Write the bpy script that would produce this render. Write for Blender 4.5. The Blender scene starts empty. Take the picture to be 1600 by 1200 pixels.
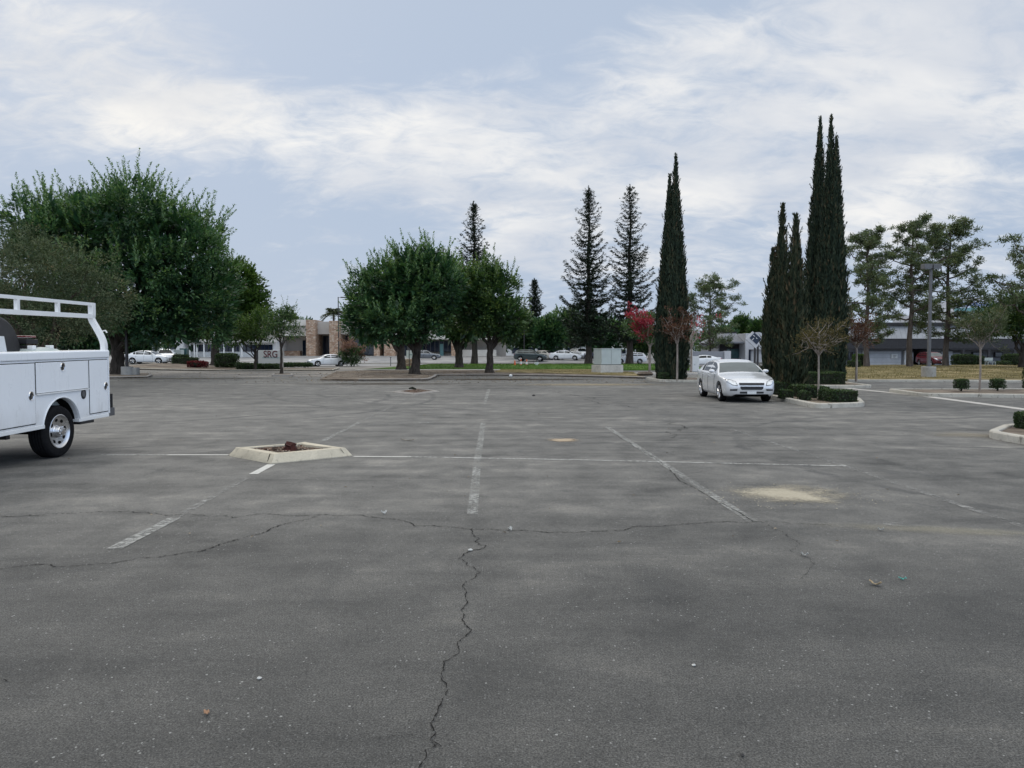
import bpy, bmesh, math, random
import numpy as np
from mathutils import Vector, Matrix
from mathutils.bvhtree import BVHTree

SC = bpy.context.scene
COL = SC.collection
R = math.radians

# ------------------------------------------------------------------ camera
CAM_H = 1.65
FPX = 1155.0
PITCH = math.atan(49.0 / FPX)
cam_data = bpy.data.cameras.new("camera")
cam = bpy.data.objects.new("camera", cam_data)
COL.objects.link(cam)
cam.location = (0, 0, CAM_H)
cam.rotation_euler = (math.pi / 2 - PITCH, 0, 0)
cam_data.sensor_width = 36.0
cam_data.lens = FPX / 1600.0 * 36.0
cam_data.clip_start = 0.1
cam_data.clip_end = 4000.0
SC.camera = cam

# ------------------------------------------------------------------ light
SUN_EL, SUN_AZ = R(32), R(-32)        # behind the thin cloud, ahead and to the left
SUN_STRENGTH, SUN_ANGLE = 0.7, R(30)
SKY_STRENGTH = 0.10
SC.view_settings.view_transform = 'Standard'
SC.view_settings.look = 'None'
SC.view_settings.exposure = 0.0
SC.view_settings.gamma = 1.0
SC.view_settings.use_curve_mapping = False


class NT:
    """small helper for building node trees"""
    def __init__(self, tree):
        self.t = tree
        self.n = tree.nodes
        self.l = tree.links

    def node(self, kind, **kw):
        n = self.n.new(kind)
        for k, v in kw.items():
            setattr(n, k, v)
        return n

    def set(self, sock, v):
        if isinstance(v, bpy.types.NodeSocket):
            self.l.new(v, sock)
        elif v is not None:
            if hasattr(sock, 'default_value'):
                try:
                    sock.default_value = v
                except Exception:
                    sock.default_value = tuple(v) + (1.0,)

    def math(self, op, a, b=None, c=None, clamp=False):
        n = self.node('ShaderNodeMath', operation=op, use_clamp=clamp)
        self.set(n.inputs[0], a)
        if b is not None:
            self.set(n.inputs[1], b)
        if c is not None:
            self.set(n.inputs[2], c)
        return n.outputs[0]

    def vmath(self, op, a, b=None):
        n = self.node('ShaderNodeVectorMath', operation=op)
        self.set(n.inputs[0], a)
        if b is not None:
            self.set(n.inputs[1], b)
        return n.outputs['Value'] if op in ('DOT_PRODUCT', 'LENGTH', 'DISTANCE') else n.outputs[0]

    def mix(self, fac, a, b, mode='MIX'):
        n = self.node('ShaderNodeMix', data_type='RGBA', blend_type=mode)
        self.set(n.inputs[0], fac)
        for s, v in ((n.inputs[6], a), (n.inputs[7], b)):
            if isinstance(v, (tuple, list)) and len(v) == 3:
                v = tuple(v) + (1.0,)
            self.set(s, v)
        return n.outputs[2]

    def noise(self, vec, scale, detail=4.0, rough=0.55, dist=0.0):
        n = self.node('ShaderNodeTexNoise')
        self.set(n.inputs['Vector'], vec)
        n.inputs['Scale'].default_value = scale
        n.inputs['Detail'].default_value = detail
        n.inputs['Roughness'].default_value = rough
        n.inputs['Distortion'].default_value = dist
        return n.outputs[0]

    def voronoi(self, vec, scale, feature='F1', out='Distance', rand=1.0):
        n = self.node('ShaderNodeTexVoronoi', feature=feature)
        self.set(n.inputs['Vector'], vec)
        n.inputs['Scale'].default_value = scale
        n.inputs['Randomness'].default_value = rand
        return n.outputs[out]

    def ramp(self, fac, stops, interp='LINEAR'):
        n = self.node('ShaderNodeValToRGB')
        cr = n.color_ramp
        cr.interpolation = interp
        while len(cr.elements) > 1:
            cr.elements.remove(cr.elements[-1])
        first = True
        for p, c in stops:
            if not isinstance(c, (tuple, list)):
                c = (c, c, c)
            c = tuple(c)[:3] + (1.0,)
            if first:
                e = cr.elements[0]; e.position = p; first = False
            else:
                e = cr.elements.new(p)
            e.color = c
        self.set(n.inputs[0], fac)
        return n.outputs[0]

    def smooth(self, x, a, b):
        n = self.node('ShaderNodeMapRange', interpolation_type='SMOOTHSTEP')
        self.set(n.inputs[0], x)
        n.inputs[1].default_value = a
        n.inputs[2].default_value = b
        return n.outputs[0]

    def scalevec(self, vec, s):
        n = self.node('ShaderNodeMapping')
        self.set(n.inputs[0], vec)
        n.inputs['Scale'].default_value = s
        return n.outputs[0]

    def bump(self, h, strength=0.3, dist=0.02):
        n = self.node('ShaderNodeBump')
        self.set(n.inputs['Height'], h)
        n.inputs['Strength'].default_value = strength
        n.inputs['Distance'].default_value = dist
        return n.outputs[0]


def build_world():
    w = bpy.data.worlds.new("World")
    SC.world = w
    w.use_nodes = True
    t = NT(w.node_tree)
    t.n.clear()
    out = t.node('ShaderNodeOutputWorld')
    bg = t.node('ShaderNodeBackground')
    sky = t.node('ShaderNodeTexSky', sky_type='NISHITA')
    sky.sun_disc = False
    sky.sun_elevation = SUN_EL
    sky.sun_rotation = SUN_AZ
    sky.air_density = 1.2
    sky.dust_density = 2.0
    tc = t.node('ShaderNodeTexCoord')
    d = t.vmath('NORMALIZE', tc.outputs['Generated'])
    sx = t.node('ShaderNodeSeparateXYZ'); t.set(sx.inputs[0], d)
    x, y, z = sx.outputs
    zz = t.math('ADD', t.math('MAXIMUM', z, 0.0), 0.34)
    cb = t.node('ShaderNodeCombineXYZ')
    t.set(cb.inputs[0], t.math('DIVIDE', x, zz)); t.set(cb.inputs[1], t.math('DIVIDE', y, zz))
    uv = cb.outputs[0]
    rot = t.node('ShaderNodeMapping'); t.set(rot.inputs[0], uv)
    rot.inputs['Rotation'].default_value = (0, 0, R(24)); rot.inputs['Scale'].default_value = (0.60, 1.0, 1.0)
    rot.inputs['Location'].default_value = (3.1, 1.7, 0)
    uvr = rot.outputs[0]

    def spot(px, py, lo, hi):
        v = Vector(((px - 800) / FPX, 1.0, (551 - py) / FPX)).normalized()
        return t.smooth(t.vmath('DOT_PRODUCT', d, tuple(v)), lo, hi)

    def band(px, py, dx, dy, wid, ln):
        """soft elongated mask: ellipse on the tangent plane in the direction (px,py)"""
        v = Vector(((px - 800) / FPX, 1.0, (551 - py) / FPX)).normalized()
        v2 = Vector(((px + dx - 800) / FPX, 1.0, (551 - py - dy) / FPX)).normalized()
        u = (v2 - v * v.dot(v2)).normalized()
        n_ = v.cross(u).normalized()
        a = t.math('DIVIDE', t.vmath('DOT_PRODUCT', d, tuple(u)), ln)
        b = t.math('DIVIDE', t.vmath('DOT_PRODUCT', d, tuple(n_)), wid)
        r2 = t.math('ADD', t.math('MULTIPLY', a, a), t.math('MULTIPLY', b, b))
        front = t.math('GREATER_THAN', t.vmath('DOT_PRODUCT', d, tuple(v)), 0.0)
        return t.math('MULTIPLY', t.math('SUBTRACT', 1.0, t.smooth(r2, 0.0, 1.6)), front)

    big = t.noise(uvr, 0.9, 4.0, 0.5, 0.4)
    med = t.noise(uvr, 3.4, 9.0, 0.62, 0.8)
    fine = t.noise(uvr, 15.0, 8.0, 0.62, 0.8)
    wisps = t.math('ADD', t.math('MULTIPLY', med, 0.62), t.math('MULTIPLY', fine, 0.38))
    m1 = band(140, 115, 400, 60, 0.10, 0.20)       # bright patch, upper left
    m2 = band(600, 235, 600, 40, 0.075, 0.26)       # pale bar in the middle
    m3 = band(1180, 195, 700, -190, 0.165, 0.60)    # the broad white band rising to the right
    m4 = band(1380, 345, 400, 0, 0.13, 0.45)       # broken low cloud at right
    m5 = band(1450, 60, 400, -120, 0.10, 0.30)
    msum = t.math('ADD', t.math('MULTIPLY', m1, 0.85), t.math('MULTIPLY', m2, 0.75))
    msum = t.math('ADD', msum, t.math('MULTIPLY', m3, 1.0))
    msum = t.math('ADD', msum, t.math('MULTIPLY', m4, 0.55))
    msum = t.math('ADD', msum, t.math('MULTIPLY', m5, 0.5))
    m6 = band(430, 420, 400, 30, 0.11, 0.34)       # clearer air low on the left
    msum = t.math('SUBTRACT', msum, t.math('MULTIPLY', m6, 0.40))
    lim = t.math('MAXIMUM', t.math('MINIMUM', msum, 1.0), -0.6)
    dens = t.math('ADD', t.math('MULTIPLY', lim, 0.60), t.math('MULTIPLY', t.math('SUBTRACT', wisps, 0.5), 2.5))
    dens = t.math('ADD', dens, t.math('MULTIPLY', t.math('SUBTRACT', big, 0.5), 0.5))
    cloud = t.smooth(dens, 0.08, 0.82)
    # thin veil of cloud over the whole sky: blue grey
    veil = t.ramp(t.math('MAXIMUM', z, 0.0), [(0.0, (5.3, 6.1, 7.2)), (0.08, (4.5, 5.45, 6.95)), (0.20, (4.45, 5.4, 6.9)), (0.32, (4.7, 5.6, 7.05)),
                                               (0.45, (4.8, 5.65, 7.0)), (0.7, (9.2, 9.4, 9.5)), (1.0, (12.6, 12.3, 11.7))])
    base = t.mix(0.96, sky.outputs[0], veil)
    shade = t.smooth(t.noise(uvr, 3.2, 5.0, 0.55, 0.3), 0.35, 0.7)
    cl = t.mix(shade, (6.7, 7.05, 7.7), (9.9, 9.7, 9.35))
    zen = t.ramp(z, [(0.0, 1.0), (0.42, 1.0), (0.75, 1.45), (1.0, 1.7)])
    cl = t.mix(1.0, cl, zen, 'MULTIPLY')
    col = t.mix(t.math('MULTIPLY', cloud, 0.88), base, cl)
    warm = t.mix(m1, (0, 0, 0), (0.85, 0.62, 0.22))
    col = t.mix(t.math('MULTIPLY', cloud, 1.0), col, t.mix(1.0, col, warm, 'ADD'))
    # the open half of the sky behind the viewer is brighter
    back = t.smooth(y, 0.25, -0.6)
    col = t.mix(1.0, col, t.mix(back, (1, 1, 1), (1.6, 1.62, 1.62)), 'MULTIPLY')
    side = t.smooth(t.math('ADD', x, t.math('MULTIPLY', y, -0.35)), 0.45, 0.95)
    col = t.mix(1.0, col, t.mix(side, (1, 1, 1), (1.30, 1.38, 1.50)), 'MULTIPLY')
    # below the horizon
    col = t.mix(t.smooth(z, 0.0, -0.03), col, (2.2, 2.2, 2.2))
    t.l.new(col, bg.inputs[0])
    bg.inputs[1].default_value = SKY_STRENGTH
    t.l.new(bg.outputs[0], out.inputs[0])


build_world()
sun_data = bpy.data.lights.new("sun", 'SUN')
sun_data.energy = SUN_STRENGTH
sun_data.angle = SUN_ANGLE
sun_data.color = (1.0, 0.93, 0.83)
sun = bpy.data.objects.new("sun", sun_data)
COL.objects.link(sun)
sdir = Vector((math.sin(SUN_AZ) * math.cos(SUN_EL), math.cos(SUN_AZ) * math.cos(SUN_EL), math.sin(SUN_EL)))
sun.rotation_euler = sdir.to_track_quat('Z', 'Y').to_euler()
sun.location = (0, 0, 60)

# ------------------------------------------------------------------ pixel helpers (only used to measure places in metres)
CP, SP = math.cos(PITCH), math.sin(PITCH)


def ray(px, py):
    a = (px - 800) / FPX
    b = (600 - py) / FPX
    return Vector((a, CP + b * SP, -SP + b * CP))


def sm(a, b, x):
    t = min(1.0, max(0.0, (x - a) / (b - a)))
    return t * t * (3 - 2 * t)


def gz(x, y):
    """height of the ground"""
    left = 0.42 * sm(58, 80, y) * (1 - sm(-36, -27, x))
    mid = 0.55 * sm(98, 109, y)
    return max(left, mid) + 0.45 * sm(110, 128, y) + 0.8 * sm(140, 260, y)


def G(px, py, z=None):
    d = ray(px, py)
    zz = z if z is not None else 0.0
    for _ in range(25):
        t = (zz - CAM_H) / d.z
        p = d * t
        if z is not None:
            break
        zz = 0.5 * zz + 0.5 * gz(p.x, p.y)
    return (p.x, p.y)


def AT(px, py, Y):
    d = ray(px, py)
    t = Y / d.y
    return Vector((d.x * t, Y, CAM_H + d.z * t))


def XA(px, Y):
    return (px - 800) / FPX * Y


def ZA(py, Y):
    return AT(800, py, Y).z


# ------------------------------------------------------------------ tagging
def tag(o, label=None, cat=None, group=None, kind=None):
    if label: o['label'] = label
    if cat: o['category'] = cat
    if group: o['group'] = group
    if kind: o['kind'] = kind
    return o


def empty(name, loc, rz=0.0, label=None, cat=None, group=None):
    o = bpy.data.objects.new(name, None)
    COL.objects.link(o)
    o.location = loc
    o.rotation_euler = (0, 0, rz)
    o.empty_display_size = 0.2
    return tag(o, label, cat, group)


def copy_tree(o, parent=None):
    c = o.copy()
    COL.objects.link(c)
    if parent is not None:
        c.parent = parent
    for ch in list(o.children):
        copy_tree(ch, c)
    return c


def link(name, me, parent=None, loc=None, rz=0.0):
    o = bpy.data.objects.new(name, me)
    COL.objects.link(o)
    if parent is not None:
        o.parent = parent
    if loc is not None:
        o.location = loc
    o.rotation_euler = (0, 0, rz)
    return o


# ------------------------------------------------------------------ mesh builder
class MB:
    def __init__(self):
        self.v, self.f, self.m = [], [], []

    def add(self, vs, fs, mi=0):
        b = len(self.v)
        self.v += [tuple(p) for p in vs]
        for f in fs:
            self.f.append([b + i for i in f]); self.m.append(mi)
        return self

    def box(self, c, s, rz=0.0, mi=0, ry=0.0, rx=0.0):
        hx, hy, hz = s[0] / 2, s[1] / 2, s[2] / 2
        M = Matrix.Translation(c) @ Matrix.Rotation(rz, 4, 'Z') @ Matrix.Rotation(ry, 4, 'Y') @ Matrix.Rotation(rx, 4, 'X')
        vs = [M @ Vector((x, y, z)) for z in (-hz, hz) for x, y in ((-hx, -hy), (hx, -hy), (hx, hy), (-hx, hy))]
        return self.add(vs, [(3, 2, 1, 0), (4, 5, 6, 7), (0, 1, 5, 4), (1, 2, 6, 5), (2, 3, 7, 6), (3, 0, 4, 7)], mi)

    def box2(self, a, b, mi=0):
        return self.box([(a[i] + b[i]) / 2 for i in range(3)], [abs(b[i] - a[i]) for i in range(3)], 0, mi)

    def tube(self, pts, rad, n=8, mi=0, cap=True, square=False):
        pts = [Vector(p) for p in pts]
        if not isinstance(rad, (list, tuple)):
            rad = [rad] * len(pts)
        rings = []
        up = Vector((0, 0, 1))
        prev = None
        for i, p in enumerate(pts):
            t = (pts[min(i + 1, len(pts) - 1)] - pts[max(i - 1, 0)]).normalized()
            if prev is None:
                a = t.cross(up)
                if a.length < 0.05:
                    a = t.cross(Vector((1, 0, 0)))
                a.normalize()
            else:
                a = (prev - t * prev.dot(t)).normalized()
            prev = a
            b = t.cross(a)
            ring = []
            for k in range(n):
                ang = 2 * math.pi * (k + (0.5 if square else 0)) / n
                r = rad[i] * (1.414 if square else 1)
                ring.append(p + a * math.cos(ang) * r + b * math.sin(ang) * r)
            rings.append(ring)
        vs = [q for r_ in rings for q in r_]
        fs = []
        for i in range(len(rings) - 1):
            for k in range(n):
                k2 = (k + 1) % n
                fs.append((i * n + k, i * n + k2, (i + 1) * n + k2, (i + 1) * n + k))
        if cap:
            fs.append(tuple(range(n - 1, -1, -1)))
            o = (len(rings) - 1) * n
            fs.append(tuple(o + k for k in range(n)))
        return self.add(vs, fs, mi)

    def lathe(self, prof, n=24, mi=0, M=None, close=False):
        """prof: (r, z) pairs revolved round z"""
        vs, fs = [], []
        k = len(prof)
        for i in range(n):
            a = 2 * math.pi * i / n
            for r, z in prof:
                p = Vector((r * math.cos(a), r * math.sin(a), z))
                vs.append(M @ p if M else p)
        for i in range(n):
            j = (i + 1) % n
            for q in range(k if close else k - 1):
                q2 = (q + 1) % k
                fs.append((i * k + q, j * k + q, j * k + q2, i * k + q2))
        return self.add(vs, fs, mi)

    def prism(self, poly, z0, z1, mi=0, M=None):
        n = len(poly)
        vs = [Vector((x, y, z0)) for x, y in poly] + [Vector((x, y, z1)) for x, y in poly]
        if M: vs = [M @ v for v in vs]
        fs = [tuple(range(n - 1, -1, -1)), tuple(range(n, 2 * n))]
        fs += [(i, (i + 1) % n, n + (i + 1) % n, n + i) for i in range(n)]
        return self.add(vs, fs, mi)

    def sweep(self, pts, sec, closed=False, mi=0, zf=None):
        """sweep a section of (offset to the left, z) along a ground polyline"""
        P = [Vector((p[0], p[1])) for p in pts]
        n = len(P)
        vs, fs = [], []
        k = len(sec)
        for i in range(n):
            if closed:
                a, b = P[i - 1], P[(i + 1) % n]
            else:
                a, b = P[max(i - 1, 0)], P[min(i + 1, n - 1)]
            d1 = (P[i] - a).normalized() if (P[i] - a).length > 1e-6 else None
            d2 = (b - P[i]).normalized() if (b - P[i]).length > 1e-6 else None
            if d1 is None: d1 = d2
            if d2 is None: d2 = d1
            n1 = Vector((-d1.y, d1.x)); n2 = Vector((-d2.y, d2.x))
            m = (n1 + n2)
            m = m / max(0.3, m.dot(n1)) if m.length > 1e-6 else n1
            for o, z in sec:
                q = P[i] + m * o
                vs.append((q.x, q.y, z + (zf(q.x, q.y) if zf else 0)))
        for i in range(n if closed else n - 1):
            j = (i + 1) % n
            for s in range(k):
                s2 = (s + 1) % k
                fs.append((i * k + s, i * k + s2, j * k + s2, j * k + s))
        if not closed:
            fs.append(tuple(range(k)))
            fs.append(tuple((n - 1) * k + s for s in range(k - 1, -1, -1)))
        return self.add(vs, fs, mi)

    def mesh(self, name, mats, smooth=None):
        me = bpy.data.meshes.new(name)
        me.from_pydata(self.v, [], self.f)
        for m in (mats if isinstance(mats, (list, tuple)) else [mats]):
            me.materials.append(m)
        if any(self.m):
            me.polygons.foreach_set('material_index', self.m)
        if smooth is not None:
            me.polygons.foreach_set('use_smooth', [True] * len(me.polygons))
            me.set_sharp_from_angle(angle=R(smooth))
        me.update()
        return me

    def build(self, name, mats, parent=None, loc=None, rz=0.0, smooth=None, bevel=0.0, norm=True):
        me = self.mesh(name, mats, smooth)
        if norm:
            bm = bmesh.new(); bm.from_mesh(me)
            bmesh.ops.recalc_face_normals(bm, faces=bm.faces)
            bm.to_mesh(me); bm.free()
        o = link(name, me, parent, loc, rz)
        if bevel:
            b = o.modifiers.new('bevel', 'BEVEL')
            b.width = bevel; b.segments = 2; b.limit_method = 'ANGLE'; b.angle_limit = R(40)
        return o


def pieces(mb, name, mats, parent=None, smooth=None, bevel=0.0):
    """every separate piece of the builder becomes an object of its own"""
    bm = bmesh.new()
    bv = [bm.verts.new(v) for v in mb.v]
    group = list(range(len(mb.v)))

    def find(i):
        while group[i] != i:
            group[i] = group[group[i]]; i = group[i]
        return i
    for f in mb.f:
        r0 = find(f[0])
        for i in f[1:]:
            group[find(i)] = r0
    bm.free()
    sets = {}
    for f, m in zip(mb.f, mb.m):
        sets.setdefault(find(f[0]), []).append((f, m))
    out = []
    for fs in sets.values():
        idx = sorted({i for f, _ in fs for i in f})
        mp = {i: k for k, i in enumerate(idx)}
        q = MB(); q.v = [mb.v[i] for i in idx]; q.f = [[mp[i] for i in f] for f, _ in fs]; q.m = [m for _, m in fs]
        out.append(q.build(name, mats, parent, smooth=smooth, bevel=bevel))
    return out


def patch_mesh(name, poly, h, mat, skirt=0.06, step=5.0):
    """a sheet laid on the ground, cut so that it follows the ground's rise"""
    bm = bmesh.new()
    bm.faces.new([bm.verts.new((p[0], p[1], 0)) for p in poly])
    ys = [p[1] for p in poly]; xs = [p[0] for p in poly]
    if max(ys) > 55:
        y = math.ceil(min(ys) / 2.0) * 2.0 + 0.013
        while y < max(ys):
            bmesh.ops.bisect_plane(bm, geom=bm.verts[:] + bm.edges[:] + bm.faces[:], plane_co=(0, y, 0), plane_no=(0, 1, 0))
            y += 2.0 if y < 135 else 12
        x = math.ceil(min(xs) / step) * step + 0.013
        while x < max(xs):
            bmesh.ops.bisect_plane(bm, geom=bm.verts[:] + bm.edges[:] + bm.faces[:], plane_co=(x, 0, 0), plane_no=(1, 0, 0))
            x += step
    for v in bm.verts:
        v.co.z = gz(v.co.x, v.co.y) + h
    bmesh.ops.recalc_face_normals(bm, faces=bm.faces)
    for f in bm.faces:
        if f.normal.z < 0: f.normal_flip()
    if skirt:
        ed = [e for e in bm.edges if e.is_boundary]
        r = bmesh.ops.extrude_edge_only(bm, edges=ed)
        for v in r['geom']:
            if isinstance(v, bmesh.types.BMVert):
                v.co.z -= h + skirt
    me = bpy.data.meshes.new(name)
    bm.to_mesh(me); bm.free()
    me.materials.append(mat)
    return me


def patch(name, poly, h, mat, kind='structure', skirt=0.06):
    o = link(name, patch_mesh(name, poly, h, mat, skirt))
    return tag(o, kind=kind)


# ------------------------------------------------------------------ materials
def base_mat(name):
    m = bpy.data.materials.new(name)
    m.use_nodes = True
    t = NT(m.node_tree)
    t.n.clear()
    out = t.node('ShaderNodeOutputMaterial')
    p = t.node('ShaderNodeBsdfPrincipled')
    t.l.new(p.outputs[0], out.inputs[0])
    return m, t, p, out


def plain(name, c, rough=0.6, metal=0.0, spec=0.5, coat=0.0, var=0.12, scale=6.0, bump=0.0, bscale=60.0, obj=False):
    """a paint, metal or stucco with slight unevenness"""
    m, t, p, out = base_mat(name)
    if obj:
        vec = t.node('ShaderNodeTexCoord').outputs['Object']
    else:
        vec = t.node('ShaderNodeNewGeometry').outputs['Position']
    n = t.noise(vec, scale, 6.0, 0.6)
    lo = tuple(x * (1 - var) for x in c); hi = tuple(min(1, x * (1 + var)) for x in c)
    t.l.new(t.ramp(n, [(0.3, lo), (0.7, hi)]), p.inputs['Base Color'])
    t.l.new(t.ramp(n, [(0.3, min(1, rough * 1.1)), (0.7, rough * 0.9)]), p.inputs['Roughness'])
    p.inputs['Metallic'].default_value = metal
    p.inputs['Specular IOR Level'].default_value = spec
    p.inputs['Coat Weight'].default_value = coat
    p.inputs['Coat Roughness'].default_value = 0.04
    if bump:
        t.l.new(t.bump(t.noise(vec, bscale, 4.0), bump, 0.01), p.inputs['Normal'])
    return m


def two_tone(name, c1, c2, scale, rough=0.85, lo=0.4, hi=0.6, fine=None, bump=0.4, bdist=0.02, spec=0.3):
    m, t, p, out = base_mat(name)
    pos = t.node('ShaderNodeNewGeometry').outputs['Position']
    n = t.noise(pos, scale, 8.0, 0.62)
    c = t.ramp(n, [(lo, c1), (hi, c2)])
    f = t.noise(pos, fine or scale * 9, 4.0, 0.6)
    c = t.mix(0.55, c, t.ramp(f, [(0.3, (0.35, 0.35, 0.35)), (0.7, (0.75, 0.75, 0.75))]), 'OVERLAY')
    t.l.new(c, p.inputs['Base Color'])
    p.inputs['Roughness'].default_value = rough
    p.inputs['Specular IOR Level'].default_value = spec
    if bump:
        t.l.new(t.bump(f, bump, bdist), p.inputs['Normal'])
    return m


def asphalt_mat():
    m, t, p, out = base_mat('asphalt')
    pos = t.node('ShaderNodeNewGeometry').outputs['Position']
    big = t.noise(pos, 0.16, 4.0, 0.55, 0.4)
    med = t.noise(pos, 1.5, 9.0, 0.66, 0.3)
    rot = t.node('ShaderNodeMapping'); t.set(rot.inputs[0], pos)
    rot.inputs['Scale'].default_value = (0.16, 1.1, 1.0); rot.inputs['Rotation'].default_value = (0, 0, R(4))
    sw = t.noise(rot.outputs[0], 1.1, 9.0, 0.68, 0.6)        # long sweeping tyre streaks across the lanes
    fine = t.noise(pos, 26.0, 6.0, 0.7)
    grit = t.noise(pos, 105.0, 4.0, 0.75)
    v = t.math('ADD', t.math('MULTIPLY', big, 0.24), t.math('MULTIPLY', med, 0.42))
    v = t.math('ADD', v, t.math('MULTIPLY', sw, 0.34))
    col = t.ramp(v, [(0.38, (0.048, 0.047, 0.044)), (0.46, (0.100, 0.097, 0.090)), (0.53, (0.146, 0.141, 0.130)), (0.61, (0.228, 0.216, 0.194))])
    # tan dust in places
    dust = t.smooth(t.noise(pos, 0.33, 6.0, 0.62, 0.4), 0.54, 0.75)
    col = t.mix(t.math('MULTIPLY', dust, 0.45), col, (0.185, 0.178, 0.167))
    # oil and tyre darkened blotches
    oil = t.smooth(t.noise(t.scalevec(pos, (1.0, 0.5, 1)), 1.3, 9.0, 0.70, 0.6), 0.55, 0.72)
    col = t.mix(t.math('MULTIPLY', oil, 0.45), col, (0.045, 0.047, 0.050))
    # dark arcs left by turning tyres
    sp0 = t.node('ShaderNodeSeparateXYZ'); t.set(sp0.inputs[0], pos)
    for (ax, ay, rr, wd, k_) in ((6.0, 34.0, 14.5, .16, .5), (6.0, 34.0, 16.3, .16, .45), (-16.0, 26.0, 11.5, .15, .55), (-16.0, 26.0, 13.2, .15, .5), (3.0, -6.0, 19.5, .14, .4), (3.0, -6.0, 21.2, .14, .4),
                                 (12.0, 12.0, 8.0, .12, .4), (0.0, 60.0, 33.0, .3, .45), (0.0, 60.0, 35.0, .3, .4)):
        dx = t.math('SUBTRACT', sp0.outputs[0], ax); dy = t.math('SUBTRACT', sp0.outputs[1], ay)
        rad_ = t.math('SQRT', t.math('ADD', t.math('MULTIPLY', dx, dx), t.math('MULTIPLY', dy, dy)))
        off_ = t.math('ABSOLUTE', t.math('SUBTRACT', t.math('ADD', rad_, t.math('MULTIPLY', t.math('SUBTRACT', med, .5), .5)), rr))
        tr_ = t.math('MULTIPLY', t.smooth(off_, wd, wd * .3), t.smooth(sw, .44, .58))
        col = t.mix(t.math('MULTIPLY', tr_, k_ * 1.45), col, (0.045, 0.045, 0.045))
    # darker, grittier towards the viewer; weaker steep-view reflection put into the colour
    sep = t.node('ShaderNodeSeparateXYZ'); t.set(sep.inputs[0], pos)
    wob = t.math('ADD', sep.outputs[1], t.math('MULTIPLY', t.noise(pos, 0.35, 4.0), 5.0))
    near_dark = t.smooth(wob, 12.5, 5.5)
    col = t.mix(t.math('MULTIPLY', near_dark, 0.6), col, (0.044, 0.044, 0.042))
    col = t.mix(t.math('ADD', 0.62, t.math('MULTIPLY', near_dark, 0.3)), col, t.ramp(grit, [(0.36, (0.08, 0.08, 0.08)), (0.64, (0.92, 0.92, 0.92))]), 'OVERLAY')
    col = t.mix(0.45, col, t.ramp(fine, [(0.3, (0.2, 0.2, 0.2)), (0.7, (0.8, 0.8, 0.8))]), 'OVERLAY')
    # pale stones showing in the surface
    vn = t.node('ShaderNodeTexVoronoi'); t.set(vn.inputs['Vector'], pos); vn.inputs['Scale'].default_value = 62.0
    rnd = t.node('ShaderNodeSeparateColor'); t.set(rnd.inputs[0], vn.outputs['Color'])
    near = t.math('LESS_THAN', vn.outputs['Distance'], t.math('MULTIPLY', rnd.outputs[1], 0.40))
    amt = t.math('SUBTRACT', 0.978, t.math('MULTIPLY', t.smooth(t.noise(pos, 0.9, 5.0, 0.6), 0.35, 0.7), 0.20))
    stone = t.math('MULTIPLY', near, t.math('GREATER_THAN', rnd.outputs[0], amt))
    col = t.mix(t.math('MULTIPLY', stone, 0.8), col, t.mix(rnd.outputs[2], (0.14, 0.14, 0.137), (0.38, 0.38, 0.365)))
    # grey-green rounded stones, finer
    vn2 = t.node('ShaderNodeTexVoronoi'); t.set(vn2.inputs['Vector'], pos); vn2.inputs['Scale'].default_value = 135.0
    rn2 = t.node('ShaderNodeSeparateColor'); t.set(rn2.inputs[0], vn2.outputs['Color'])
    st2 = t.math('MULTIPLY', t.math('GREATER_THAN', rn2.outputs[0], 0.82), t.math('LESS_THAN', vn2.outputs['Distance'], 0.33))
    col = t.mix(t.math('MULTIPLY', st2, 0.55), col, (0.21, 0.21, 0.205))
    dk = t.math('MULTIPLY', t.math('LESS_THAN', rn2.outputs[0], 0.16), t.math('LESS_THAN', vn2.outputs['Distance'], 0.40))
    col = t.mix(t.math('MULTIPLY', dk, 0.6), col, (0.025, 0.026, 0.028))
    t.l.new(col, p.inputs['Base Color'])
    p.inputs['Roughness'].default_value = 0.82
    p.inputs['Specular IOR Level'].default_value = 0.45
    h = t.math('ADD', t.math('MULTIPLY', grit, 0.6), t.math('MULTIPLY', fine, 0.4))
    t.l.new(t.bump(h, 0.55, 0.012), p.inputs['Normal'])
    return m


def worn_paint(name, c, lo, hi, scale=9.0):
    """thin paint worn through to the asphalt below"""
    m, t, p, out = base_mat(name)
    pos = t.node('ShaderNodeNewGeometry').outputs['Position']
    n = t.math('ADD', t.math('MULTIPLY', t.noise(pos, scale, 8.0, 0.7), 0.6), t.math('MULTIPLY', t.noise(pos, scale * 7, 4.0, 0.7), 0.4))
    n = t.math('ADD', n, t.math('MULTIPLY', t.math('SUBTRACT', t.noise(pos, 1.6, 3.0), 0.5), 0.28))
    a = t.smooth(n, lo, hi)
    t.l.new(t.ramp(t.noise(pos, 30, 4), [(0.3, tuple(x * 0.75 for x in c)), (0.7, c)]), p.inputs['Base Color'])
    p.inputs['Roughness'].default_value = 0.8
    t.l.new(a, p.inputs['Alpha'])
    return m


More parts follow.
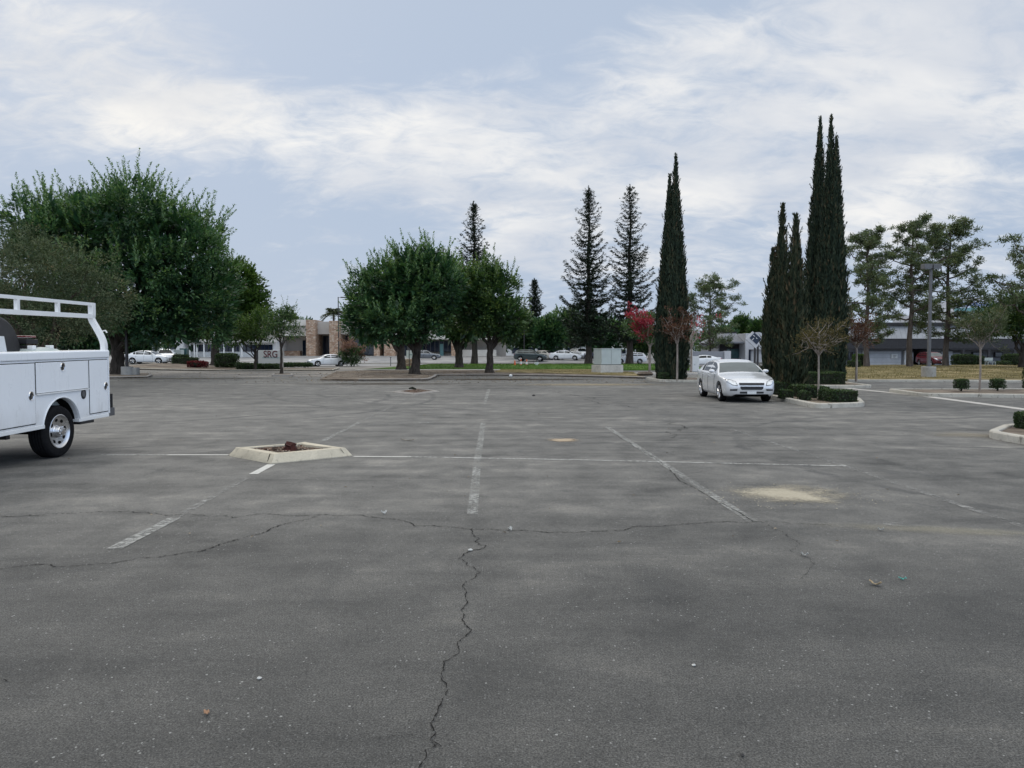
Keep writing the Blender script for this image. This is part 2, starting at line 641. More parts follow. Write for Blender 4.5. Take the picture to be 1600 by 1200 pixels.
def stain_mat(name, c, cx, cy, rx, ry, soft=0.5, amount=0.9, rough_edge=0.9, rot=0.0):
    """sand or litter lying on the asphalt, thinning out to a ragged edge"""
    m, t, p, out = base_mat(name)
    pos = t.node('ShaderNodeNewGeometry').outputs['Position']
    mp = t.node('ShaderNodeMapping', vector_type='TEXTURE'); t.set(mp.inputs[0], pos)
    mp.inputs['Location'].default_value = (cx, cy, 0); mp.inputs['Rotation'].default_value = (0, 0, rot)
    mp.inputs['Scale'].default_value = (rx, ry, 1000)
    r = t.vmath('LENGTH', mp.outputs[0])
    n = t.math('ADD', t.math('MULTIPLY', t.noise(pos, 1.6, 7.0, 0.65, 0.4), 0.7), t.math('MULTIPLY', t.noise(pos, 22, 5.0, 0.7), 0.3))
    e = t.math('ADD', r, t.math('MULTIPLY', t.math('SUBTRACT', n, 0.5), rough_edge * 2))
    a = t.math('MULTIPLY', t.smooth(e, 0.85, 0.85 - soft), amount)
    a = t.math('MULTIPLY', a, t.smooth(r, 1.12, 0.55))
    t.l.new(t.ramp(t.noise(pos, 60, 5, 0.7), [(0.3, tuple(x * 0.7 for x in c)), (0.7, tuple(x * 1.15 for x in c))]), p.inputs['Base Color'])
    p.inputs['Roughness'].default_value = 0.95
    p.inputs['Specular IOR Level'].default_value = 0.1
    t.l.new(a, p.inputs['Alpha'])
    return m


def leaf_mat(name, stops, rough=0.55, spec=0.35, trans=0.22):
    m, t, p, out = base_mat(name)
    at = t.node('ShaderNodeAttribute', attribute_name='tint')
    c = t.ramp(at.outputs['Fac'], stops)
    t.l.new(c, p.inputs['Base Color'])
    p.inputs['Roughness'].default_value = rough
    p.inputs['Specular IOR Level'].default_value = spec
    tr = t.node('ShaderNodeBsdfTranslucent')
    t.l.new(t.mix(1.0, c, (1.3, 1.35, 0.7), 'MULTIPLY'), tr.inputs[0])
    mx = t.node('ShaderNodeMixShader')
    mx.inputs[0].default_value = trans
    t.l.new(p.outputs[0], mx.inputs[1]); t.l.new(tr.outputs[0], mx.inputs[2])
    t.l.new(mx.outputs[0], out.inputs[0])
    return m


def bark_mat(name, c1, c2, scale=7.0):
    m, t, p, out = base_mat(name)
    pos = t.node('ShaderNodeNewGeometry').outputs['Position']
    v = t.scalevec(pos, (1, 1, 0.25))
    n = t.noise(v, scale, 7.0, 0.65, 0.5)
    t.l.new(t.ramp(n, [(0.35, c1), (0.65, c2)]), p.inputs['Base Color'])
    p.inputs['Roughness'].default_value = 0.9
    p.inputs['Specular IOR Level'].default_value = 0.2
    t.l.new(t.bump(n, 0.8, 0.05), p.inputs['Normal'])
    return m


def grass_mat(name, c1, c2, c3, scale=0.5):
    m, t, p, out = base_mat(name)
    pos = t.node('ShaderNodeNewGeometry').outputs['Position']
    n = t.noise(pos, scale, 7.0, 0.62, 0.4)
    f = t.noise(pos, 9.0, 6.0, 0.7)
    c = t.ramp(n, [(0.34, c1), (0.5, c2), (0.66, c3)])
    c = t.mix(0.7, c, t.ramp(f, [(0.3, (0.2, 0.2, 0.2)), (0.7, (0.8, 0.8, 0.8))]), 'OVERLAY')
    t.l.new(c, p.inputs['Base Color'])
    p.inputs['Roughness'].default_value = 0.95
    p.inputs['Specular IOR Level'].default_value = 0.15
    t.l.new(t.bump(t.noise(pos, 25.0, 5.0, 0.7), 0.9, 0.06), p.inputs['Normal'])
    return m


def glass_mat(name, c=(0.012, 0.016, 0.02), rough=0.03, spec=0.6):
    m, t, p, out = base_mat(name)
    pos = t.node('ShaderNodeNewGeometry').outputs['Position']
    t.l.new(t.ramp(t.noise(pos, 1.3, 3), [(0.35, c), (0.65, tuple(x * 1.6 for x in c))]), p.inputs['Base Color'])
    p.inputs['Roughness'].default_value = rough
    p.inputs['Specular IOR Level'].default_value = spec
    return m


def brick_mat(name):
    m, t, p, out = base_mat(name)
    pos = t.node('ShaderNodeNewGeometry').outputs['Position']
    v = t.scalevec(pos, (1, 1, 1.9))
    vo = t.node('ShaderNodeTexVoronoi'); t.set(vo.inputs['Vector'], v); vo.inputs['Scale'].default_value = 2.6
    s = t.node('ShaderNodeSeparateColor'); t.set(s.inputs[0], vo.outputs['Color'])
    c = t.ramp(s.outputs[0], [(0.1, (0.30, 0.185, 0.125)), (0.4, (0.40, 0.265, 0.185)), (0.65, (0.47, 0.33, 0.24)), (0.95, (0.53, 0.42, 0.33))])
    e = t.voronoi(v, 2.6, 'DISTANCE_TO_EDGE')
    c = t.mix(t.smooth(e, 0.07, 0.02), c, (0.27, 0.20, 0.15))
    t.l.new(c, p.inputs['Base Color'])
    p.inputs['Roughness'].default_value = 0.9
    t.l.new(t.bump(t.smooth(e, 0.0, 0.1), 0.8, 0.04), p.inputs['Normal'])
    return m


def concrete_mat(name, c=(0.42, 0.40, 0.36), stain=0.5):
    m, t, p, out = base_mat(name)
    pos = t.node('ShaderNodeNewGeometry').outputs['Position']
    n = t.noise(pos, 2.3, 8.0, 0.66, 0.3)
    f = t.noise(pos, 55.0, 5.0, 0.7)
    col = t.ramp(n, [(0.3, tuple(x * 0.78 for x in c)), (0.55, c), (0.75, tuple(min(1, x * 1.15) for x in c))])
    st = t.smooth(t.noise(t.scalevec(pos, (1, 1, 0.6)), 6.5, 8.0, 0.72, 0.6), 0.53, 0.70)
    col = t.mix(t.math('MULTIPLY', st, stain), col, (0.12, 0.105, 0.085))
    col = t.mix(0.3, col, t.ramp(f, [(0.3, (0.25, 0.25, 0.25)), (0.7, (0.75, 0.75, 0.75))]), 'OVERLAY')
    t.l.new(col, p.inputs['Base Color'])
    p.inputs['Roughness'].default_value = 0.88
    t.l.new(t.bump(f, 0.35, 0.01), p.inputs['Normal'])
    return m


def siding_mat(name, c, pitch=0.25, axis=2, dark=0.55):
    """boards or ribs with fine grooves"""
    m, t, p, out = base_mat(name)
    pos = t.node('ShaderNodeNewGeometry').outputs['Position']
    s = t.node('ShaderNodeSeparateXYZ'); t.set(s.inputs[0], pos)
    fr = t.math('FRACT', t.math('DIVIDE', s.outputs[axis], pitch))
    g = t.math('LESS_THAN', fr, 0.10)
    n = t.noise(pos, 1.2, 6.0, 0.6)
    col = t.ramp(n, [(0.3, tuple(x * 0.85 for x in c)), (0.7, tuple(min(1, x * 1.1) for x in c))])
    col = t.mix(g, col, tuple(x * dark for x in c))
    t.l.new(col, p.inputs['Base Color'])
    p.inputs['Roughness'].default_value = 0.7
    return m


M = {}
M['asphalt'] = asphalt_mat()
M['road'] = two_tone('road_surface', (0.20, 0.20, 0.205), (0.30, 0.295, 0.29), 0.4, fine=12, bump=0.2)
M['driveway'] = two_tone('dusty_asphalt', (0.14, 0.135, 0.13), (0.25, 0.23, 0.205), 0.3, fine=9, bump=0.2)
M['walk'] = concrete_mat('pavement_concrete', (0.48, 0.455, 0.42), 0.25)
M['kerb'] = concrete_mat('kerb_concrete', (0.46, 0.435, 0.38), 0.85)
M['old_kerb'] = concrete_mat('old_kerb_concrete', (0.54, 0.485, 0.38), 0.8)
M['kerb_grey'] = concrete_mat('grey_kerb_concrete', (0.27, 0.25, 0.23), 0.6)
M['soil'] = two_tone('dry_soil', (0.085, 0.065, 0.05), (0.22, 0.18, 0.14), 0.55, fine=8, bump=0.9, bdist=0.06)
M['mulch'] = two_tone('bark_mulch', (0.045, 0.030, 0.022), (0.20, 0.13, 0.09), 9, fine=45, bump=1.0, bdist=0.05)
M['grass'] = grass_mat('green_grass', (0.035, 0.085, 0.014), (0.065, 0.14, 0.022), (0.12, 0.18, 0.035))
M['grass_dry'] = grass_mat('drying_grass', (0.075, 0.060, 0.028), (0.185, 0.155, 0.070), (0.36, 0.28, 0.16), 0.55)
M['crack'] = plain('dark_crack', (0.018, 0.017, 0.016), 0.95, spec=0.1)  # near-black of the cracks, joints and door seams
M['chrome'] = plain('chrome', (0.75, 0.75, 0.76), 0.10, 1.0, var=0.05)
M['alloy'] = plain('alloy', (0.62, 0.62, 0.63), 0.28, 1.0, var=0.08, obj=True)
M['rubber'] = plain('tyre_rubber', (0.010, 0.010, 0.011), 0.85, spec=0.12, var=0.25, scale=20, bump=0.2, obj=True)
M['black'] = plain('black_plastic', (0.012, 0.012, 0.014), 0.5, var=0.2)
M['well'] = plain('wheel_well', (0.008, 0.008, 0.008), 0.9, spec=0.1)
M['white_paint'] = plain('white_vehicle_paint', (0.82, 0.84, 0.87), 0.28, coat=0.5, var=0.03, scale=1.5)


def work_paint():
    m, t, p, out = base_mat('work_truck_paint')
    pos = t.node('ShaderNodeNewGeometry').outputs['Position']
    s = t.node('ShaderNodeSeparateXYZ'); t.set(s.inputs[0], pos)
    n = t.noise(t.scalevec(pos, (1, 1, .35)), 5.0, 8.0, .7, .5)
    low = t.smooth(t.math('ADD', s.outputs[2], t.math('MULTIPLY', t.math('SUBTRACT', n, .5), 1.1)), .95, .30)
    col = t.ramp(t.noise(pos, 1.5, 6), [(.3, (.83, .845, .865)), (.7, (.87, .88, .895))])
    col = t.mix(t.math('MULTIPLY', low, .30), col, (.36, .33, .28))
    drip = t.smooth(t.noise(t.scalevec(pos, (9, 9, .6)), 3.0, 5.0, .6, .2), .60, .80)
    col = t.mix(t.math('MULTIPLY', drip, .20), col, (.42, .38, .33))
    sc_ = t.smooth(t.noise(t.scalevec(pos, (2, 2, 14)), 6.0, 5.0, .7, .4), .68, .75)
    col = t.mix(t.math('MULTIPLY', sc_, .35), col, (.30, .29, .28))
    t.l.new(col, p.inputs['Base Color'])
    t.l.new(t.ramp(n, [(.3, .22), (.7, .42)]), p.inputs['Roughness'])
    p.inputs['Coat Weight'].default_value = .4
    return m


M['work_paint'] = work_paint()
M['inner_tyre'] = plain('inner_tyre', (0.004, 0.004, 0.004), 0.95, spec=0.05)
M['rack_paint'] = plain('white_rack_paint', (0.80, 0.80, 0.79), 0.35, var=0.05, scale=3)
M['silver'] = plain('silver_paint', (0.70, 0.71, 0.73), 0.26, 0.30, coat=0.6, var=0.03, scale=2)
M['navy'] = plain('navy_paint', (0.018, 0.022, 0.045), 0.25, coat=0.8, var=0.1)
M['darkgreen'] = plain('dark_green_paint', (0.055, 0.075, 0.08), 0.22, 0.3, coat=0.8, var=0.1)
M['maroon'] = plain('maroon_paint', (0.13, 0.012, 0.018), 0.25, coat=0.8, var=0.1)
M['grey_paint'] = plain('grey_car_paint', (0.16, 0.17, 0.19), 0.25, 0.4, coat=0.8, var=0.1)
M['tan_paint'] = plain('pale_tan_paint', (0.55, 0.52, 0.46), 0.28, 0.1, coat=0.6, var=0.05)
M['glass'] = glass_mat('tinted_glass', (0.010, 0.012, 0.014), 0.10, 0.28)
M['wind'] = glass_mat('windscreen_glass', (0.06, 0.075, 0.078), 0.03, 0.75)
M['lamp_glass'] = plain('headlight_glass', (0.62, 0.65, 0.68), 0.08, 0.35, var=0.25, scale=14, coat=1.0)
M['red_lens'] = plain('red_lens', (0.35, 0.012, 0.015), 0.15, coat=1.0)
M['plate'] = plain('plate_white', (0.62, 0.63, 0.64), 0.5, var=0.15, scale=40)
M['stucco'] = plain('beige_stucco', (0.44, 0.41, 0.38), 0.9, var=0.06, scale=1.0, bump=0.2, spec=0.2)
M['stucco_pale'] = plain('pale_stucco', (0.62, 0.60, 0.56), 0.9, var=0.05, scale=1.0, spec=0.2)
M['stucco_dark'] = plain('dark_trim', (0.10, 0.095, 0.09), 0.8, var=0.1)  # plain dark tone for a roof and a cabinet seam
M['white_wall'] = plain('white_wall', (0.72, 0.72, 0.71), 0.85, var=0.05, scale=1.0)
M['stone'] = brick_mat('ledge_stone')
M['grey_wall'] = plain('grey_wall', (0.24, 0.25, 0.28), 0.85, var=0.08, scale=1.2)
M['grey_light'] = plain('light_grey_wall', (0.50, 0.51, 0.54), 0.85, var=0.06, scale=1.2)
M['roof_grey'] = plain('grey_roofing', (0.20, 0.21, 0.235), 0.8, var=0.15, scale=3)
M['mansard'] = siding_mat('ribbed_grey_roof', (0.34, 0.35, 0.37), 0.6, 0, 0.7)
M['garage'] = siding_mat('panelled_garage_door', (0.47, 0.49, 0.53), 0.52, 2, 0.7)
M['fascia'] = plain('dark_fascia', (0.035, 0.035, 0.04), 0.8, var=0.2)
M['win'] = glass_mat('window_glass', (0.012, 0.017, 0.03), 0.05, 0.5)
M['win_teal'] = glass_mat('teal_window_glass', (0.03, 0.07, 0.075), 0.06, 0.5)
M['pole'] = plain('grey_pole', (0.12, 0.12, 0.125), 0.55, 0.3, var=0.12)
M['dark_pole'] = plain('dark_pole', (0.03, 0.028, 0.03), 0.6, var=0.15)
M['cabinet'] = plain('cabinet_green_grey', (0.42, 0.47, 0.46), 0.6, var=0.06, scale=2)
M['conc_base'] = concrete_mat('lamp_base_concrete', (0.33, 0.32, 0.30), 0.5)
M['conc_pale'] = concrete_mat('pale_pad_concrete', (0.50, 0.48, 0.44), 0.35)
M['sign_white'] = plain('sign_white', (0.66, 0.67, 0.67), 0.6, var=0.04)
M['sign_grey'] = plain('sign_panel_grey', (0.50, 0.51, 0.50), 0.7, var=0.04)
M['sign_ink'] = plain('sign_maroon_ink', (0.10, 0.015, 0.02), 0.6)
M['sign_teal'] = plain('sign_teal_ink', (0.12, 0.30, 0.30), 0.6)
M['blue'] = plain('sign_blue', (0.012, 0.025, 0.055), 0.5)
M['blue_text'] = plain('lettering_blue', (0.02, 0.07, 0.32), 0.5)
M['sky_white'] = plain('band_white', (0.66, 0.74, 0.84), 0.6, var=0.03)
M['teal_band'] = plain('band_teal', (0.14, 0.30, 0.31), 0.5)
M['orange'] = plain('cone_orange', (0.65, 0.12, 0.03), 0.6)
M['wood'] = bark_mat('dead_stump', (0.022, 0.008, 0.008), (0.075, 0.026, 0.022), 14)
M['bark'] = bark_mat('dark_bark', (0.022, 0.018, 0.015), (0.075, 0.062, 0.052))
M['bark_pine'] = bark_mat('pine_bark', (0.055, 0.044, 0.038), (0.14, 0.115, 0.10))
M['bark_pale'] = bark_mat('pale_bark', (0.20, 0.165, 0.14), (0.38, 0.33, 0.29), 9)
M['bark_brown'] = bark_mat('brown_bark', (0.05, 0.032, 0.026), (0.13, 0.09, 0.075))
M['f_carob'] = leaf_mat('carob_leaves', [(0.0, (0.014, 0.046, 0.022)), (0.35, (0.036, 0.092, 0.040)), (0.7, (0.095, 0.185, 0.072)), (1.0, (0.19, 0.28, 0.10))], 0.42, 0.45, 0.32)
M['f_mid'] = leaf_mat('mid_leaves', [(0.0, (0.020, 0.050, 0.022)), (0.4, (0.048, 0.102, 0.034)), (0.75, (0.105, 0.175, 0.050)), (1.0, (0.18, 0.24, 0.07))], 0.42, 0.45, 0.30)
M['f_olive'] = leaf_mat('olive_leaves', [(0.0, (0.050, 0.072, 0.040)), (0.5, (0.096, 0.125, 0.066)), (0.85, (0.155, 0.165, 0.088)), (1.0, (0.22, 0.185, 0.10))], 0.7, 0.2, 0.15)
M['f_bright'] = leaf_mat('bright_leaves', [(0.0, (0.026, 0.060, 0.014)), (0.5, (0.058, 0.115, 0.022)), (1.0, (0.13, 0.19, 0.04))], 0.5, 0.35, 0.3)
M['f_conifer'] = leaf_mat('conifer_needles', [(0.0, (0.014, 0.024, 0.017)), (0.5, (0.028, 0.044, 0.030)), (1.0, (0.065, 0.078, 0.046))], 0.7, 0.2, 0.1)
M['f_cypress'] = leaf_mat('cypress_sprays', [(0.0, (0.014, 0.024, 0.016)), (0.55, (0.028, 0.045, 0.028)), (0.85, (0.060, 0.068, 0.038)), (1.0, (0.10, 0.078, 0.046))], 0.75, 0.2, 0.1)
M['f_cypress_brown'] = leaf_mat('browning_cypress_sprays', [(0.0, (0.018, 0.028, 0.018)), (0.5, (0.038, 0.050, 0.029)), (0.85, (0.076, 0.072, 0.041)), (1.0, (0.12, 0.09, 0.053))], 0.8, 0.15, 0.1)
M['f_pine'] = leaf_mat('pine_needles', [(0.0, (0.048, 0.078, 0.044)), (0.5, (0.100, 0.135, 0.062)), (1.0, (0.19, 0.205, 0.090))], 0.65, 0.25, 0.15)
M['f_hedge'] = leaf_mat('hedge_leaves', [(0.0, (0.014, 0.030, 0.012)), (0.5, (0.028, 0.058, 0.018)), (1.0, (0.075, 0.110, 0.032))], 0.5, 0.35, 0.2)
M['f_dry'] = leaf_mat('sparse_bronze_leaves', [(0.0, (0.05, 0.048, 0.025)), (0.5, (0.10, 0.085, 0.04)), (1.0, (0.17, 0.13, 0.06))], 0.7, 0.2, 0.25)
M['f_red'] = leaf_mat('reddish_leaves', [(0.0, (0.055, 0.024, 0.022)), (0.5, (0.115, 0.055, 0.042)), (1.0, (0.17, 0.10, 0.065))], 0.7, 0.2, 0.25)
M['f_pink'] = leaf_mat('pink_blossom', [(0.0, (0.17, 0.020, 0.045)), (0.5, (0.38, 0.045, 0.088)), (1.0, (0.52, 0.11, 0.155))], 0.7, 0.2, 0.3)
M['f_palepink'] = leaf_mat('pale_pink_blossom', [(0.0, (0.12, 0.06, 0.05)), (0.5, (0.24, 0.14, 0.125)), (1.0, (0.36, 0.23, 0.21))], 0.7, 0.2, 0.3)
M['f_redflower'] = leaf_mat('dark_red_flowers', [(0.0, (0.05, 0.012, 0.014)), (0.5, (0.12, 0.018, 0.022)), (1.0, (0.22, 0.04, 0.04))], 0.7, 0.2, 0.2)
M['f_palm'] = leaf_mat('palm_fronds', [(0.0, (0.06, 0.08, 0.045)), (0.5, (0.10, 0.125, 0.07)), (1.0, (0.16, 0.18, 0.11))], 0.6, 0.3, 0.2)

# ------------------------------------------------------------------ foliage
def nrm(a):
    return a / np.maximum(np.linalg.norm(a, axis=-1, keepdims=True), 1e-9)


def rsph(rng, n):
    return nrm(rng.normal(size=(n, 3)))


class Leaves:
    """many leaf-sized faces gathered into one crown mesh"""
    def __init__(self):
        self.v, self.t = [], []

    def add(self, P, D, N, L, W, tint, back=0.5):
        D = nrm(D)
        S = nrm(np.cross(D, N))
        N2 = np.cross(S, D)
        L = np.broadcast_to(np.asarray(L, float), (len(P),))[:, None]
        W = np.broadcast_to(np.asarray(W, float), (len(P),))[:, None]
        mid = P + D * L * back + N2 * W * 0.18
        q = np.stack([P, mid + S * W * .5, P + D * L, mid - S * W * .5], 1)
        self.v.append(q.reshape(-1, 3))
        self.t.append(np.broadcast_to(np.asarray(tint, float), (len(P),)).copy())

    def count(self):
        return sum(len(t) for t in self.t)

    def mesh(self, name, mat):
        v = np.concatenate(self.v).astype(np.float32)
        t = np.clip(np.concatenate(self.t), 0, 1).astype(np.float32)
        n = len(t)
        me = bpy.data.meshes.new(name)
        me.vertices.add(n * 4); me.loops.add(n * 4); me.polygons.add(n)
        me.vertices.foreach_set('co', v.ravel())
        me.loops.foreach_set('vertex_index', np.arange(n * 4, dtype=np.int32))
        me.polygons.foreach_set('loop_start', np.arange(0, n * 4, 4, dtype=np.int32))
        a = me.attributes.new('tint', 'FLOAT', 'FACE')
        a.data.foreach_set('value', t)
        me.materials.append(mat)
        me.update(calc_edges=True)
        return me


def clumps(lv, rng, C, out, k, cr, L, W, tint_c, flat=0.8, up=0.35, spread=0.85, tj=0.12):
    """k leaves round every clump centre"""
    n = len(C)
    O = np.repeat(out, k, 0)
    off = rsph(rng, n * k) + O * 0.55
    off = off * (rng.random((n * k, 1)) ** 0.6) * cr
    off[:, 2] *= flat
    P = np.repeat(C, k, 0) + off
    D = O * 0.55 + nrm(off) * spread * 1.25 + rsph(rng, n * k) * 0.4 + np.array([0, 0, up])
    N = rsph(rng, n * k) * 0.6 + np.array([0, 0, 0.9]) + O * 0.5
    s = rng.uniform(0.7, 1.25, n * k)
    lv.add(P, D, N, L * s, W * s, np.repeat(tint_c, k) + rng.normal(0, tj, n * k))


def lobe_points(rng, lobes, n, shell=0.3, zmin=None, inside=0.62):
    P, O = [], []
    w = np.array([l[3] * l[4] + l[4] * l[5] + l[3] * l[5] for l in lobes]); w = w / w.sum()
    tries = 0
    tot = 0
    while tot < n and tries < 40:
        tries += 1
        idx = rng.choice(len(lobes), size=n, p=w)
        la = np.array([l[:6] for l in lobes])[idx]
        d = rsph(rng, n)
        r = 1 - shell * rng.random((n, 1)) ** 1.3
        p = la[:, :3] + d * la[:, 3:6] * r
        ok = np.ones(n, bool)
        for j, l in enumerate(lobes):
            q = (p - np.array(l[:3])) / np.array(l[3:6])
            ok &= ~((np.linalg.norm(q, axis=1) < inside) & (idx != j))
        if zmin is not None:
            ok &= p[:, 2] > zmin
        o = nrm(d / la[:, 3:6])
        P.append(p[ok]); O.append(o[ok]); tot += ok.sum()
    return np.concatenate(P)[:n], np.concatenate(O)[:n]


def shoots(lv, rng, P, O, lo, hi, L, W, step=0.09, up=1.0, whorl=3):
    for p, o in zip(P, O):
        ln = rng.uniform(lo, hi)
        d = nrm(o * 0.55 + np.array([0, 0, up]) + rng.normal(0, 0.16, 3))
        m = max(3, int(ln / step))
        s = np.linspace(0, ln, m)
        bend = nrm(o + rng.normal(0, .3, 3)) * 0.12
        pts = p + s[:, None] * d + (s[:, None] ** 2) * bend
        pts = np.repeat(pts, whorl, 0)
        rad = rsph(rng, len(pts))
        rad = nrm(rad - (rad @ d)[:, None] * d)
        fr = np.repeat(s / ln, whorl)
        D = rad * (1.0 - 0.35 * fr[:, None]) + d * 0.75
        N = d - rad * 0.3 + rng.normal(0, .2, (len(pts), 3))
        sc = rng.uniform(0.75, 1.2, len(pts)) * (1 - 0.35 * fr)
        lv.add(pts, D, N, L * sc, W * sc, rng.normal(0.62, 0.17, len(pts)) + 0.12 * fr)


def limb_path(rng, a, b, n=6, wob=0.06, sag=0.0):
    a = np.array(a, float); b = np.array(b, float)
    ln = np.linalg.norm(b - a)
    pts = []
    for i in range(n + 1):
        t = i / n
        p = a + (b - a) * t + rng.normal(0, wob * ln * math.sin(math.pi * t) * 0.6, 3)
        p[2] += math.sin(math.pi * t) * ln * sag
        pts.append(p)
    return pts


def trunk_mesh(rng, base, top, r0, r1, ends, mat, name, r_limb=None, flare=1.5, wob=0.013, n=10, sag=0.04, sub=0, bend=None):
    mb = MB()
    base = np.array(base, float); top = np.array(top, float)
    pts, rad = [], []
    m = 8
    for i in range(m + 1):
        t = i / m
        p = base + (top - base) * t
        if 0 < i < m:
            p = p + rng.normal(0, wob * np.linalg.norm(top - base), 3) * np.array([1, 1, .1])
        pts.append(p)
        f = 1 + (flare - 1) * max(0, 1 - t * 5) ** 1.5
        rad.append((r0 + (r1 - r0) * t) * f)
    pts[0][2] -= 0.1
    mb.tube(pts, rad, n)
    for e in ends:
        s = rng.uniform(0.55, 1.0)
        k = min(m, int(s * m))
        a = pts[k]
        path = limb_path(rng, a, e, 6, 0.07, sag)
        r = r_limb if r_limb else rad[k] * 0.55
        mb.tube(path, [max(0.012, r * (1 - 0.85 * i / 6)) for i in range(7)], 6)
        for _ in range(sub):
            q = path[rng.integers(2, 5)]
            e2 = q + (np.array(e) - np.array(a)) * rng.uniform(.3, .55) + rng.normal(0, .22 * np.linalg.norm(np.array(e) - np.array(a)), 3)
            mb.tube(limb_path(rng, q, e2, 4, 0.08), [max(0.008, r * 0.4 * (1 - 0.8 * i / 4)) for i in range(5)], 5)
    return mb.mesh(name, mat, 60)


def plant(name, loc, label, cat, group=None, parts=()):
    root = empty(name, loc, 0, label, cat, group)
    for nm, me in parts:
        link(nm, me, root)
    return root


def broad_tree(name, x, y, lobes, label, cat='tree', group=None, seed=1, n=900, k=22, cr=0.5, L=0.24, W=0.10, fol='f_carob', bark='bark',
               trunk_r=0.35, fork=2.0, lean=(0, 0), nshoot=120, shoot=(0.7, 1.7), inner=500, shell=0.33, zmin=None, z=None, tint=0.42, limbs=9, flat=0.8, up=0.35,
               bumps=9, patchy=0.18):
    """a spreading leafy tree: lobes are ellipsoids (cx, cy, cz, rx, ry, rz) in the tree's own space"""
    rng = np.random.default_rng(seed)
    lv = Leaves()
    main = lobes
    sub = []
    for l in lobes:                                   # each limb carries its own smaller heads of leaves
        sub.append(tuple(l[:3]) + tuple(q * .74 for q in l[3:6]))
        for _ in range(bumps):
            e = rsph(rng, 1)[0]
            e[2] = e[2] * .9 + .12
            s_ = rng.uniform(.24, .46)
            sub.append(tuple(np.array(l[:3]) + e * np.array(l[3:6]) * (1.02 - s_ * rng.uniform(.75, 1.0))) + tuple(np.array(l[3:6]) * s_ * rng.uniform(.85, 1.15, 3)))
    lobes = sub
    P, O = lobe_points(rng, lobes, n, shell, zmin)
    ph = rng.uniform(0, 6.28, 3)
    tc = tint + patchy * np.sin(P[:, 0] * 1.3 + ph[0]) * np.sin(P[:, 2] * 1.5 + ph[1]) + rng.normal(0, 0.24, len(P))
    clumps(lv, rng, P, O, k, cr, L, W, tc, flat, up)
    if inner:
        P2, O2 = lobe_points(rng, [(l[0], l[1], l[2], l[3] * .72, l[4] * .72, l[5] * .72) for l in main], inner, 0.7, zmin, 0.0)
        clumps(lv, rng, P2, O2, 5, cr * 1.3, L * 2.4, W * 2.6, np.full(len(P2), tint * 0.55))  # inner leaves tinted darker; shade in the crown gaps put into their colour
    if nshoot:
        P3, O3 = lobe_points(rng, lobes, nshoot * 5, 0.08, None, 0.95)
        o = O3[:, 2] > 0.15
        shoots(lv, rng, P3[o][:nshoot], O3[o][:nshoot], shoot[0], shoot[1], L * 1.05, W * 1.05)
    ends = []
    for i in range(limbs):
        l = main[i % len(main)]
        d = rsph(rng, 1)[0]; d[2] = abs(d[2])
        ends.append(np.array(l[:3]) + d * np.array(l[3:6]) * 0.72)
    tm = trunk_mesh(rng, (0, 0, 0), (lean[0], lean[1], fork), trunk_r, trunk_r * 0.72, ends, M[bark], name + '_trunk')
    zz = gz(x, y) if z is None else z
    return plant(name, (x, y, zz), label, cat, group, [('trunk', tm), ('crown', lv.mesh(name + '_crown', M[fol]))])


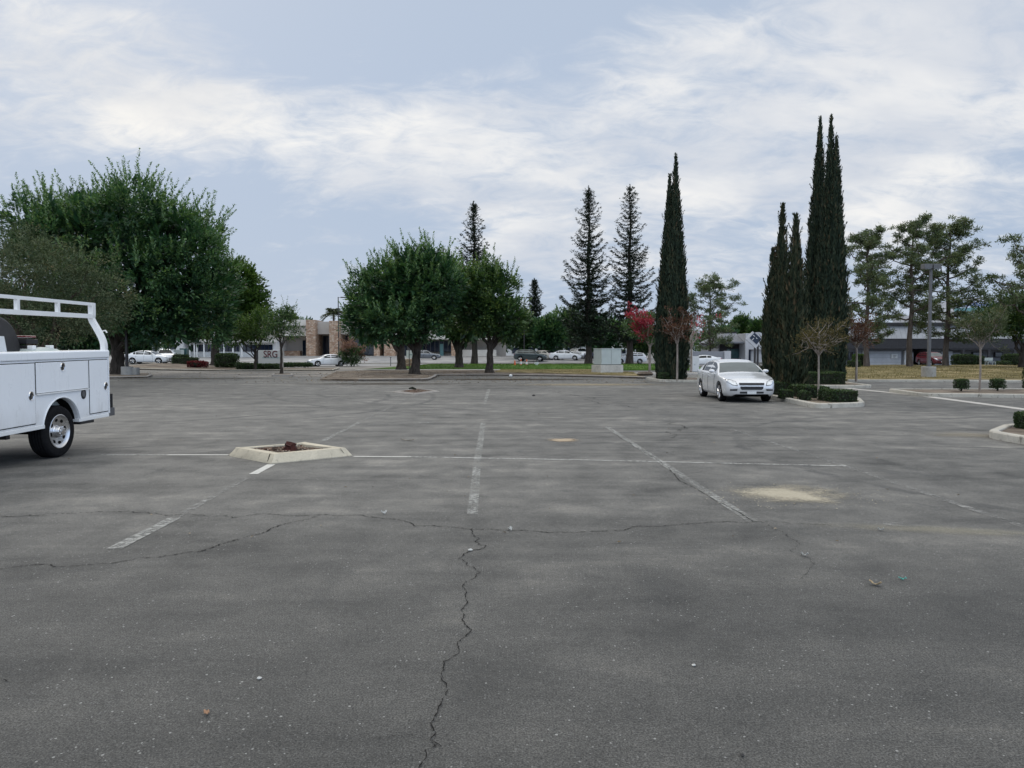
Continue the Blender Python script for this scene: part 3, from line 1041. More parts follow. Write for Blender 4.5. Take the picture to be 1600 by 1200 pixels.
def conifer(name, x, y, H, Rm, label, seed, group=None, z=None, base=0.16, dens=1.0, fol='f_conifer', leaf=0.42):
    """tall open spire with drooping whorls, the trunk showing between them"""
    rng = np.random.default_rng(seed)
    lv = Leaves()
    mb = MB()
    tp = [(0.02 * H * 0.2 * math.sin(i * 1.3), 0, H * i / 14 - (0.1 if i == 0 else 0)) for i in range(15)]
    r0 = H * 0.0185
    mb.tube(tp, [r0 * (1.35 if i == 0 else 1) * (1 - 0.95 * i / 14) + 0.02 for i in range(15)], 9)
    zc = H * base
    while zc < H * 0.985:
        f = (zc - H * base) / (H * (1 - base))
        rad = Rm * (0.62 + 0.38 * min(1, f / 0.15)) * (1 - f) ** 0.80 * (1 + 0.12 * math.sin(zc * 1.9 + seed)) + 0.12
        nb = max(3, int(rng.integers(4, 7) * dens * (1 - .35 * f)))
        a0 = rng.uniform(0, 6.28)
        lf = leaf * (0.55 + 0.45 * (1 - f))
        for b in range(nb):
            a = a0 + 6.28 * b / nb + rng.normal(0, .3)
            ln = rad * rng.uniform(0.62, 1.12) * (1.25 if rng.random() < .12 else 1)
            rise = rng.uniform(-0.05, 0.20) + 0.45 * f
            m = max(3, int(ln / 0.26))
            s = np.linspace(0.10, 1, m)
            pts = np.stack([np.cos(a) * ln * s, np.sin(a) * ln * s, zc + ln * (rise * s - 0.30 * np.sin(s * 2.2) + 0.26 * s ** 2.5)], 1)
            mb.tube([(0, 0, zc)] + [tuple(p) for p in pts[::max(1, m // 3)]], 0.022 + 0.016 * (1 - f), 4, cap=False)
            k = 14
            Q = np.repeat(pts, k, 0) + rng.normal(0, 1, (m * k, 3)) * np.array([.12, .12, .07])
            od = np.array([math.cos(a), math.sin(a), 0])
            sd = np.array([-math.sin(a), math.cos(a), 0])
            D = od * 0.6 + sd * rng.normal(0, .8, (m * k, 1)) + np.array([0, 0, 1]) * rng.normal(-0.05 + .4 * f, .35, (m * k, 1))
            N = np.array([0, 0, 1.0]) + rng.normal(0, .45, (m * k, 3))
            sc = rng.uniform(.6, 1.2, m * k)
            lv.add(Q, D, N, lf * sc * 1.1, lf * 0.40 * sc, rng.normal(0.42, 0.2, m * k))
        zc += H * 0.0185 * rng.uniform(0.7, 1.4) * (1.15 - 0.45 * f) / dens
    s = np.repeat(np.linspace(H * .97, H * 1.005, 10), 4)
    lv.add(np.stack([rng.normal(0, .03, 40) + .004 * H * math.sin(18.2), rng.normal(0, .03, 40), s], 1), np.array([0, 0, 1.0]) + rng.normal(0, .5, (40, 3)), rsph(rng, 40), leaf * .55, leaf * .16, .45)
    zz = gz(x, y) if z is None else z
    return plant(name, (x, y, zz), label, 'conifer tree', group, [('trunk', mb.mesh(name + '_trunk', M['bark'], 60)), ('crown', lv.mesh(name + '_crown', M[fol]))])


def cypress(name, x, y, stems, label, seed, group=None, z=None, fol='f_cypress', spray=0.30, dens=1.0):
    """columnar cypress; stems are (dx, dy, height, radius, lean)"""
    rng = np.random.default_rng(seed)
    lv = Leaves()
    mb = MB()
    for (dx, dy, H, Rm, lean) in stems:
        ph = rng.uniform(0, 6.28, 6)
        n = int(900 * H * Rm / 0.8 * dens / (spray / 0.30) + 1500)

        def prof(t):
            up = np.minimum(1, t / 0.10) ** 0.6
            return Rm * (0.82 + 0.18 * up) * np.clip(1 - t ** 3.0, 0, 1) ** 0.80 * (1 - 0.24 * t) * (0.84 + 0.30 * np.sin(np.pi * np.clip(t * 1.15, 0, 1)))
        t = 1 - np.sqrt(1 - rng.random(n) * 0.985)
        t = np.where(rng.random(n) < 0.3, rng.random(n), t)
        a = rng.uniform(0, 6.28, n)
        fl = 1 + 0.10 * np.sin(a * 3 + ph[0] + t * 3) + 0.07 * np.sin(a * 7 + ph[1] - t * 9) + 0.07 * np.sin(t * 31 + ph[2] + a * 2) + 0.05 * np.sin(t * 67 + ph[4] + a)
        rr = prof(t) * fl * rng.uniform(0.72, 1.03, n)
        zc = t * H
        P = np.stack([dx + lean * H * t ** 1.5 + np.cos(a) * rr, dy + np.sin(a) * rr, zc], 1)
        od = np.stack([np.cos(a), np.sin(a), np.zeros(n)], 1)
        D = od * rng.uniform(0.0, 0.42, (n, 1)) + np.array([0, 0, 1.0]) + rng.normal(0, .16, (n, 3))
        N = od + rng.normal(0, .5, (n, 3))
        sc = rng.uniform(.55, 1.25, n) * np.clip(1.15 - 0.4 * t, .5, 1)
        ridge = 0.20 * np.sin(a * 9 + ph[1] - t * 6) + 0.12 * np.sin(t * 23 + ph[5] + a * 3) + 0.10 * np.sin(a * 23 + t * 15)
        lv.add(P, D, N, spray * sc, spray * 0.28 * sc, rng.normal(0.48, 0.20, n) + ridge, 0.35)
        # twigs sticking out here and there, and a ragged leader
        m = int(26 * H / 8)
        t2 = rng.uniform(.05, .93, m); a2 = rng.uniform(0, 6.28, m)
        for tt, aa in zip(t2, a2):
            r_ = float(prof(np.array(tt))) * 1.0
            q = np.array([dx + lean * H * tt ** 1.5 + math.cos(aa) * r_, dy + math.sin(aa) * r_, tt * H])
            d = nrm(np.array([math.cos(aa) * .42, math.sin(aa) * .42, 1.0]))
            s = np.repeat(np.linspace(0, spray * rng.uniform(.6, 1.7), 6), 3)
            lv.add(q + s[:, None] * d, d + rng.normal(0, .3, (18, 3)), rsph(rng, 18), spray * .4, spray * .13, rng.normal(.5, .15, 18))
        s = np.repeat(np.linspace(0.93 * H, H * 1.015, 16), 7)
        lv.add(np.stack([dx + lean * H * (s / H) ** 1.5 + rng.normal(0, .035, len(s)), dy + rng.normal(0, .035, len(s)), s], 1),
               np.array([0, 0, 1.0]) + rng.normal(0, .3, (len(s), 3)), rsph(rng, len(s)), spray * .5, spray * .2, rng.normal(.5, .2, len(s)))
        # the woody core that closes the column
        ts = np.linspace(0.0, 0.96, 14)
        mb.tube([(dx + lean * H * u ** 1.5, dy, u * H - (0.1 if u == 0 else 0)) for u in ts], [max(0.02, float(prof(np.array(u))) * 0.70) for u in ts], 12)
    zz = gz(x, y) if z is None else z
    return plant(name, (x, y, zz), label, 'cypress tree', group, [('trunk', mb.mesh(name + '_trunk', M['bark_core'], 60)), ('crown', lv.mesh(name + '_crown', M[fol]))])


def pine(name, x, y, H, Rm, label, seed, group=None, z=None, base=0.28, ntuft=150, lean=0.0, open_low=True):
    """open pine: bare trunk, rising limbs and separate tufts of needles"""
    rng = np.random.default_rng(seed)
    lv = Leaves()
    mb = MB()
    tp = [np.array([lean * H * (i / 10) ** 1.3 + 0.02 * H * 0.3 * math.sin(i * 1.1 + seed), 0, H * 0.95 * i / 10 - (0.15 if i == 0 else 0)]) for i in range(11)]
    r0 = H * 0.0175
    mb.tube(tp, [r0 * (1.3 if i == 0 else 1) * (1 - 0.9 * i / 10) + 0.03 for i in range(11)], 9)
    nl = 24
    tips = []
    for i in range(nl):
        f = i / (nl - 1)
        zc = H * (base + (0.92 - base) * f)
        k = zc / (H * 0.95) * 10
        i0 = min(9, int(k)); a_ = tp[i0] + (tp[i0 + 1] - tp[i0]) * (k - i0)
        a = i * 2.4 + rng.normal(0, .3)
        env = math.sin(math.pi * min(1, 0.30 + 0.60 * f)) ** 0.7
        ln = Rm * env * rng.uniform(0.7, 1.15)
        e = a_ + np.array([math.cos(a) * ln, math.sin(a) * ln, ln * rng.uniform(0.15, 0.65) + 0.5 * f])
        path = limb_path(rng, a_, e, 5, 0.09, -0.06)
        mb.tube(path, [0.085 * (1 - 0.5 * f) * (1 - 0.78 * j / 5) + 0.012 for j in range(6)], 5, cap=False)
        tips.append((path[5], 1.0))
        for s in range(int(ntuft / nl)):
            q = path[rng.integers(2, 6)]
            b = q + rng.normal(0, 1, 3) * np.array([.26, .26, .16]) * Rm * 0.72 * env
            mb.tube([q, (np.array(q) + b) / 2 + rng.normal(0, .06, 3), b], [0.026, .02, .012], 4, cap=False)
            tips.append((b, rng.uniform(.65, 1.05)))
    for _ in range(10):
        tips.append((tp[10] + rng.normal(0, 1, 3) * np.array([.45, .45, .5]) * Rm * .3, .9))
    for c, sc in tips:
        k = 54
        d = rsph(rng, k); d[:, 2] = d[:, 2] * 0.8 + 0.28
        r_ = 0.13 * Rm * sc
        P = np.array(c) + rsph(rng, k) * r_ * rng.random((k, 1)) ** .5 * np.array([1.15, 1.15, .75])
        lv.add(P, d, rsph(rng, k), 0.120 * Rm * sc * rng.uniform(.7, 1.2, k), 0.024 * Rm, rng.normal(.5 + rng.normal(0, .12), .18, k))
    zz = gz(x, y) if z is None else z
    return plant(name, (x, y, zz), label, 'pine tree', group, [('trunk', mb.mesh(name + '_trunk', M['bark_pine'], 60)), ('crown', lv.mesh(name + '_crown', M['f_pine']))])


def young_tree(name, x, y, H, Rm, label, seed, fol='f_dry', bark='bark_pale', clear=0.5, n=260, k=7, r0=0.05, z=None, group=None, L=0.10, cat='young tree', lift=0.55, flowers=None):
    """thin trunk forking into a vase of visible branches with sparse leaves"""
    rng = np.random.default_rng(seed)
    mb = MB()
    lv = Leaves()
    zt = H * clear
    mb.tube([(0, 0, -.05), (0.01, 0, zt * .5), (0, 0.01, zt)], [r0 * 1.15, r0, r0 * .9], 8)
    tips = []
    nb = 9
    for i in range(nb):
        a = 6.28 * i / nb + rng.normal(0, .25)
        ln = Rm * rng.uniform(.35, 1.05)
        e = np.array([math.cos(a) * ln, math.sin(a) * ln, zt + (H - zt) * rng.uniform(lift * .7, 1.0)])
        p = limb_path(rng, (0, 0, zt * rng.uniform(.93, 1.0)), e, 6, .09, .05)
        mb.tube(p, [r0 * .5 * (1 - .85 * j / 6) + .004 for j in range(7)], 5, cap=False)
        tips += p[3:]
        for _ in range(5):
            q = p[rng.integers(2, 6)]
            b = q + rng.normal(0, 1, 3) * np.array([.3, .3, .22]) * Rm + np.array([0, 0, .12 * Rm])
            pp = limb_path(rng, q, b, 3, .1)
            mb.tube(pp, [.014, .010, .007, .004], 4, cap=False)
            tips += pp[1:]
    T = np.array(tips)
    idx = rng.integers(0, len(T), n)
    C = T[idx] + rng.normal(0, .06 * Rm, (n, 3))
    clumps(lv, rng, C, nrm(C - np.array([0, 0, zt])), k, .10 * Rm + .05, L, L * .42, rng.normal(.5, .2, n), .8, .2)
    parts = [('trunk', mb.mesh(name + '_trunk', M[bark], 60)), ('crown', lv.mesh(name + '_crown', M[fol]))]
    zz = gz(x, y) if z is None else z
    return plant(name, (x, y, zz), label, cat, group, parts)


def hedge(name, x, y, sx, sy, h, label, seed, rz=0.0, z=0.0, leaf=0.05, fol='f_hedge', n=None, group=None, cat='hedge', round_=False, lift=0.0):
    """clipped shrub: a solid twiggy body clothed in small leaves"""
    rng = np.random.default_rng(seed)
    lv = Leaves()
    area = 2 * h * (sx + sy) + sx * sy
    n = n or int(min(14000, area / (leaf * leaf) * 2.6))
    if round_:
        d = rsph(rng, n); d[:, 2] = np.where(d[:, 2] < -.75, -d[:, 2], d[:, 2])
        q = np.sign(d) * np.abs(d) ** 0.72
        q /= np.max(np.abs(q), axis=1, keepdims=True) ** 0.55
        P = q * np.array([sx / 2, sy / 2, h / 2]) * 0.97 + np.array([0, 0, lift + h / 2])
        O = nrm(d)
    else:
        w = np.array([sx * h, sx * h, sy * h, sy * h, sx * sy * 1.3]); w /= w.sum()
        f = rng.choice(5, n, p=w)
        u, v = rng.uniform(-.5, .5, (2, n))
        P = np.zeros((n, 3)); O = np.zeros((n, 3))
        for k_, (ax, sg) in enumerate(((1, -1), (1, 1), (0, -1), (0, 1))):
            s = f == k_
            P[s, ax] = sg * .5; P[s, 1 - ax] = u[s]; P[s, 2] = v[s] + .5; O[s, ax] = sg
        s = f == 4
        P[s, 0] = u[s]; P[s, 1] = v[s]; P[s, 2] = 1; O[s, 2] = 1
        e = np.array([sx, sy, h])
        P = P * e
        wob = 0.035 * (np.sin(P[:, 0] * 6 + seed) + np.sin(P[:, 1] * 7 + seed * 2) + np.sin(P[:, 2] * 9 + P[:, 0] * 4)) * min(1, h * 1.4)
        P = P * (1 - .03) + O * (wob[:, None] * .7)
        P[:, 2] += lift
        c = np.array([0, 0, h / 2 + lift])
        far = np.abs((P - c) / (e / 2)).min(axis=1)
        edge = np.sort(np.abs((P - c) / (e / 2)), axis=1)[:, 1]
        P = c + (P - c) * (1 - .05 * np.clip(edge - .8, 0, 1) / .2)[:, None]
    P = P - O * rng.uniform(0, leaf * 1.2, (n, 1))
    D = O * .6 + rsph(rng, n) * .8 + np.array([0, 0, .25])
    N = O + rsph(rng, n) * .55
    sc = rng.uniform(.6, 1.3, n)
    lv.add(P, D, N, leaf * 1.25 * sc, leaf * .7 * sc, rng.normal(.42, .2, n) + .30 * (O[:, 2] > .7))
    mb = MB()
    if round_:
        Mt = Matrix.Translation((0, 0, lift + h / 2)) @ Matrix.Diagonal((sx * .44, sy * .44, h * .44, 1))
        mb.lathe([(0.0, -1), (.6, -.85), (.93, -.4), (.97, .3), (.75, .8), (0.0, .96)], 16, M=Mt)
        if lift:
            mb.tube([(0, 0, -.03), (0.01, 0, lift + h * .2)], .035, 6)
    else:
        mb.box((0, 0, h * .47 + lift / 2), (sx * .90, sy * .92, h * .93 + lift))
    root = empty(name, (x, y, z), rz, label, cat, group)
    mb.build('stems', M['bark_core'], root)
    link('foliage', lv.mesh(name + '_foliage', M[fol]), root)
    return root


M['bark_core'] = bark_mat('dark_twigs', (0.012, 0.016, 0.010), (0.030, 0.032, 0.020), 12)  # dark brown-green of plant cores, also used on the rotted stump


def palm(name, x, y, H, Rm, label, seed):
    rng = np.random.default_rng(seed)
    mb = MB(); lv = Leaves()
    mb.tube([(0, 0, -.1), (.05, 0, H * .5), (0, 0, H)], [.24, .2, .22], 9)
    for i in range(30):
        a = i * 2.4
        el = rng.uniform(-.35, 1.25)
        s = np.linspace(0, 1, 12)
        out = Rm * s * math.cos(max(el, -.2) * .9)
        zz = Rm * (math.sin(el) * s - .55 * s ** 2)
        pts = np.stack([np.cos(a) * out, np.sin(a) * out, H + zz], 1)
        mb.tube([tuple(p) for p in pts[::3]], .02, 4, cap=False)
        od = np.array([math.cos(a), math.sin(a), .0]); sd = np.array([-math.sin(a), math.cos(a), 0])
        Q = np.repeat(pts[1:], 6, 0)
        sg = np.tile([1, -1], len(Q) // 2)[:, None]
        D = od * .7 + sd * sg + np.array([0, 0, -.25]) + rng.normal(0, .15, (len(Q), 3))
        lv.add(Q, D, np.array([0, 0, 1.0]) + rng.normal(0, .3, (len(Q), 3)), Rm * .34, Rm * .06, rng.normal(.5, .2, len(Q)))
    return plant(name, (x, y, gz(x, y)), label, 'palm tree', None, [('trunk', mb.mesh('palm_trunk', M['bark_pine'], 60)), ('crown', lv.mesh('palm_crown', M['f_palm']))])

# ------------------------------------------------------------------ ground
def build_ground():
    xs = sorted(set([-900, -500, -250, -140] + list(range(-100, 101, 4)) + [140, 250, 500, 900]))
    ys = sorted(set([-120, -40, 0, 30, 54] + list(range(56, 134, 2)) + list(range(140, 270, 10)) + [300, 400, 600, 1000, 1800]))
    vs = [(x, y, gz(x, y)) for y in ys for x in xs]
    n = len(xs)
    fs = [(j * n + i, j * n + i + 1, (j + 1) * n + i + 1, (j + 1) * n + i) for j in range(len(ys) - 1) for i in range(n - 1)]
    me = bpy.data.meshes.new('parking_lot')
    me.from_pydata(vs, [], fs)
    me.materials.append(M['asphalt'])
    me.polygons.foreach_set('use_smooth', [True] * len(fs))
    tag(link('parking_lot', me), kind='structure')


build_ground()
# street across the far side, the drive that leads to it and the dusty lane at left
patch('street', [(-75, 91), (62, 91), (62, 101), (-75, 101)], 0.004, M['road'])
patch('far_lot', [(-70, 103), (44, 103), (44, 126), (-70, 126)], 0.005, M['road'])
patch('driveway', [G(588, 589), (-13.2, 62), (-12.0, 91.4), (-27.5, 91.4), (-25, 60), G(470, 589)], 0.008, M['driveway'])
patch('lane', [G(236, 589.5), G(468, 589.5), (-22, 60), (-21, 66), (-50, 66), G(60, 589.5)], 0.0045, M['driveway'])
patch('entry_road', [(15.5, 45.5), (40, 45.5), (40, 52), (15.5, 52)], 0.004, M['asphalt'])

K_SEC = [(0.0, -0.05), (0.0, 0.10), (0.03, 0.13), (0.17, 0.135), (0.19, 0.12), (0.19, -0.05)]


def kerb(name, pts, mat='kerb', closed=False, sec=K_SEC, left=True, smooth_n=0):
    s = sec if left else [(-o, z) for o, z in sec][::-1]
    mb = MB().sweep(pts, s, closed, 0, gz)
    o = mb.build(name, M[mat], smooth=35)
    return tag(o, kind='structure')


def rounded(pts, r=0.5, n=5):
    out = []
    m = len(pts)
    for i in range(m):
        p = Vector(pts[i]).to_2d(); a = Vector(pts[i - 1]).to_2d(); b = Vector(pts[(i + 1) % m]).to_2d()
        ra = min(r, (a - p).length * .45, (b - p).length * .45)
        s = p + (a - p).normalized() * ra; e = p + (b - p).normalized() * ra
        for k in range(n + 1):
            t = k / n
            q = s * (1 - t) ** 2 + p * 2 * t * (1 - t) + e * t ** 2
            out.append((q.x, q.y))
    return out


# tree covered dirt island in the middle
isl = [G(500, 594.5), G(560, 595.5), G(662, 595), G(672, 594), G(681, 590), G(683, 587.5), G(770, 587), G(868, 588.5), G(960, 590.5), G(1008, 592),
       G(1002, 585), G(960, 584), (6, 66), (-13.0, 66), (-14.5, 61)]
patch('dirt_island', isl, 0.10, M['soil'])
kerb('kerb', isl[1:10], 'kerb_grey', sec=[(o + .0, z) for o, z in K_SEC])
patch('pavement', [(-14, 66.2), (6.5, 66.2), (6.5, 68.0), (-14.5, 68.0)], 0.12, M['walk'])


def lawn():
    me = patch_mesh('grass', [(-14, 68.2), (18.5, 68.2), (18.5, 90.6), (-11, 90.6)], 0.11, M['grass'], step=2.0)
    for v in me.vertices:
        if v.co.z > 0.05:
            v.co.z += 0.22 * sm(68, 76, v.co.y) * (1 - sm(84, 90.6, v.co.y) * .4) * sm(-14, -8, v.co.x)
    tag(link('grass', me), kind='stuff')


lawn()
tag(patch('dry_grass', [G(772, 583.5), G(868, 585.6), G(958, 588.6), G(1000, 590), G(990, 584), (7.0, 68.6), (1.0, 68.2), (-1.0, 68.0)], 0.125, M['grass_dry']), kind='stuff')
patch('pavement', [(8.5, 55.5), (22, 55.5), (22, 57.4), (8.5, 57.4)], 0.11, M['walk'])
# left islands
lk = [G(-120, 592), G(170, 591.5), G(232, 590.5), G(238, 588), G(236, 585), (-30, 58), (-60, 58)]
patch('dirt_island', lk, 0.09, M['soil'])
kerb('kerb', [lk[0], lk[1], lk[2], lk[3], lk[4]], 'kerb_grey')
l2 = [(-37, 67), (-25.5, 65.5), (-16.0, 66.2), (-17.5, 75), (-38, 79)]
patch('dirt_island', l2, 0.10, M['soil'])
kerb('kerb', [l2[4], l2[0], l2[1], l2[2], l2[3]], 'kerb')
patch('pavement', [(-70, 82), (-28.5, 82), (-28.5, 84.5), (-70, 84.5)], 0.10, M['walk'])

# right: sunburnt grass bank, its kerb and the pale drain line
bank_poly = [G(1312, 595.5), G(1420, 595.8), G(1700, 597), (80, 44), (80, 75), (30, 75), (21.5, 60)]


def bank(name, poly, mat):
    me = patch_mesh(name, poly, 0.10, mat, 0.1, step=3.0)
    for v in me.vertices:
        if v.co.z > 0.05:
            e = sm(43, 58, v.co.y) * sm(17.5, 25, v.co.x)
            v.co.z += 0.30 * e + 0.05 * math.sin(v.co.x * .7) * e
    o = link(name, me)
    return tag(o, kind='stuff')


bank('dry_grass_bank', bank_poly, M['grass_dry'])
kerb('kerb', [G(1326, 596.6), G(1420, 596.8), G(1560, 597.4), G(1760, 598.5)], 'kerb')
g0, g1, g2 = G(1322, 606.5), G(1440, 618.5), G(1640, 645)
tag(MB().sweep([g0, g1, g2], [(-.19, 0.003), (-.19, 0.007), (.19, 0.007), (.19, 0.003)]).build('drain_strip', M['walk']), kind='structure')

# ------------------------------------------------------------------ painted lines, cracks, sand
P1 = worn_paint('worn_line_paint', (0.36, 0.36, 0.34), 0.40, 0.61, 16)
P2 = worn_paint('ghost_line_paint', (0.31, 0.305, 0.29), 0.44, 0.64, 9)
P4 = worn_paint('thin_line_paint', (0.48, 0.475, 0.45), 0.38, 0.56, 13)
P3 = worn_paint('fresher_line_paint', (0.62, 0.61, 0.57), 0.34, 0.44, 12)


def ribbon(name, pts, w, mat, h=0.004, px=True):
    P = [G(*p) for p in pts] if px else pts
    q = []
    for a, b in zip(P[:-1], P[1:]):
        n = max(2, int(math.dist(a, b) / 0.5))
        q += [(a[0] + (b[0] - a[0]) * i / n, a[1] + (b[1] - a[1]) * i / n) for i in range(n)]
    q.append(P[-1])
    vs, fs = [], []
    for i, p in enumerate(q):
        a = Vector(q[max(0, i - 1)]); b = Vector(q[min(len(q) - 1, i + 1)])
        d = (b - a).normalized(); nn = Vector((-d.y, d.x)) * w / 2
        vs += [(p[0] + nn.x, p[1] + nn.y, h), (p[0] - nn.x, p[1] - nn.y, h)]
        if i: fs.append((2 * i - 2, 2 * i - 1, 2 * i + 1, 2 * i))
    me = bpy.data.meshes.new(name); me.from_pydata(vs, [], fs); me.materials.append(mat)
    return tag(link(name, me), kind='structure')


for li, (pts, w, mt) in enumerate((
        ([(755, 661), (746, 720), (738, 804)], 0.11, P1),
        ([(948, 667), (1020, 714), (1176, 815)], 0.11, P1),
        ([(1140, 670), (1322, 729), (1420, 762), (1640, 837)], 0.10, P2),
        ([(424, 726), (396, 741)], 0.12, P3),
        ([(396, 741), (330, 778), (272, 810)], 0.09, P2),
        ([(272, 810), (178, 858)], 0.13, P1),
        ([(505, 689), (562, 660)], 0.11, P1),
        ([(562, 660), (640, 622)], 0.10, P2),
        ([(764, 608), (757, 632)], 0.12, P1),
        ([(158, 711), (262, 711)], 0.085, P4),
        ([(262, 711), (357, 711)], 0.085, P3),
        ([(553, 713.5), (642, 714)], 0.085, P3),
        ([(642, 714), (915, 719)], 0.085, P4),
        ([(915, 719), (1322, 728.5)], 0.075, P4),
        ([(575, 663.5), (690, 659.5)], 0.10, P1),
        ([(345, 673), (390, 670.5)], 0.10, P1),
        ([(900, 607), (1000, 628)], 0.10, P2),
        ([(1380, 818), (1500, 828), (1660, 842)], 0.16, P2))):
    ribbon('painted_line', pts, w, mt, 0.004 + 0.0002 * (li % 8))

rnd = random.Random(5)


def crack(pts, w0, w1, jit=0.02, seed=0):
    r = random.Random(seed)
    P = [Vector(G(*p)) for p in pts]

    def sub(a, b, k):
        if k == 0 or (b - a).length < 0.025:
            return [a]
        m = (a + b) / 2
        d = (b - a); n = Vector((-d.y, d.x))
        m = m + n * r.gauss(0, jit * 6) * 0.8
        return sub(a, m, k - 1) + sub(m, b, k - 1)
    q = []
    for a, b in zip(P[:-1], P[1:]):
        q += sub(a, b, 6)
    q.append(P[-1])
    vs, fs = [], []
    for i, p in enumerate(q):
        a = q[max(0, i - 1)]; b = q[min(len(q) - 1, i + 1)]
        d = (b - a).normalized(); nn = Vector((-d.y, d.x))
        w = (w0 + (w1 - w0) * i / len(q)) * max(.05, r.gauss(.44, .34)) / 2
        vs += [(p.x + nn.x * w, p.y + nn.y * w, 0.0055), (p.x - nn.x * w, p.y - nn.y * w, 0.0055)]
        if i: fs.append((2 * i - 2, 2 * i - 1, 2 * i + 1, 2 * i))
    me = bpy.data.meshes.new('asphalt_crack'); me.from_pydata(vs, [], fs); me.materials.append(M['crack'])
    tag(link('asphalt_crack', me), kind='structure')


zc = [(205, 1200), (240, 1100), (300, 1075), (305, 1000), (275, 940), (315, 880), (350, 790), (365, 720), (335, 680), (350, 580), (440, 520), (430, 465),
      (495, 415), (460, 340), (450, 280), (490, 230), (485, 175), (510, 100), (565, 55), (490, 0)]
c1 = [(645, 1240)] + [(600 + x / 3.75, 880 + y / 3.75) for x, y in zc]
crack(c1, 0.0085, 0.0095, 0.018, 1)
crack([(730, 880), (724, 866), (742, 846), (738, 826)], 0.012, 0.014, 0.02, 2)
crack([(175, 800), (285, 804), (460, 806), (560, 805), (620, 812), (705, 824), (740, 828), (820, 829), (900, 833), (935, 831), (1000, 822), (1105, 817), (1180, 816), (1300, 822)], 0.018, 0.013, 0.02, 3)
crack([(-60, 893), (0, 890), (100, 886), (180, 880), (270, 868), (340, 853), (400, 836), (450, 818), (500, 806)], 0.016, 0.014, 0.02, 4)
crack([(-40, 806), (100, 803), (175, 800)], 0.02, 0.014, 0.02, 5)
crack([(1055, 660), (1060, 672), (1050, 685)], 0.03, 0.02, 0.03, 6)
crack([(858, 610), (930, 622), (1010, 640)], 0.04, 0.03, 0.02, 7)
crack([(1176, 815), (1230, 838), (1262, 872), (1250, 905)], 0.007, 0.004, 0.025, 8)
crack([(948, 667), (1020, 714), (1176, 815)], 0.012, 0.012, 0.004, 9)
crack([(690, 1168), (640, 1150), (560, 1160)], 0.004, 0.002, 0.02, 10)
crack([(0, 1062), (45, 1068), (95, 1058)], 0.005, 0.003, 0.02, 11)


def stain(name, px, py, rx, ry, c, soft, amount, rot=0.0, h=0.0062, rough=0.9):
    x, y = G(px, py)
    a = 1.15
    m = stain_mat(name + '_grains', c, x, y, rx, ry, soft, amount, rough, rot)
    mb = MB()
    n = 28
    vs = [(x, y, h)]
    for i in range(n):
        u, v = rx * a * math.cos(6.2832 * i / n), ry * a * math.sin(6.2832 * i / n)
        vs.append((x + u * math.cos(rot) - v * math.sin(rot), y + u * math.sin(rot) + v * math.cos(rot), h))
    mb.add(vs, [(0, i + 1, (i + 1) % n + 1) for i in range(n)])
    tag(mb.build(name, m), kind='stuff')


stain('spilled_sand', 1232, 771, 0.95, 0.85, (0.50, 0.45, 0.35), 0.75, 0.9, R(-6), rough=1.1)
stain('spilled_sand', 879, 688, 0.42, 0.42, (0.50, 0.40, 0.29), 0.7, 0.9, rough=1.0)
stain('spilled_sand', 1470, 829, 1.6, 0.25, (0.40, 0.37, 0.29), 0.8, 0.35, R(-10), 0.0068)
stain('spilled_sand', 920, 601, 6.0, 2.2, (0.36, 0.31, 0.22), 0.8, 0.75, R(2), 0.007)
stain('leaf_litter', 800, 593, 7.5, 2.3, (0.075, 0.060, 0.045), 0.7, 0.85, 0, 0.0075)
stain('leaf_litter', 600, 600, 7.0, 2.0, (0.10, 0.085, 0.07), 0.8, 0.7, 0, 0.007)
stain('leaf_litter', 300, 592, 9.0, 1.3, (0.08, 0.068, 0.055), 0.8, 0.75, 0, 0.0085)
stain('spilled_sand', 1510, 680, 1.2, 1.0, (0.34, 0.30, 0.23), 0.9, 0.4, 0, 0.0072)


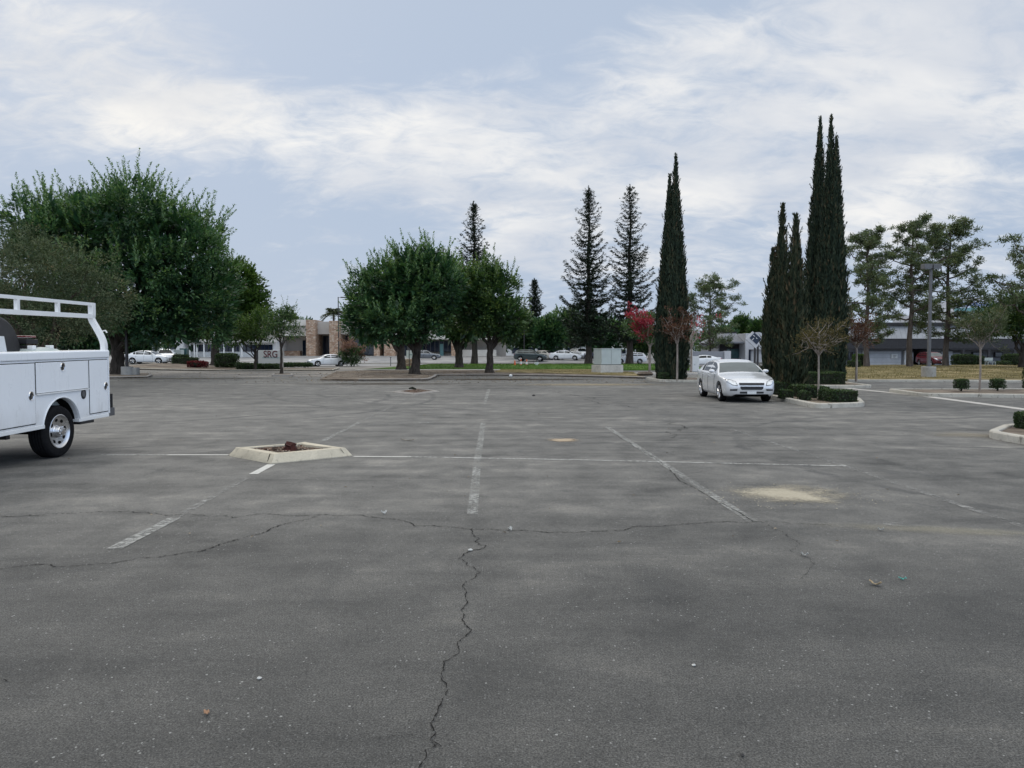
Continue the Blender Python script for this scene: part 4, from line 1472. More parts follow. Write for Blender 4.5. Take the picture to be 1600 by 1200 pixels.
# ------------------------------------------------------------------ square planters in the lot
def tree_well(label, corners, h, slope, mat, name='tree_planter', wood=True, seed=1, top=0.16):
    """kerbed square cut in the lot: corners on the ground, sloping faces, soil inside"""
    c = Vector((sum(p[0] for p in corners) / 4, sum(p[1] for p in corners) / 4))
    root = empty(name, (c.x, c.y, 0), 0, label, 'planter')
    rel = [Vector(p) - c for p in corners]

    def ring(s):
        out = []
        for i in range(4):
            a, p, b = rel[i - 1], rel[i], rel[(i + 1) % 4]
            for q, w in ((a, .12), (None, 0), (b, .12)):
                pt = p if q is None else p + (q - p).normalized() * w
                if q is None:
                    pt = p * 0.985
                ln = pt.length
                out.append(pt * (ln - s) / ln)
        return out
    r = random.Random(seed)
    mb = MB()
    rings = [(ring(0), -.03), (ring(0), 0.012), (ring(slope), h - .012), (ring(slope + .015), h), (ring(slope + top), h), (ring(slope + top + .01), h - .01), (ring(slope + top + .01), .0)]
    n = 12
    vs = []
    for rg, z in rings:
        vs += [(p.x + r.gauss(0, .004), p.y + r.gauss(0, .004), z + (r.gauss(0, .003) if z > .02 else 0)) for p in rg]
    fs = [(k * n + i, k * n + (i + 1) % n, (k + 1) * n + (i + 1) % n, (k + 1) * n + i) for k in range(len(rings) - 1) for i in range(n)]
    mb.add(vs, fs)
    # open joints near the corners
    mb.build('kerb', M[mat], root, smooth=30)
    jm = MB()
    for i in (1, 5, 8, 10):
        a0 = rings[1][0][(i * 3 + 1) % 12 - 1]; b0 = rings[2][0][(i * 3 + 1) % 12 - 1]
        d = Vector((-a0.y, a0.x)).normalized() * .006
        e = a0.normalized() * .003
        jm.add([(a0.x + d.x + e.x, a0.y + d.y + e.y, .0), (a0.x - d.x + e.x, a0.y - d.y + e.y, .0), (b0.x - d.x + e.x, b0.y - d.y + e.y, h), (b0.x + d.x + e.x, b0.y + d.y + e.y, h)], [(0, 1, 2, 3)])
    pieces(jm, 'joint', M['crack'], root)
    s = MB()
    inner = ring(slope + top + .012)
    zs = h * .72
    grid = [(0, 0, zs + .02)]
    m = 8
    for k in range(1, m + 1):
        for p in inner:
            grid.append((p.x * k / m, p.y * k / m, zs + r.gauss(0, .012) - (.0 if k < m else .01)))
    fs = [(0, 1 + i, 1 + (i + 1) % n) for i in range(n)]
    for k in range(m - 1):
        fs += [(1 + k * n + i, 1 + (k + 1) * n + i, 1 + (k + 1) * n + (i + 1) % n, 1 + k * n + (i + 1) % n) for i in range(n)]
    s.add(grid, fs)
    s.build('soil', M['mulch'], root)
    if wood:
        ch = MB()
        for _ in range(240):
            k = r.random() ** .6 * .93
            i = r.randrange(n); t = r.random()
            p = (inner[i] * (1 - t) + inner[(i + 1) % n] * t) * k
            ch.box((p.x, p.y, zs + .012), (r.uniform(.015, .05), r.uniform(.008, .022), r.uniform(.006, .016)), r.uniform(0, 3.1), r.choice((0, 0, 1, 2)), r.uniform(-.4, .4))
        o = ch.build('wood_chips', [M['chip_dark'], M['chip_red'], M['chip_pale']], root)
        o['kind'] = 'stuff'
    return root


M['chip_dark'] = plain('dark_chips', (0.055, 0.035, 0.025), 0.95)
M['chip_red'] = plain('red_chips', (0.17, 0.075, 0.05), 0.95)
M['chip_pale'] = plain('pale_chips', (0.35, 0.30, 0.24), 0.95)
cL, cF, cR = Vector(G(356, 712)), Vector(G(424, 725)), Vector(G(552, 712.5))
cB = cL + cR - cF
tree_well('square tree planter with pale sloping concrete kerb and dead stump, nearest in the lot', [cL, cF, cR, cB], 0.132, 0.10, 'old_kerb')
w0 = Vector(G(612, 613)); w1 = Vector(G(648, 617)); w2 = Vector(G(688, 612))
tree_well('low broken square planter lying nearly flush in the far part of the lot', [w0, w1, w2, w0 + w2 - w1], 0.06, 0.12, 'kerb_grey', seed=3)
# the stump
sp = (cL + cF + cR + cB) / 4
rs = random.Random(4)
sb = MB()
pr = []
for k, (z, rr) in enumerate(((0, .125), (.03, .100), (.07, .090), (.105, .094))):
    pr.append([((rr + rs.gauss(0, .012)) * math.cos(6.283 * i / 10), (rr + rs.gauss(0, .012)) * math.sin(6.283 * i / 10), z + (rs.gauss(0, .022) if k == 3 else 0)) for i in range(10)])
vs = [p for r_ in pr for p in r_] + [(0, 0, .075)]
fs = [(k * 10 + i, k * 10 + (i + 1) % 10, (k + 1) * 10 + (i + 1) % 10, (k + 1) * 10 + i) for k in range(3) for i in range(10)] + [(30 + i, 30 + (i + 1) % 10, 40) for i in range(10)]
sb.add(vs, fs)
o = sb.build('tree_stump', M['wood'], None, (sp.x + .02, sp.y - .05, .097))
tag(o, 'short dark reddish stump of a felled tree among wood chips in the planter', 'stump')
sb2 = MB().tube([(-.16, 0, .02), (0, .01, .05), (.15, .02, .0)], [.05, .07, .04], 7)
o = sb2.build('tree_stump', M['bark_core'], None, (-4.35, 32.3, .045))
tag(o, 'black rotted stump remains lying in the low flush planter far out in the lot', 'stump')


# ------------------------------------------------------------------ utility truck (service body, rear half in view)
def build_truck():
    XS = -7.13                      # plane of the visible side
    cx, cy = -8.13, 11.62
    root = empty('utility_truck', (cx, cy, 0), 0, 'white utility truck with side tool lockers and tube ladder rack, at the left edge', 'truck')
    rk = 0.016

    def Z(y, z):
        return z + rk * y
    W = 1.0

    def side_outline(y0, y1, zb, zt):
        """locker side in (y, z) with the wheel arch cut out, front at y0 (negative)"""
        pts = [(y0, zb), ]
        r, ac = 0.475, 0.455
        zb_ = zb
        a0 = math.asin((zb_ - ac) / r)
        for i in range(19):
            a = math.pi - a0 - (math.pi - 2 * a0) * i / 18
            pts.append((0.06 + r * math.cos(a), ac + r * math.sin(a)))
        pts += [(y1, zb), (y1, zt), (y0, zt)]
        return [(y, Z(y, z)) for y, z in pts]
    body = MB()
    out = side_outline(-1.62, 1.42, 0.545, 1.545)
    for sx in (1, -1):
        a, b = (W - .46, W) if sx > 0 else (-W, -W + .46)
        n = len(out)
        vs = [(a, y, z) for y, z in out] + [(b, y, z) for y, z in out]
        fs = [tuple(range(n)), tuple(range(2 * n - 1, n - 1, -1))] + [(i, n + i, n + (i + 1) % n, (i + 1) % n) for i in range(n)]
        body.add(vs, fs)
    pieces(body, 'side_locker', M['work_paint'], root, bevel=.012)
    # skirt strip under the locker and bed floor
    fl = MB()
    fl.add([(W - .46, -1.6, Z(-1.6, .80)), (W - .46, 1.40, Z(1.4, .80)), (-W + .46, 1.40, Z(1.4, .80)), (-W + .46, -1.6, Z(-1.6, .80)),
            (W - .46, -1.6, Z(-1.6, .72)), (W - .46, 1.40, Z(1.4, .72)), (-W + .46, 1.40, Z(1.4, .72)), (-W + .46, -1.6, Z(-1.6, .72))],
           [(0, 1, 2, 3), (7, 6, 5, 4), (0, 4, 5, 1), (1, 5, 6, 2), (2, 6, 7, 3), (3, 7, 4, 0)])
    fl.build('bed_floor', M['pole'], root)
    tg = MB().box((0, 1.40, Z(1.4, 1.10)), (W * 2 - .94, .06, .66)); tg.build('tailgate', M['work_paint'], root, bevel=.01)
    # rolled top rail along the locker
    rl = MB()
    for sx in (1, -1):
        prof = [(W - .47, 1.545), (W + .018, 1.545), (W + .024, 1.56), (W + .024, 1.655), (W + .005, 1.675), (W - .45, 1.675), (W - .47, 1.66)]
        n = len(prof)
        vs = [(sx * x, -1.64, Z(-1.64, z)) for x, z in prof] + [(sx * x, 1.44, Z(1.44, z)) for x, z in prof]
        rl.add(vs, [tuple(range(n)), tuple(range(2 * n - 1, n - 1, -1))] + [(i, (i + 1) % n, n + (i + 1) % n, n + i) for i in range(n)])
    pieces(rl, 'top_rail', M['work_paint'], root, bevel=.008)
    # bottom sill lip
    sl = MB()
    for (a, b) in ((-1.62, -.38), (.52, 1.42)):
        sl.add([(W + .006, a, Z(a, .50)), (W + .006, b, Z(b, .50)), (W + .006, b, Z(b, .56)), (W + .006, a, Z(a, .56)),
                (W - .3, a, Z(a, .50)), (W - .3, b, Z(b, .50)), (W - .3, b, Z(b, .56)), (W - .3, a, Z(a, .56))],
               [(0, 1, 2, 3), (7, 6, 5, 4), (3, 2, 6, 7), (0, 4, 5, 1), (0, 3, 7, 4), (1, 5, 6, 2)])
    pieces(sl, 'sill', M['rack_paint'], root, bevel=.006)
    # bright trim round the arch
    ar = MB()
    pts = []
    for i in range(21):
        a = math.pi * .94 - math.pi * .88 * i / 20
        y, z = 0.06 + .49 * math.cos(a), .455 + .49 * math.sin(a)
        pts.append((W + .004, y, Z(y, z)))
    ar.tube(pts, .012, 6); ar.build('arch_trim', M['work_paint'], root, smooth=60)
    wl = MB()
    Mx = Matrix.Rotation(math.pi / 2, 4, 'Y')
    for sx in (1, -1):
        m_ = Matrix.Translation((sx * (W - .27), 0.06, .455)) @ Mx
        wl.lathe([(.0, -.21), (.2, -.21), (.472, -.21), (.472, .20)], 40, M=m_)
    keep = [k for k, f in enumerate(wl.f) if sum(wl.v[i][2] for i in f) / len(f) > .56]     # open below
    wl.f = [wl.f[k] for k in keep]; wl.m = [wl.m[k] for k in keep]
    pieces(wl, 'wheel_housing', M['well'], root)
    # locker doors: proud panels with dark gaps round them
    doors = (('locker_door', -1.58, -.60, .60, 1.50), ('locker_door', -.565, .79, 1.045, 1.505), ('locker_door', .835, 1.385, .605, 1.505))
    gap = MB()
    for nm, y0, y1, z0, z1 in doors:
        d = MB()
        for (g, xx, mb_) in ((.012, .004, gap), (0.0, .013, d)):
            q = [(y0 - g, Z(y0, z0 - g)), (y1 + g, Z(y1, z0 - g)), (y1 + g, Z(y1, z1 + g)), (y0 - g, Z(y0, z1 + g))]
            vs = [(W + xx, y, z) for y, z in q] + [(W - .01, y, z) for y, z in q]
            mb_.add(vs, [(0, 1, 2, 3), (0, 4, 5, 1), (1, 5, 6, 2), (2, 6, 7, 3), (3, 7, 4, 0)])
        dd = d.build(nm, M['work_paint'], root, bevel=.006)
        if y1 - y0 > 1.2:
            ly, lz = .085, 1.425
        elif y0 < -1:
            ly, lz = -.70, 1.02
        else:
            ly, lz = 1.315, 1.045
        lt = MB()
        mm = Matrix.Translation((W + .014, ly, Z(ly, lz))) @ Matrix.Rotation(math.pi / 2, 4, 'Y') @ Matrix.Diagonal((1.35, 1, 1, 1))
        lt.lathe([(.0, .003), (.038, .004), (.044, .010), (.050, .012), (.054, .0)], 20, M=mm)
        lt.box((W + .020, ly, Z(ly, lz - .015)), (.022, .020, .052))
        h = lt.build('latch', [M['chrome']], dd, smooth=40)
        lh = MB().lathe([(.0, .0115), (.036, .0105), (.038, .004)], 16, M=mm)
        lh.build('latch_recess', M['black'], dd)
    pieces(gap, 'door_gap', M['crack'], root)
    # drip lip under the long door
    lp = MB().box((W + .018, .11, Z(.11, 1.03)), (.02, 1.36, .018), rx=rk); lp.build('door_lip', M['rack_paint'], root)
    fc = MB()
    mm = Matrix.Translation((W + .001, .655, Z(.655, .955))) @ Matrix.Rotation(math.pi / 2, 4, 'Y') @ Matrix.Diagonal((1.3, 1, 1, 1))
    fc.lathe([(.0, .003), (.05, .003), (.056, .012), (.064, .012), (.067, .0)], 24, M=mm)
    fp = fc.build('fuel_filler', M['black'], root, smooth=40)
    MB().lathe([(.0, .010), (.040, .010), (.043, .002)], 20, M=mm).build('cap', M['pole'], fp)
    # ladder rack on the visible side
    rx0, rx1 = W - .02, W - .235
    r_ = MB()
    sq = .036
    leg = [(rx0 - .02, 1.385, Z(1.4, 1.67)), (rx0 - .022, 1.385, 1.80), (rx0 - .06, 1.38, 1.93), (rx0 - .15, 1.38, 2.10), (rx1 - .005, 1.38, 2.235), (rx1, 1.38, 2.32), (rx1, 1.38, 2.52)]
    q = []
    for i in range(len(leg) - 1):
        for k in range(4):
            t = k / 4
            p0 = Vector(leg[max(0, i - 1)]); p1 = Vector(leg[i]); p2 = Vector(leg[i + 1]); p3 = Vector(leg[min(len(leg) - 1, i + 2)])
            q.append(0.5 * ((2 * p1) + (p2 - p0) * t + (2 * p0 - 5 * p1 + 4 * p2 - p3) * t * t + (3 * p1 - p0 - 3 * p2 + p3) * t ** 3))
    q.append(Vector(leg[-1]))
    r_.tube(q, .043, 4, square=True)
    rr = r_.build('rack_leg', M['rack_paint'], root, smooth=30)
    
    b1 = MB().tube([(rx1, 1.34, Z(1.34, 2.475)), (rx1, -3.4, Z(-3.4, 2.485))], .026, 4, square=True); b1.build('rack_rail', M['rack_paint'], root)
    b2 = MB().tube([(rx1, 1.34, Z(1.34, 2.265)), (rx1, -3.4, Z(-3.4, 2.255))], .036, 4, square=True); b2.build('rack_rail', M['rack_paint'], root)
    for y in (.40, -.585, -1.57, -2.55):
        MB().tube([(rx1, y, Z(y, 2.295)), (rx1, y, Z(y, 2.455))], .028, 4, square=True).build('rack_post', M['rack_paint'], root)
    MB().tube([(rx1, -1.5, Z(-1.5, 2.225)), (rx0 - .03, -1.5, Z(-1.5, 1.67))], .03, 4, square=True).build('rack_leg', M['rack_paint'], root)
    hk = MB().tube([(rx0 - .10, 1.44, 2.02), (rx0 - .03, 1.46, 2.04), (rx0 - .0, 1.455, 2.0)], .014, 6); hk.build('rack_hook', M['rack_paint'], root)
    # rear post of the body, bumper, hitch
    MB().box((W - .03, 1.435, Z(1.4, 1.10)), (.08, .03, 1.08)).build('rear_post', M['work_paint'], root, bevel=.006)
    MB().box((0, 1.56, .60), (1.96, .20, .15)).build('bumper', M['pole'], root, bevel=.012)
    MB().box((W - .01, 1.50, .80), (.07, .03, .25)).build('tail_light', M['black'], root, bevel=.006)
    MB().box((W - .12, .75, .49), (.25, .40, .05)).build('mud_flap', M['black'], root, bevel=.01)
    MB().box((0, -.6, .62), (.95, 4.0, .14)).build('chassis', M['well'], root)
    MB().tube([(-.95, 0, .42), (.95, 0, .42)], .06, 10).build('axle', M['well'], root)
    MB().box((W - .12, -1.1, .445), (.10, .08, .07)).build('step_bracket', M['black'], root)
    # wheels
    rad = .41

    def wheel(x, y, s):
        t = MB()
        mm = Matrix.Translation((0, 0, 0)) @ Matrix.Rotation(math.pi / 2 * s, 4, 'Y')
        h = .125
        prof = [(.262, -h), (.30, -h - .004), (.36, -h - .008), (.392, -h + .004), (.405, -h + .03)]
        for k in range(9):
            z = -h + .04 + (2 * h - .08) * k / 8
            prof.append((rad - (.010 if k % 2 else 0), z))
        prof += [(.405, h - .03), (.392, h - .004), (.36, h + .008), (.30, h + .004), (.262, h), (.25, h - .03), (.25, -h + .03)]
        t.lathe(prof, 56, M=mm, close=True)
        w = t.build('wheel', M['rubber'], root, (x, y, rad), smooth=50)
        rm = MB()
        rm.lathe([(.262, h - .002), (.268, h + .004), (.258, h + .008), (.246, h - .002), (.225, h - .022), (.20, h - .024), (.165, h - .034), (.10, h - .045)], 56, M=mm)
        rm.lathe([(.10, h - .045), (.088, h - .03), (.086, h + .022), (.078, h + .034), (.056, h + .038), (.052, h + .052), (.03, h + .058), (.0, h + .058)], 32, M=mm)
        rim = rm.build('rim', M['alloy'], w, smooth=40)
        rim.rotation_euler = (0, 0, 0)
        ho = MB(); nu = MB()
        for k in range(8):
            a = 6.2832 * k / 8 + .2
            c = Matrix.Translation((.184 * math.cos(a), .184 * math.sin(a), h - .0265)) @ Matrix.Rotation(a, 4, 'Z') @ Matrix.Diagonal((.9, 1.15, 1, 1))
            ho.lathe([(.0, .0025), (.028, .0030), (.031, -.004)], 14, M=mm @ c)
            c2 = Matrix.Translation((.068 * math.cos(a + .3), .068 * math.sin(a + .3), h + .034))
            nu.lathe([(.013, -.01), (.013, .014), (.0, .018)], 6, M=mm @ c2)
        pieces(ho, 'vent_hole', M['well'], w)
        pieces(nu, 'lug_nut', M['chrome'], w)
        return w
    wheel(W - .13, 0, 1); wheel(-W + .13, 0, -1)
    wheel(W - .14, -4.05, 1); wheel(-W + .14, -4.05, -1)
    # cab beyond the left edge
    cab = MB()
    secs = [(-1.68, 1.0, .55, 1.20, 1.92), (-3.55, 1.0, .55, 1.20, 1.96), (-4.35, 1.0, .55, 1.18, 1.22), (-5.15, .96, .55, 1.08, 1.10)]
    vs = []
    for y, w, zb, zm, zt in secs:
        vs += [(-w, y, zb), (w, y, zb), (w, y, zm), (w * .78, y, zt), (-w * .78, y, zt), (-w, y, zm)]
    fs = [(5, 4, 3, 2, 1, 0), (18, 19, 20, 21, 22, 23)]
    for k in range(3):
        fs += [(k * 6 + i, k * 6 + (i + 1) % 6, (k + 1) * 6 + (i + 1) % 6, (k + 1) * 6 + i) for i in range(6)]
    cab.add(vs, fs)
    cb = cab.build('cab', M['work_paint'], root, bevel=.05)
    for sx in (1, -1):
        g = MB().add([(sx * (W * .985 + .004), -1.9, 1.26), (sx * (W * .985 + .004), -3.5, 1.26), (sx * (W * .82 + .004), -3.4, 1.84), (sx * (W * .82 + .004), -1.95, 1.82)], [(0, 1, 2, 3)])
        g.build('side_window', M['glass'], cb)
    g = MB().add([(-.86, -4.36, 1.28), (.86, -4.36, 1.28), (.72, -3.62, 1.92), (-.72, -3.62, 1.92)], [(0, 1, 2, 3)])
    g.build('windscreen', M['glass'], cb)
    for (w, n) in ((.5, 1), (.94, 2)):
        pass
    # stake pockets seen over the rail
    for y in (-.545, -.10):
        MB().box((W - .33, y + .42, Z(y, 1.715)), (.09, .085, .11)).build('stake_pocket', M['rack_paint'], root, bevel=.008)
    return root


truck = build_truck()
# things riding in the truck bed
tx, ty = -8.13, 11.62
tk = MB()
mm = Matrix.Translation((0, 0, .88)) @ Matrix.Rotation(math.pi / 2, 4, 'Y')
tk.lathe([(.0, -.16), (.50, -.16), (.54, -.13), (.545, 0), (.54, .13), (.50, .16), (.0, .16)], 40, M=mm)
tkr = empty('hose_reel', (tx + .38, ty - .70, .775), 0, 'big black rounded drum with a pale sticker, in the truck bed at the left edge', 'reel')
tk.build('drum', M["black"], tkr, smooth=40)
MB().add([(.165, -.10, .90), (.165, .20, .86), (.165, .14, 1.12), (.165, -.10, 1.12)], [(0, 1, 2, 3)]).build('sticker', M['sign_white'], tkr)
MB().box((0, 0, .05), (.5, .7, .10)).build('stand', M['pole'], tkr, bevel=.01)
st = empty('crate_stack', (tx + .40, ty + .04, .775), 0, 'stack of flat black ribbed trays beside the black drum in the truck bed', 'trays')
for k in range(11):
    MB().box((0, 0, .05 + k * .1), (.36, .28, .075)).build('tray', M['black'], st, bevel=.008)
MB().box((.02, -.02, 1.125), (.3, .25, .03)).build('lid', M['maroon'], st, bevel=.005)
tp = MB()
rt = random.Random(9)
pts = []
nx, ny = 9, 7
for j in range(ny):
    for i in range(nx):
        u, v = i / (nx - 1) - .5, j / (ny - 1) - .5
        e = max(0, 1 - 4 * max(u * u, v * v))
        pts.append((v * .35, u * .75, .86 * 1 + .07 * e ** .5 + rt.gauss(0, .012) * e))
tp.add(pts, [(j * nx + i, j * nx + i + 1, (j + 1) * nx + i + 1, (j + 1) * nx + i) for j in range(ny - 1) for i in range(nx - 1)])
tp.box((0, 0, .43), (.30, .66, .86))
o = tp.build('tarp', M['cabinet'], None, (tx + .62, ty + .12, .80), smooth=50)
tag(o, 'crumpled grey green tarp showing just above the rail in the truck bed', 'tarp')


# ------------------------------------------------------------------ cars
def smooth_arr(a, k=1):
    for _ in range(k):
        b = a.copy()
        b[1:-1] = (a[:-2] + 2 * a[1:-1] + a[2:]) / 4
        a = b
    return a


SEDAN = dict(L=4.80, W=1.80, r=0.33, wf=.195, wr=.775,
             belt=[(0, .58), (.012, .70), (.04, .78), (.10, .84), (.20, .91), (.27, .96), (.45, .975), (.70, 1.0), (.83, 1.04), (.94, 1.06), (.975, 1.03), (1, .86)],
             roof=[(.255, .955), (.33, 1.18), (.40, 1.36), (.46, 1.425), (.54, 1.455), (.63, 1.44), (.71, 1.38), (.79, 1.23), (.865, 1.055)],
             width=[(0, .66), (.012, .74), (.04, .82), (.10, .865), (.2, .895), (.5, .90), (.8, .895), (.92, .86), (.975, .80), (1, .70)],
             bot=[(0, .30), (.03, .22), (.1, .19), (.5, .19), (.9, .21), (.97, .28), (1, .38)],
             wind=(.268, .392), rear=(.735, .855), sides=((.335, .515), (.53, .70), (.712, .76)))
COUPE = dict(L=4.70, W=1.85, r=0.34, wf=.18, wr=.78,
             belt=[(0, .56), (.012, .68), (.05, .76), (.15, .84), (.28, .91), (.45, .95), (.70, .99), (.85, 1.03), (.96, 1.06), (.985, 1.02), (1, .84)],
             roof=[(.27, .905), (.36, 1.13), (.44, 1.29), (.50, 1.335), (.58, 1.35), (.68, 1.31), (.78, 1.20), (.90, 1.04)],
             width=[(0, .66), (.012, .76), (.05, .84), (.12, .89), (.2, .92), (.5, .90), (.8, .925), (.93, .88), (.98, .80), (1, .70)],
             bot=[(0, .28), (.03, .2), (.1, .17), (.5, .17), (.9, .2), (.97, .28), (1, .38)],
             wind=(.285, .42), rear=(.75, .88), sides=((.37, .60), (.615, .72)))
SUV = dict(L=4.65, W=1.86, r=0.36, wf=.19, wr=.785,
           belt=[(0, .62), (.01, .78), (.03, .92), (.10, 1.0), (.22, 1.06), (.28, 1.09), (.5, 1.11), (.8, 1.15), (.95, 1.16), (.985, 1.12), (1, .9)],
           roof=[(.25, 1.075), (.32, 1.34), (.385, 1.56), (.44, 1.645), (.55, 1.68), (.75, 1.67), (.87, 1.62), (.93, 1.50), (.985, 1.13)],
           width=[(0, .72), (.01, .78), (.03, .85), (.10, .90), (.2, .925), (.5, .93), (.85, .92), (.95, .89), (.985, .84), (1, .76)],
           bot=[(0, .34), (.03, .26), (.1, .24), (.5, .24), (.9, .26), (.97, .32), (1, .42)],
           wind=(.262, .385), rear=(.91, .972), sides=((.335, .515), (.53, .70), (.715, .88)))


class CarShape:
    def __init__(s, sp):
        s.sp = sp
        s.L = sp['L']
        f = np.linspace(0, 1, 201)
        ip = lambda k: np.interp(f, [p[0] for p in sp[k]], [p[1] for p in sp[k]])
        s.f = f
        s.B = smooth_arr(ip('belt'), 5)
        rf = np.interp(f, [p[0] for p in sp['roof']], [p[1] for p in sp['roof']], left=0, right=0)
        s.T = smooth_arr(np.maximum(rf, s.B), 8)
        s.Wd = smooth_arr(ip('width'), 3)
        s.Zb = smooth_arr(ip('bot'), 3)

    def at(s, f):
        g = lambda a: float(np.interp(f, s.f, a))
        return s.L / 2 - f * s.L, g(s.B), max(g(s.T), g(s.B)), g(s.Wd), g(s.Zb)

    def half(s, f):
        x, B, T, w, zb = s.at(f)
        h = T - B
        ye = .955 * w - h * .50
        hood = .035 * min(1, max(0, (w - .5) * 4)) * (1 - min(1, h / .2))
        return [(0, zb), (.80 * w, zb), (.93 * w, zb + .035), (.985 * w, zb + .15), (w, zb + .45 * (B - zb)), (.995 * w, zb + .74 * (B - zb)), (.975 * w, B - .035), (.945 * w, B),
                (.945 * w + (ye - .945 * w) * .5, B + h * .5), (ye, B + h * .93), (ye * .88, B + h * .985 + hood * .3), (ye * .55, T + .012 + hood * .8), (0, T + .02 + hood)]

    def glass(s, f, t, off=.006):
        """point on the side glass; t 0 belt .. 1 roof edge"""
        x, B, T, w, zb = s.at(f)
        h = T - B
        ye = .955 * w - h * .50
        y0, y1 = .945 * w, ye
        return Vector((x, y0 + (y1 - y0) * t + off, B + h * .93 * t + off * .3))


CARS = {}


def car_body(sp, paint):
    key = (id(sp), paint)
    S = CarShape(sp)
    st = list(np.linspace(0, .05, 7)) + list(np.linspace(.065, .935, 62)) + list(np.linspace(.95, 1, 7))
    mb = MB()
    rings = []
    for f in st:
        h = S.half(f)
        x = S.L / 2 - f * S.L
        full = [(x, y, z) for y, z in h] + [(x, -y, z) for y, z in h[-2:0:-1]]
        rings.append(full)
    n = len(rings[0])
    vs = [p for r_ in rings for p in r_]
    fs = [(k * n + i, (k + 1) * n + i, (k + 1) * n + (i + 1) % n, k * n + (i + 1) % n) for k in range(len(rings) - 1) for i in range(n)]
    fs += [tuple(range(n)), tuple((len(rings) - 1) * n + i for i in range(n - 1, -1, -1))]
    mb.add(vs, fs)
    bo = mb.build('tmp_body', M[paint])
    cut = MB()
    Mx = Matrix.Rotation(math.pi / 2, 4, 'X')
    wheels = []
    for f in (sp['wf'], sp['wr']):
        x = S.L / 2 - f * S.L
        for sg in (1, -1):
            wheels.append((x, sg))
            cut.lathe([(0, -.26), (sp['r'] + .055, -.26), (sp['r'] + .055, .26), (0, .26)], 40, M=Matrix.Translation((x, sg * (sp['W'] / 2 - .08), sp['r'] + .015)) @ Mx)
    bm = bmesh.new()
    co = cut.build('tmp_cut', M['well'])
    bm.from_mesh(co.data); bmesh.ops.remove_doubles(bm, verts=bm.verts, dist=1e-5); bmesh.ops.recalc_face_normals(bm, faces=bm.faces); bm.to_mesh(co.data); bm.free()
    md = bo.modifiers.new('b', 'BOOLEAN'); md.operation = 'DIFFERENCE'; md.object = co; md.solver = 'EXACT'
    dg = bpy.context.evaluated_depsgraph_get()
    me = bpy.data.meshes.new_from_object(bo.evaluated_get(dg), depsgraph=dg)
    bpy.data.objects.remove(bo); bpy.data.objects.remove(co)
    me.name = 'car_body'
    me.materials.clear(); me.materials.append(M[paint]); me.materials.append(M['well'])
    for p in me.polygons:
        c = p.center
        p.material_index = 0
        for x, sg in wheels:
            if c.y * sg > sp['W'] / 2 - .36 and math.hypot(c.x - x, c.z - sp['r'] - .015) < sp['r'] + .05:
                p.material_index = 1
        if c.z < S.at(min(1, max(0, (S.L / 2 - c.x) / S.L)))[4] + .005:
            p.material_index = 1
        p.use_smooth = True
    me.set_sharp_from_angle(angle=R(52))
    return me, S, wheels


def grid_mesh(fn, nu, nv):
    mb = MB()
    vs = [fn(i / (nu - 1), j / (nv - 1)) for j in range(nv) for i in range(nu)]
    mb.add(vs, [(j * nu + i, j * nu + i + 1, (j + 1) * nu + i + 1, (j + 1) * nu + i) for j in range(nv - 1) for i in range(nu - 1)])
    return mb


def proj_patch(bvh, poly, mode, off=.012, thick=0.0):
    """a panel of the given outline pressed onto the body; mode front/rear: (y, z); side: (x, z, sign)"""
    c = (sum(p[0] for p in poly) / len(poly), sum(p[1] for p in poly) / len(poly))
    ring = []
    for i in range(len(poly)):
        a, b = poly[i], poly[(i + 1) % len(poly)]
        for k in range(4):
            ring.append((a[0] + (b[0] - a[0]) * k / 4, a[1] + (b[1] - a[1]) * k / 4))
    n = len(ring)
    pts = [c]
    for s in (.3, .6, .85, 1.0):
        pts += [(c[0] + (p[0] - c[0]) * s, c[1] + (p[1] - c[1]) * s) for p in ring]
    vs = []
    for u, z in pts:
        if mode == 'front': o, d = Vector((4, u, z)), Vector((-1, 0, 0))
        elif mode == 'rear': o, d = Vector((-4, u, z)), Vector((1, 0, 0))
        elif mode == 'left': o, d = Vector((u, 3, z)), Vector((0, -1, 0))
        else: o, d = Vector((u, -3, z)), Vector((0, 1, 0))
        hit, nn, idx, dist = bvh.ray_cast(o, d)
        if hit is None:
            hit, nn, idx, dist = bvh.find_nearest(o + d * 2)
        vs.append(hit - d * off)
    fs = [(0, 1 + i, 1 + (i + 1) % n) for i in range(n)]
    for k in range(3):
        fs += [(1 + k * n + i, 1 + (k + 1) * n + i, 1 + (k + 1) * n + (i + 1) % n, 1 + k * n + (i + 1) % n) for i in range(n)]
    return MB().add(vs, fs)


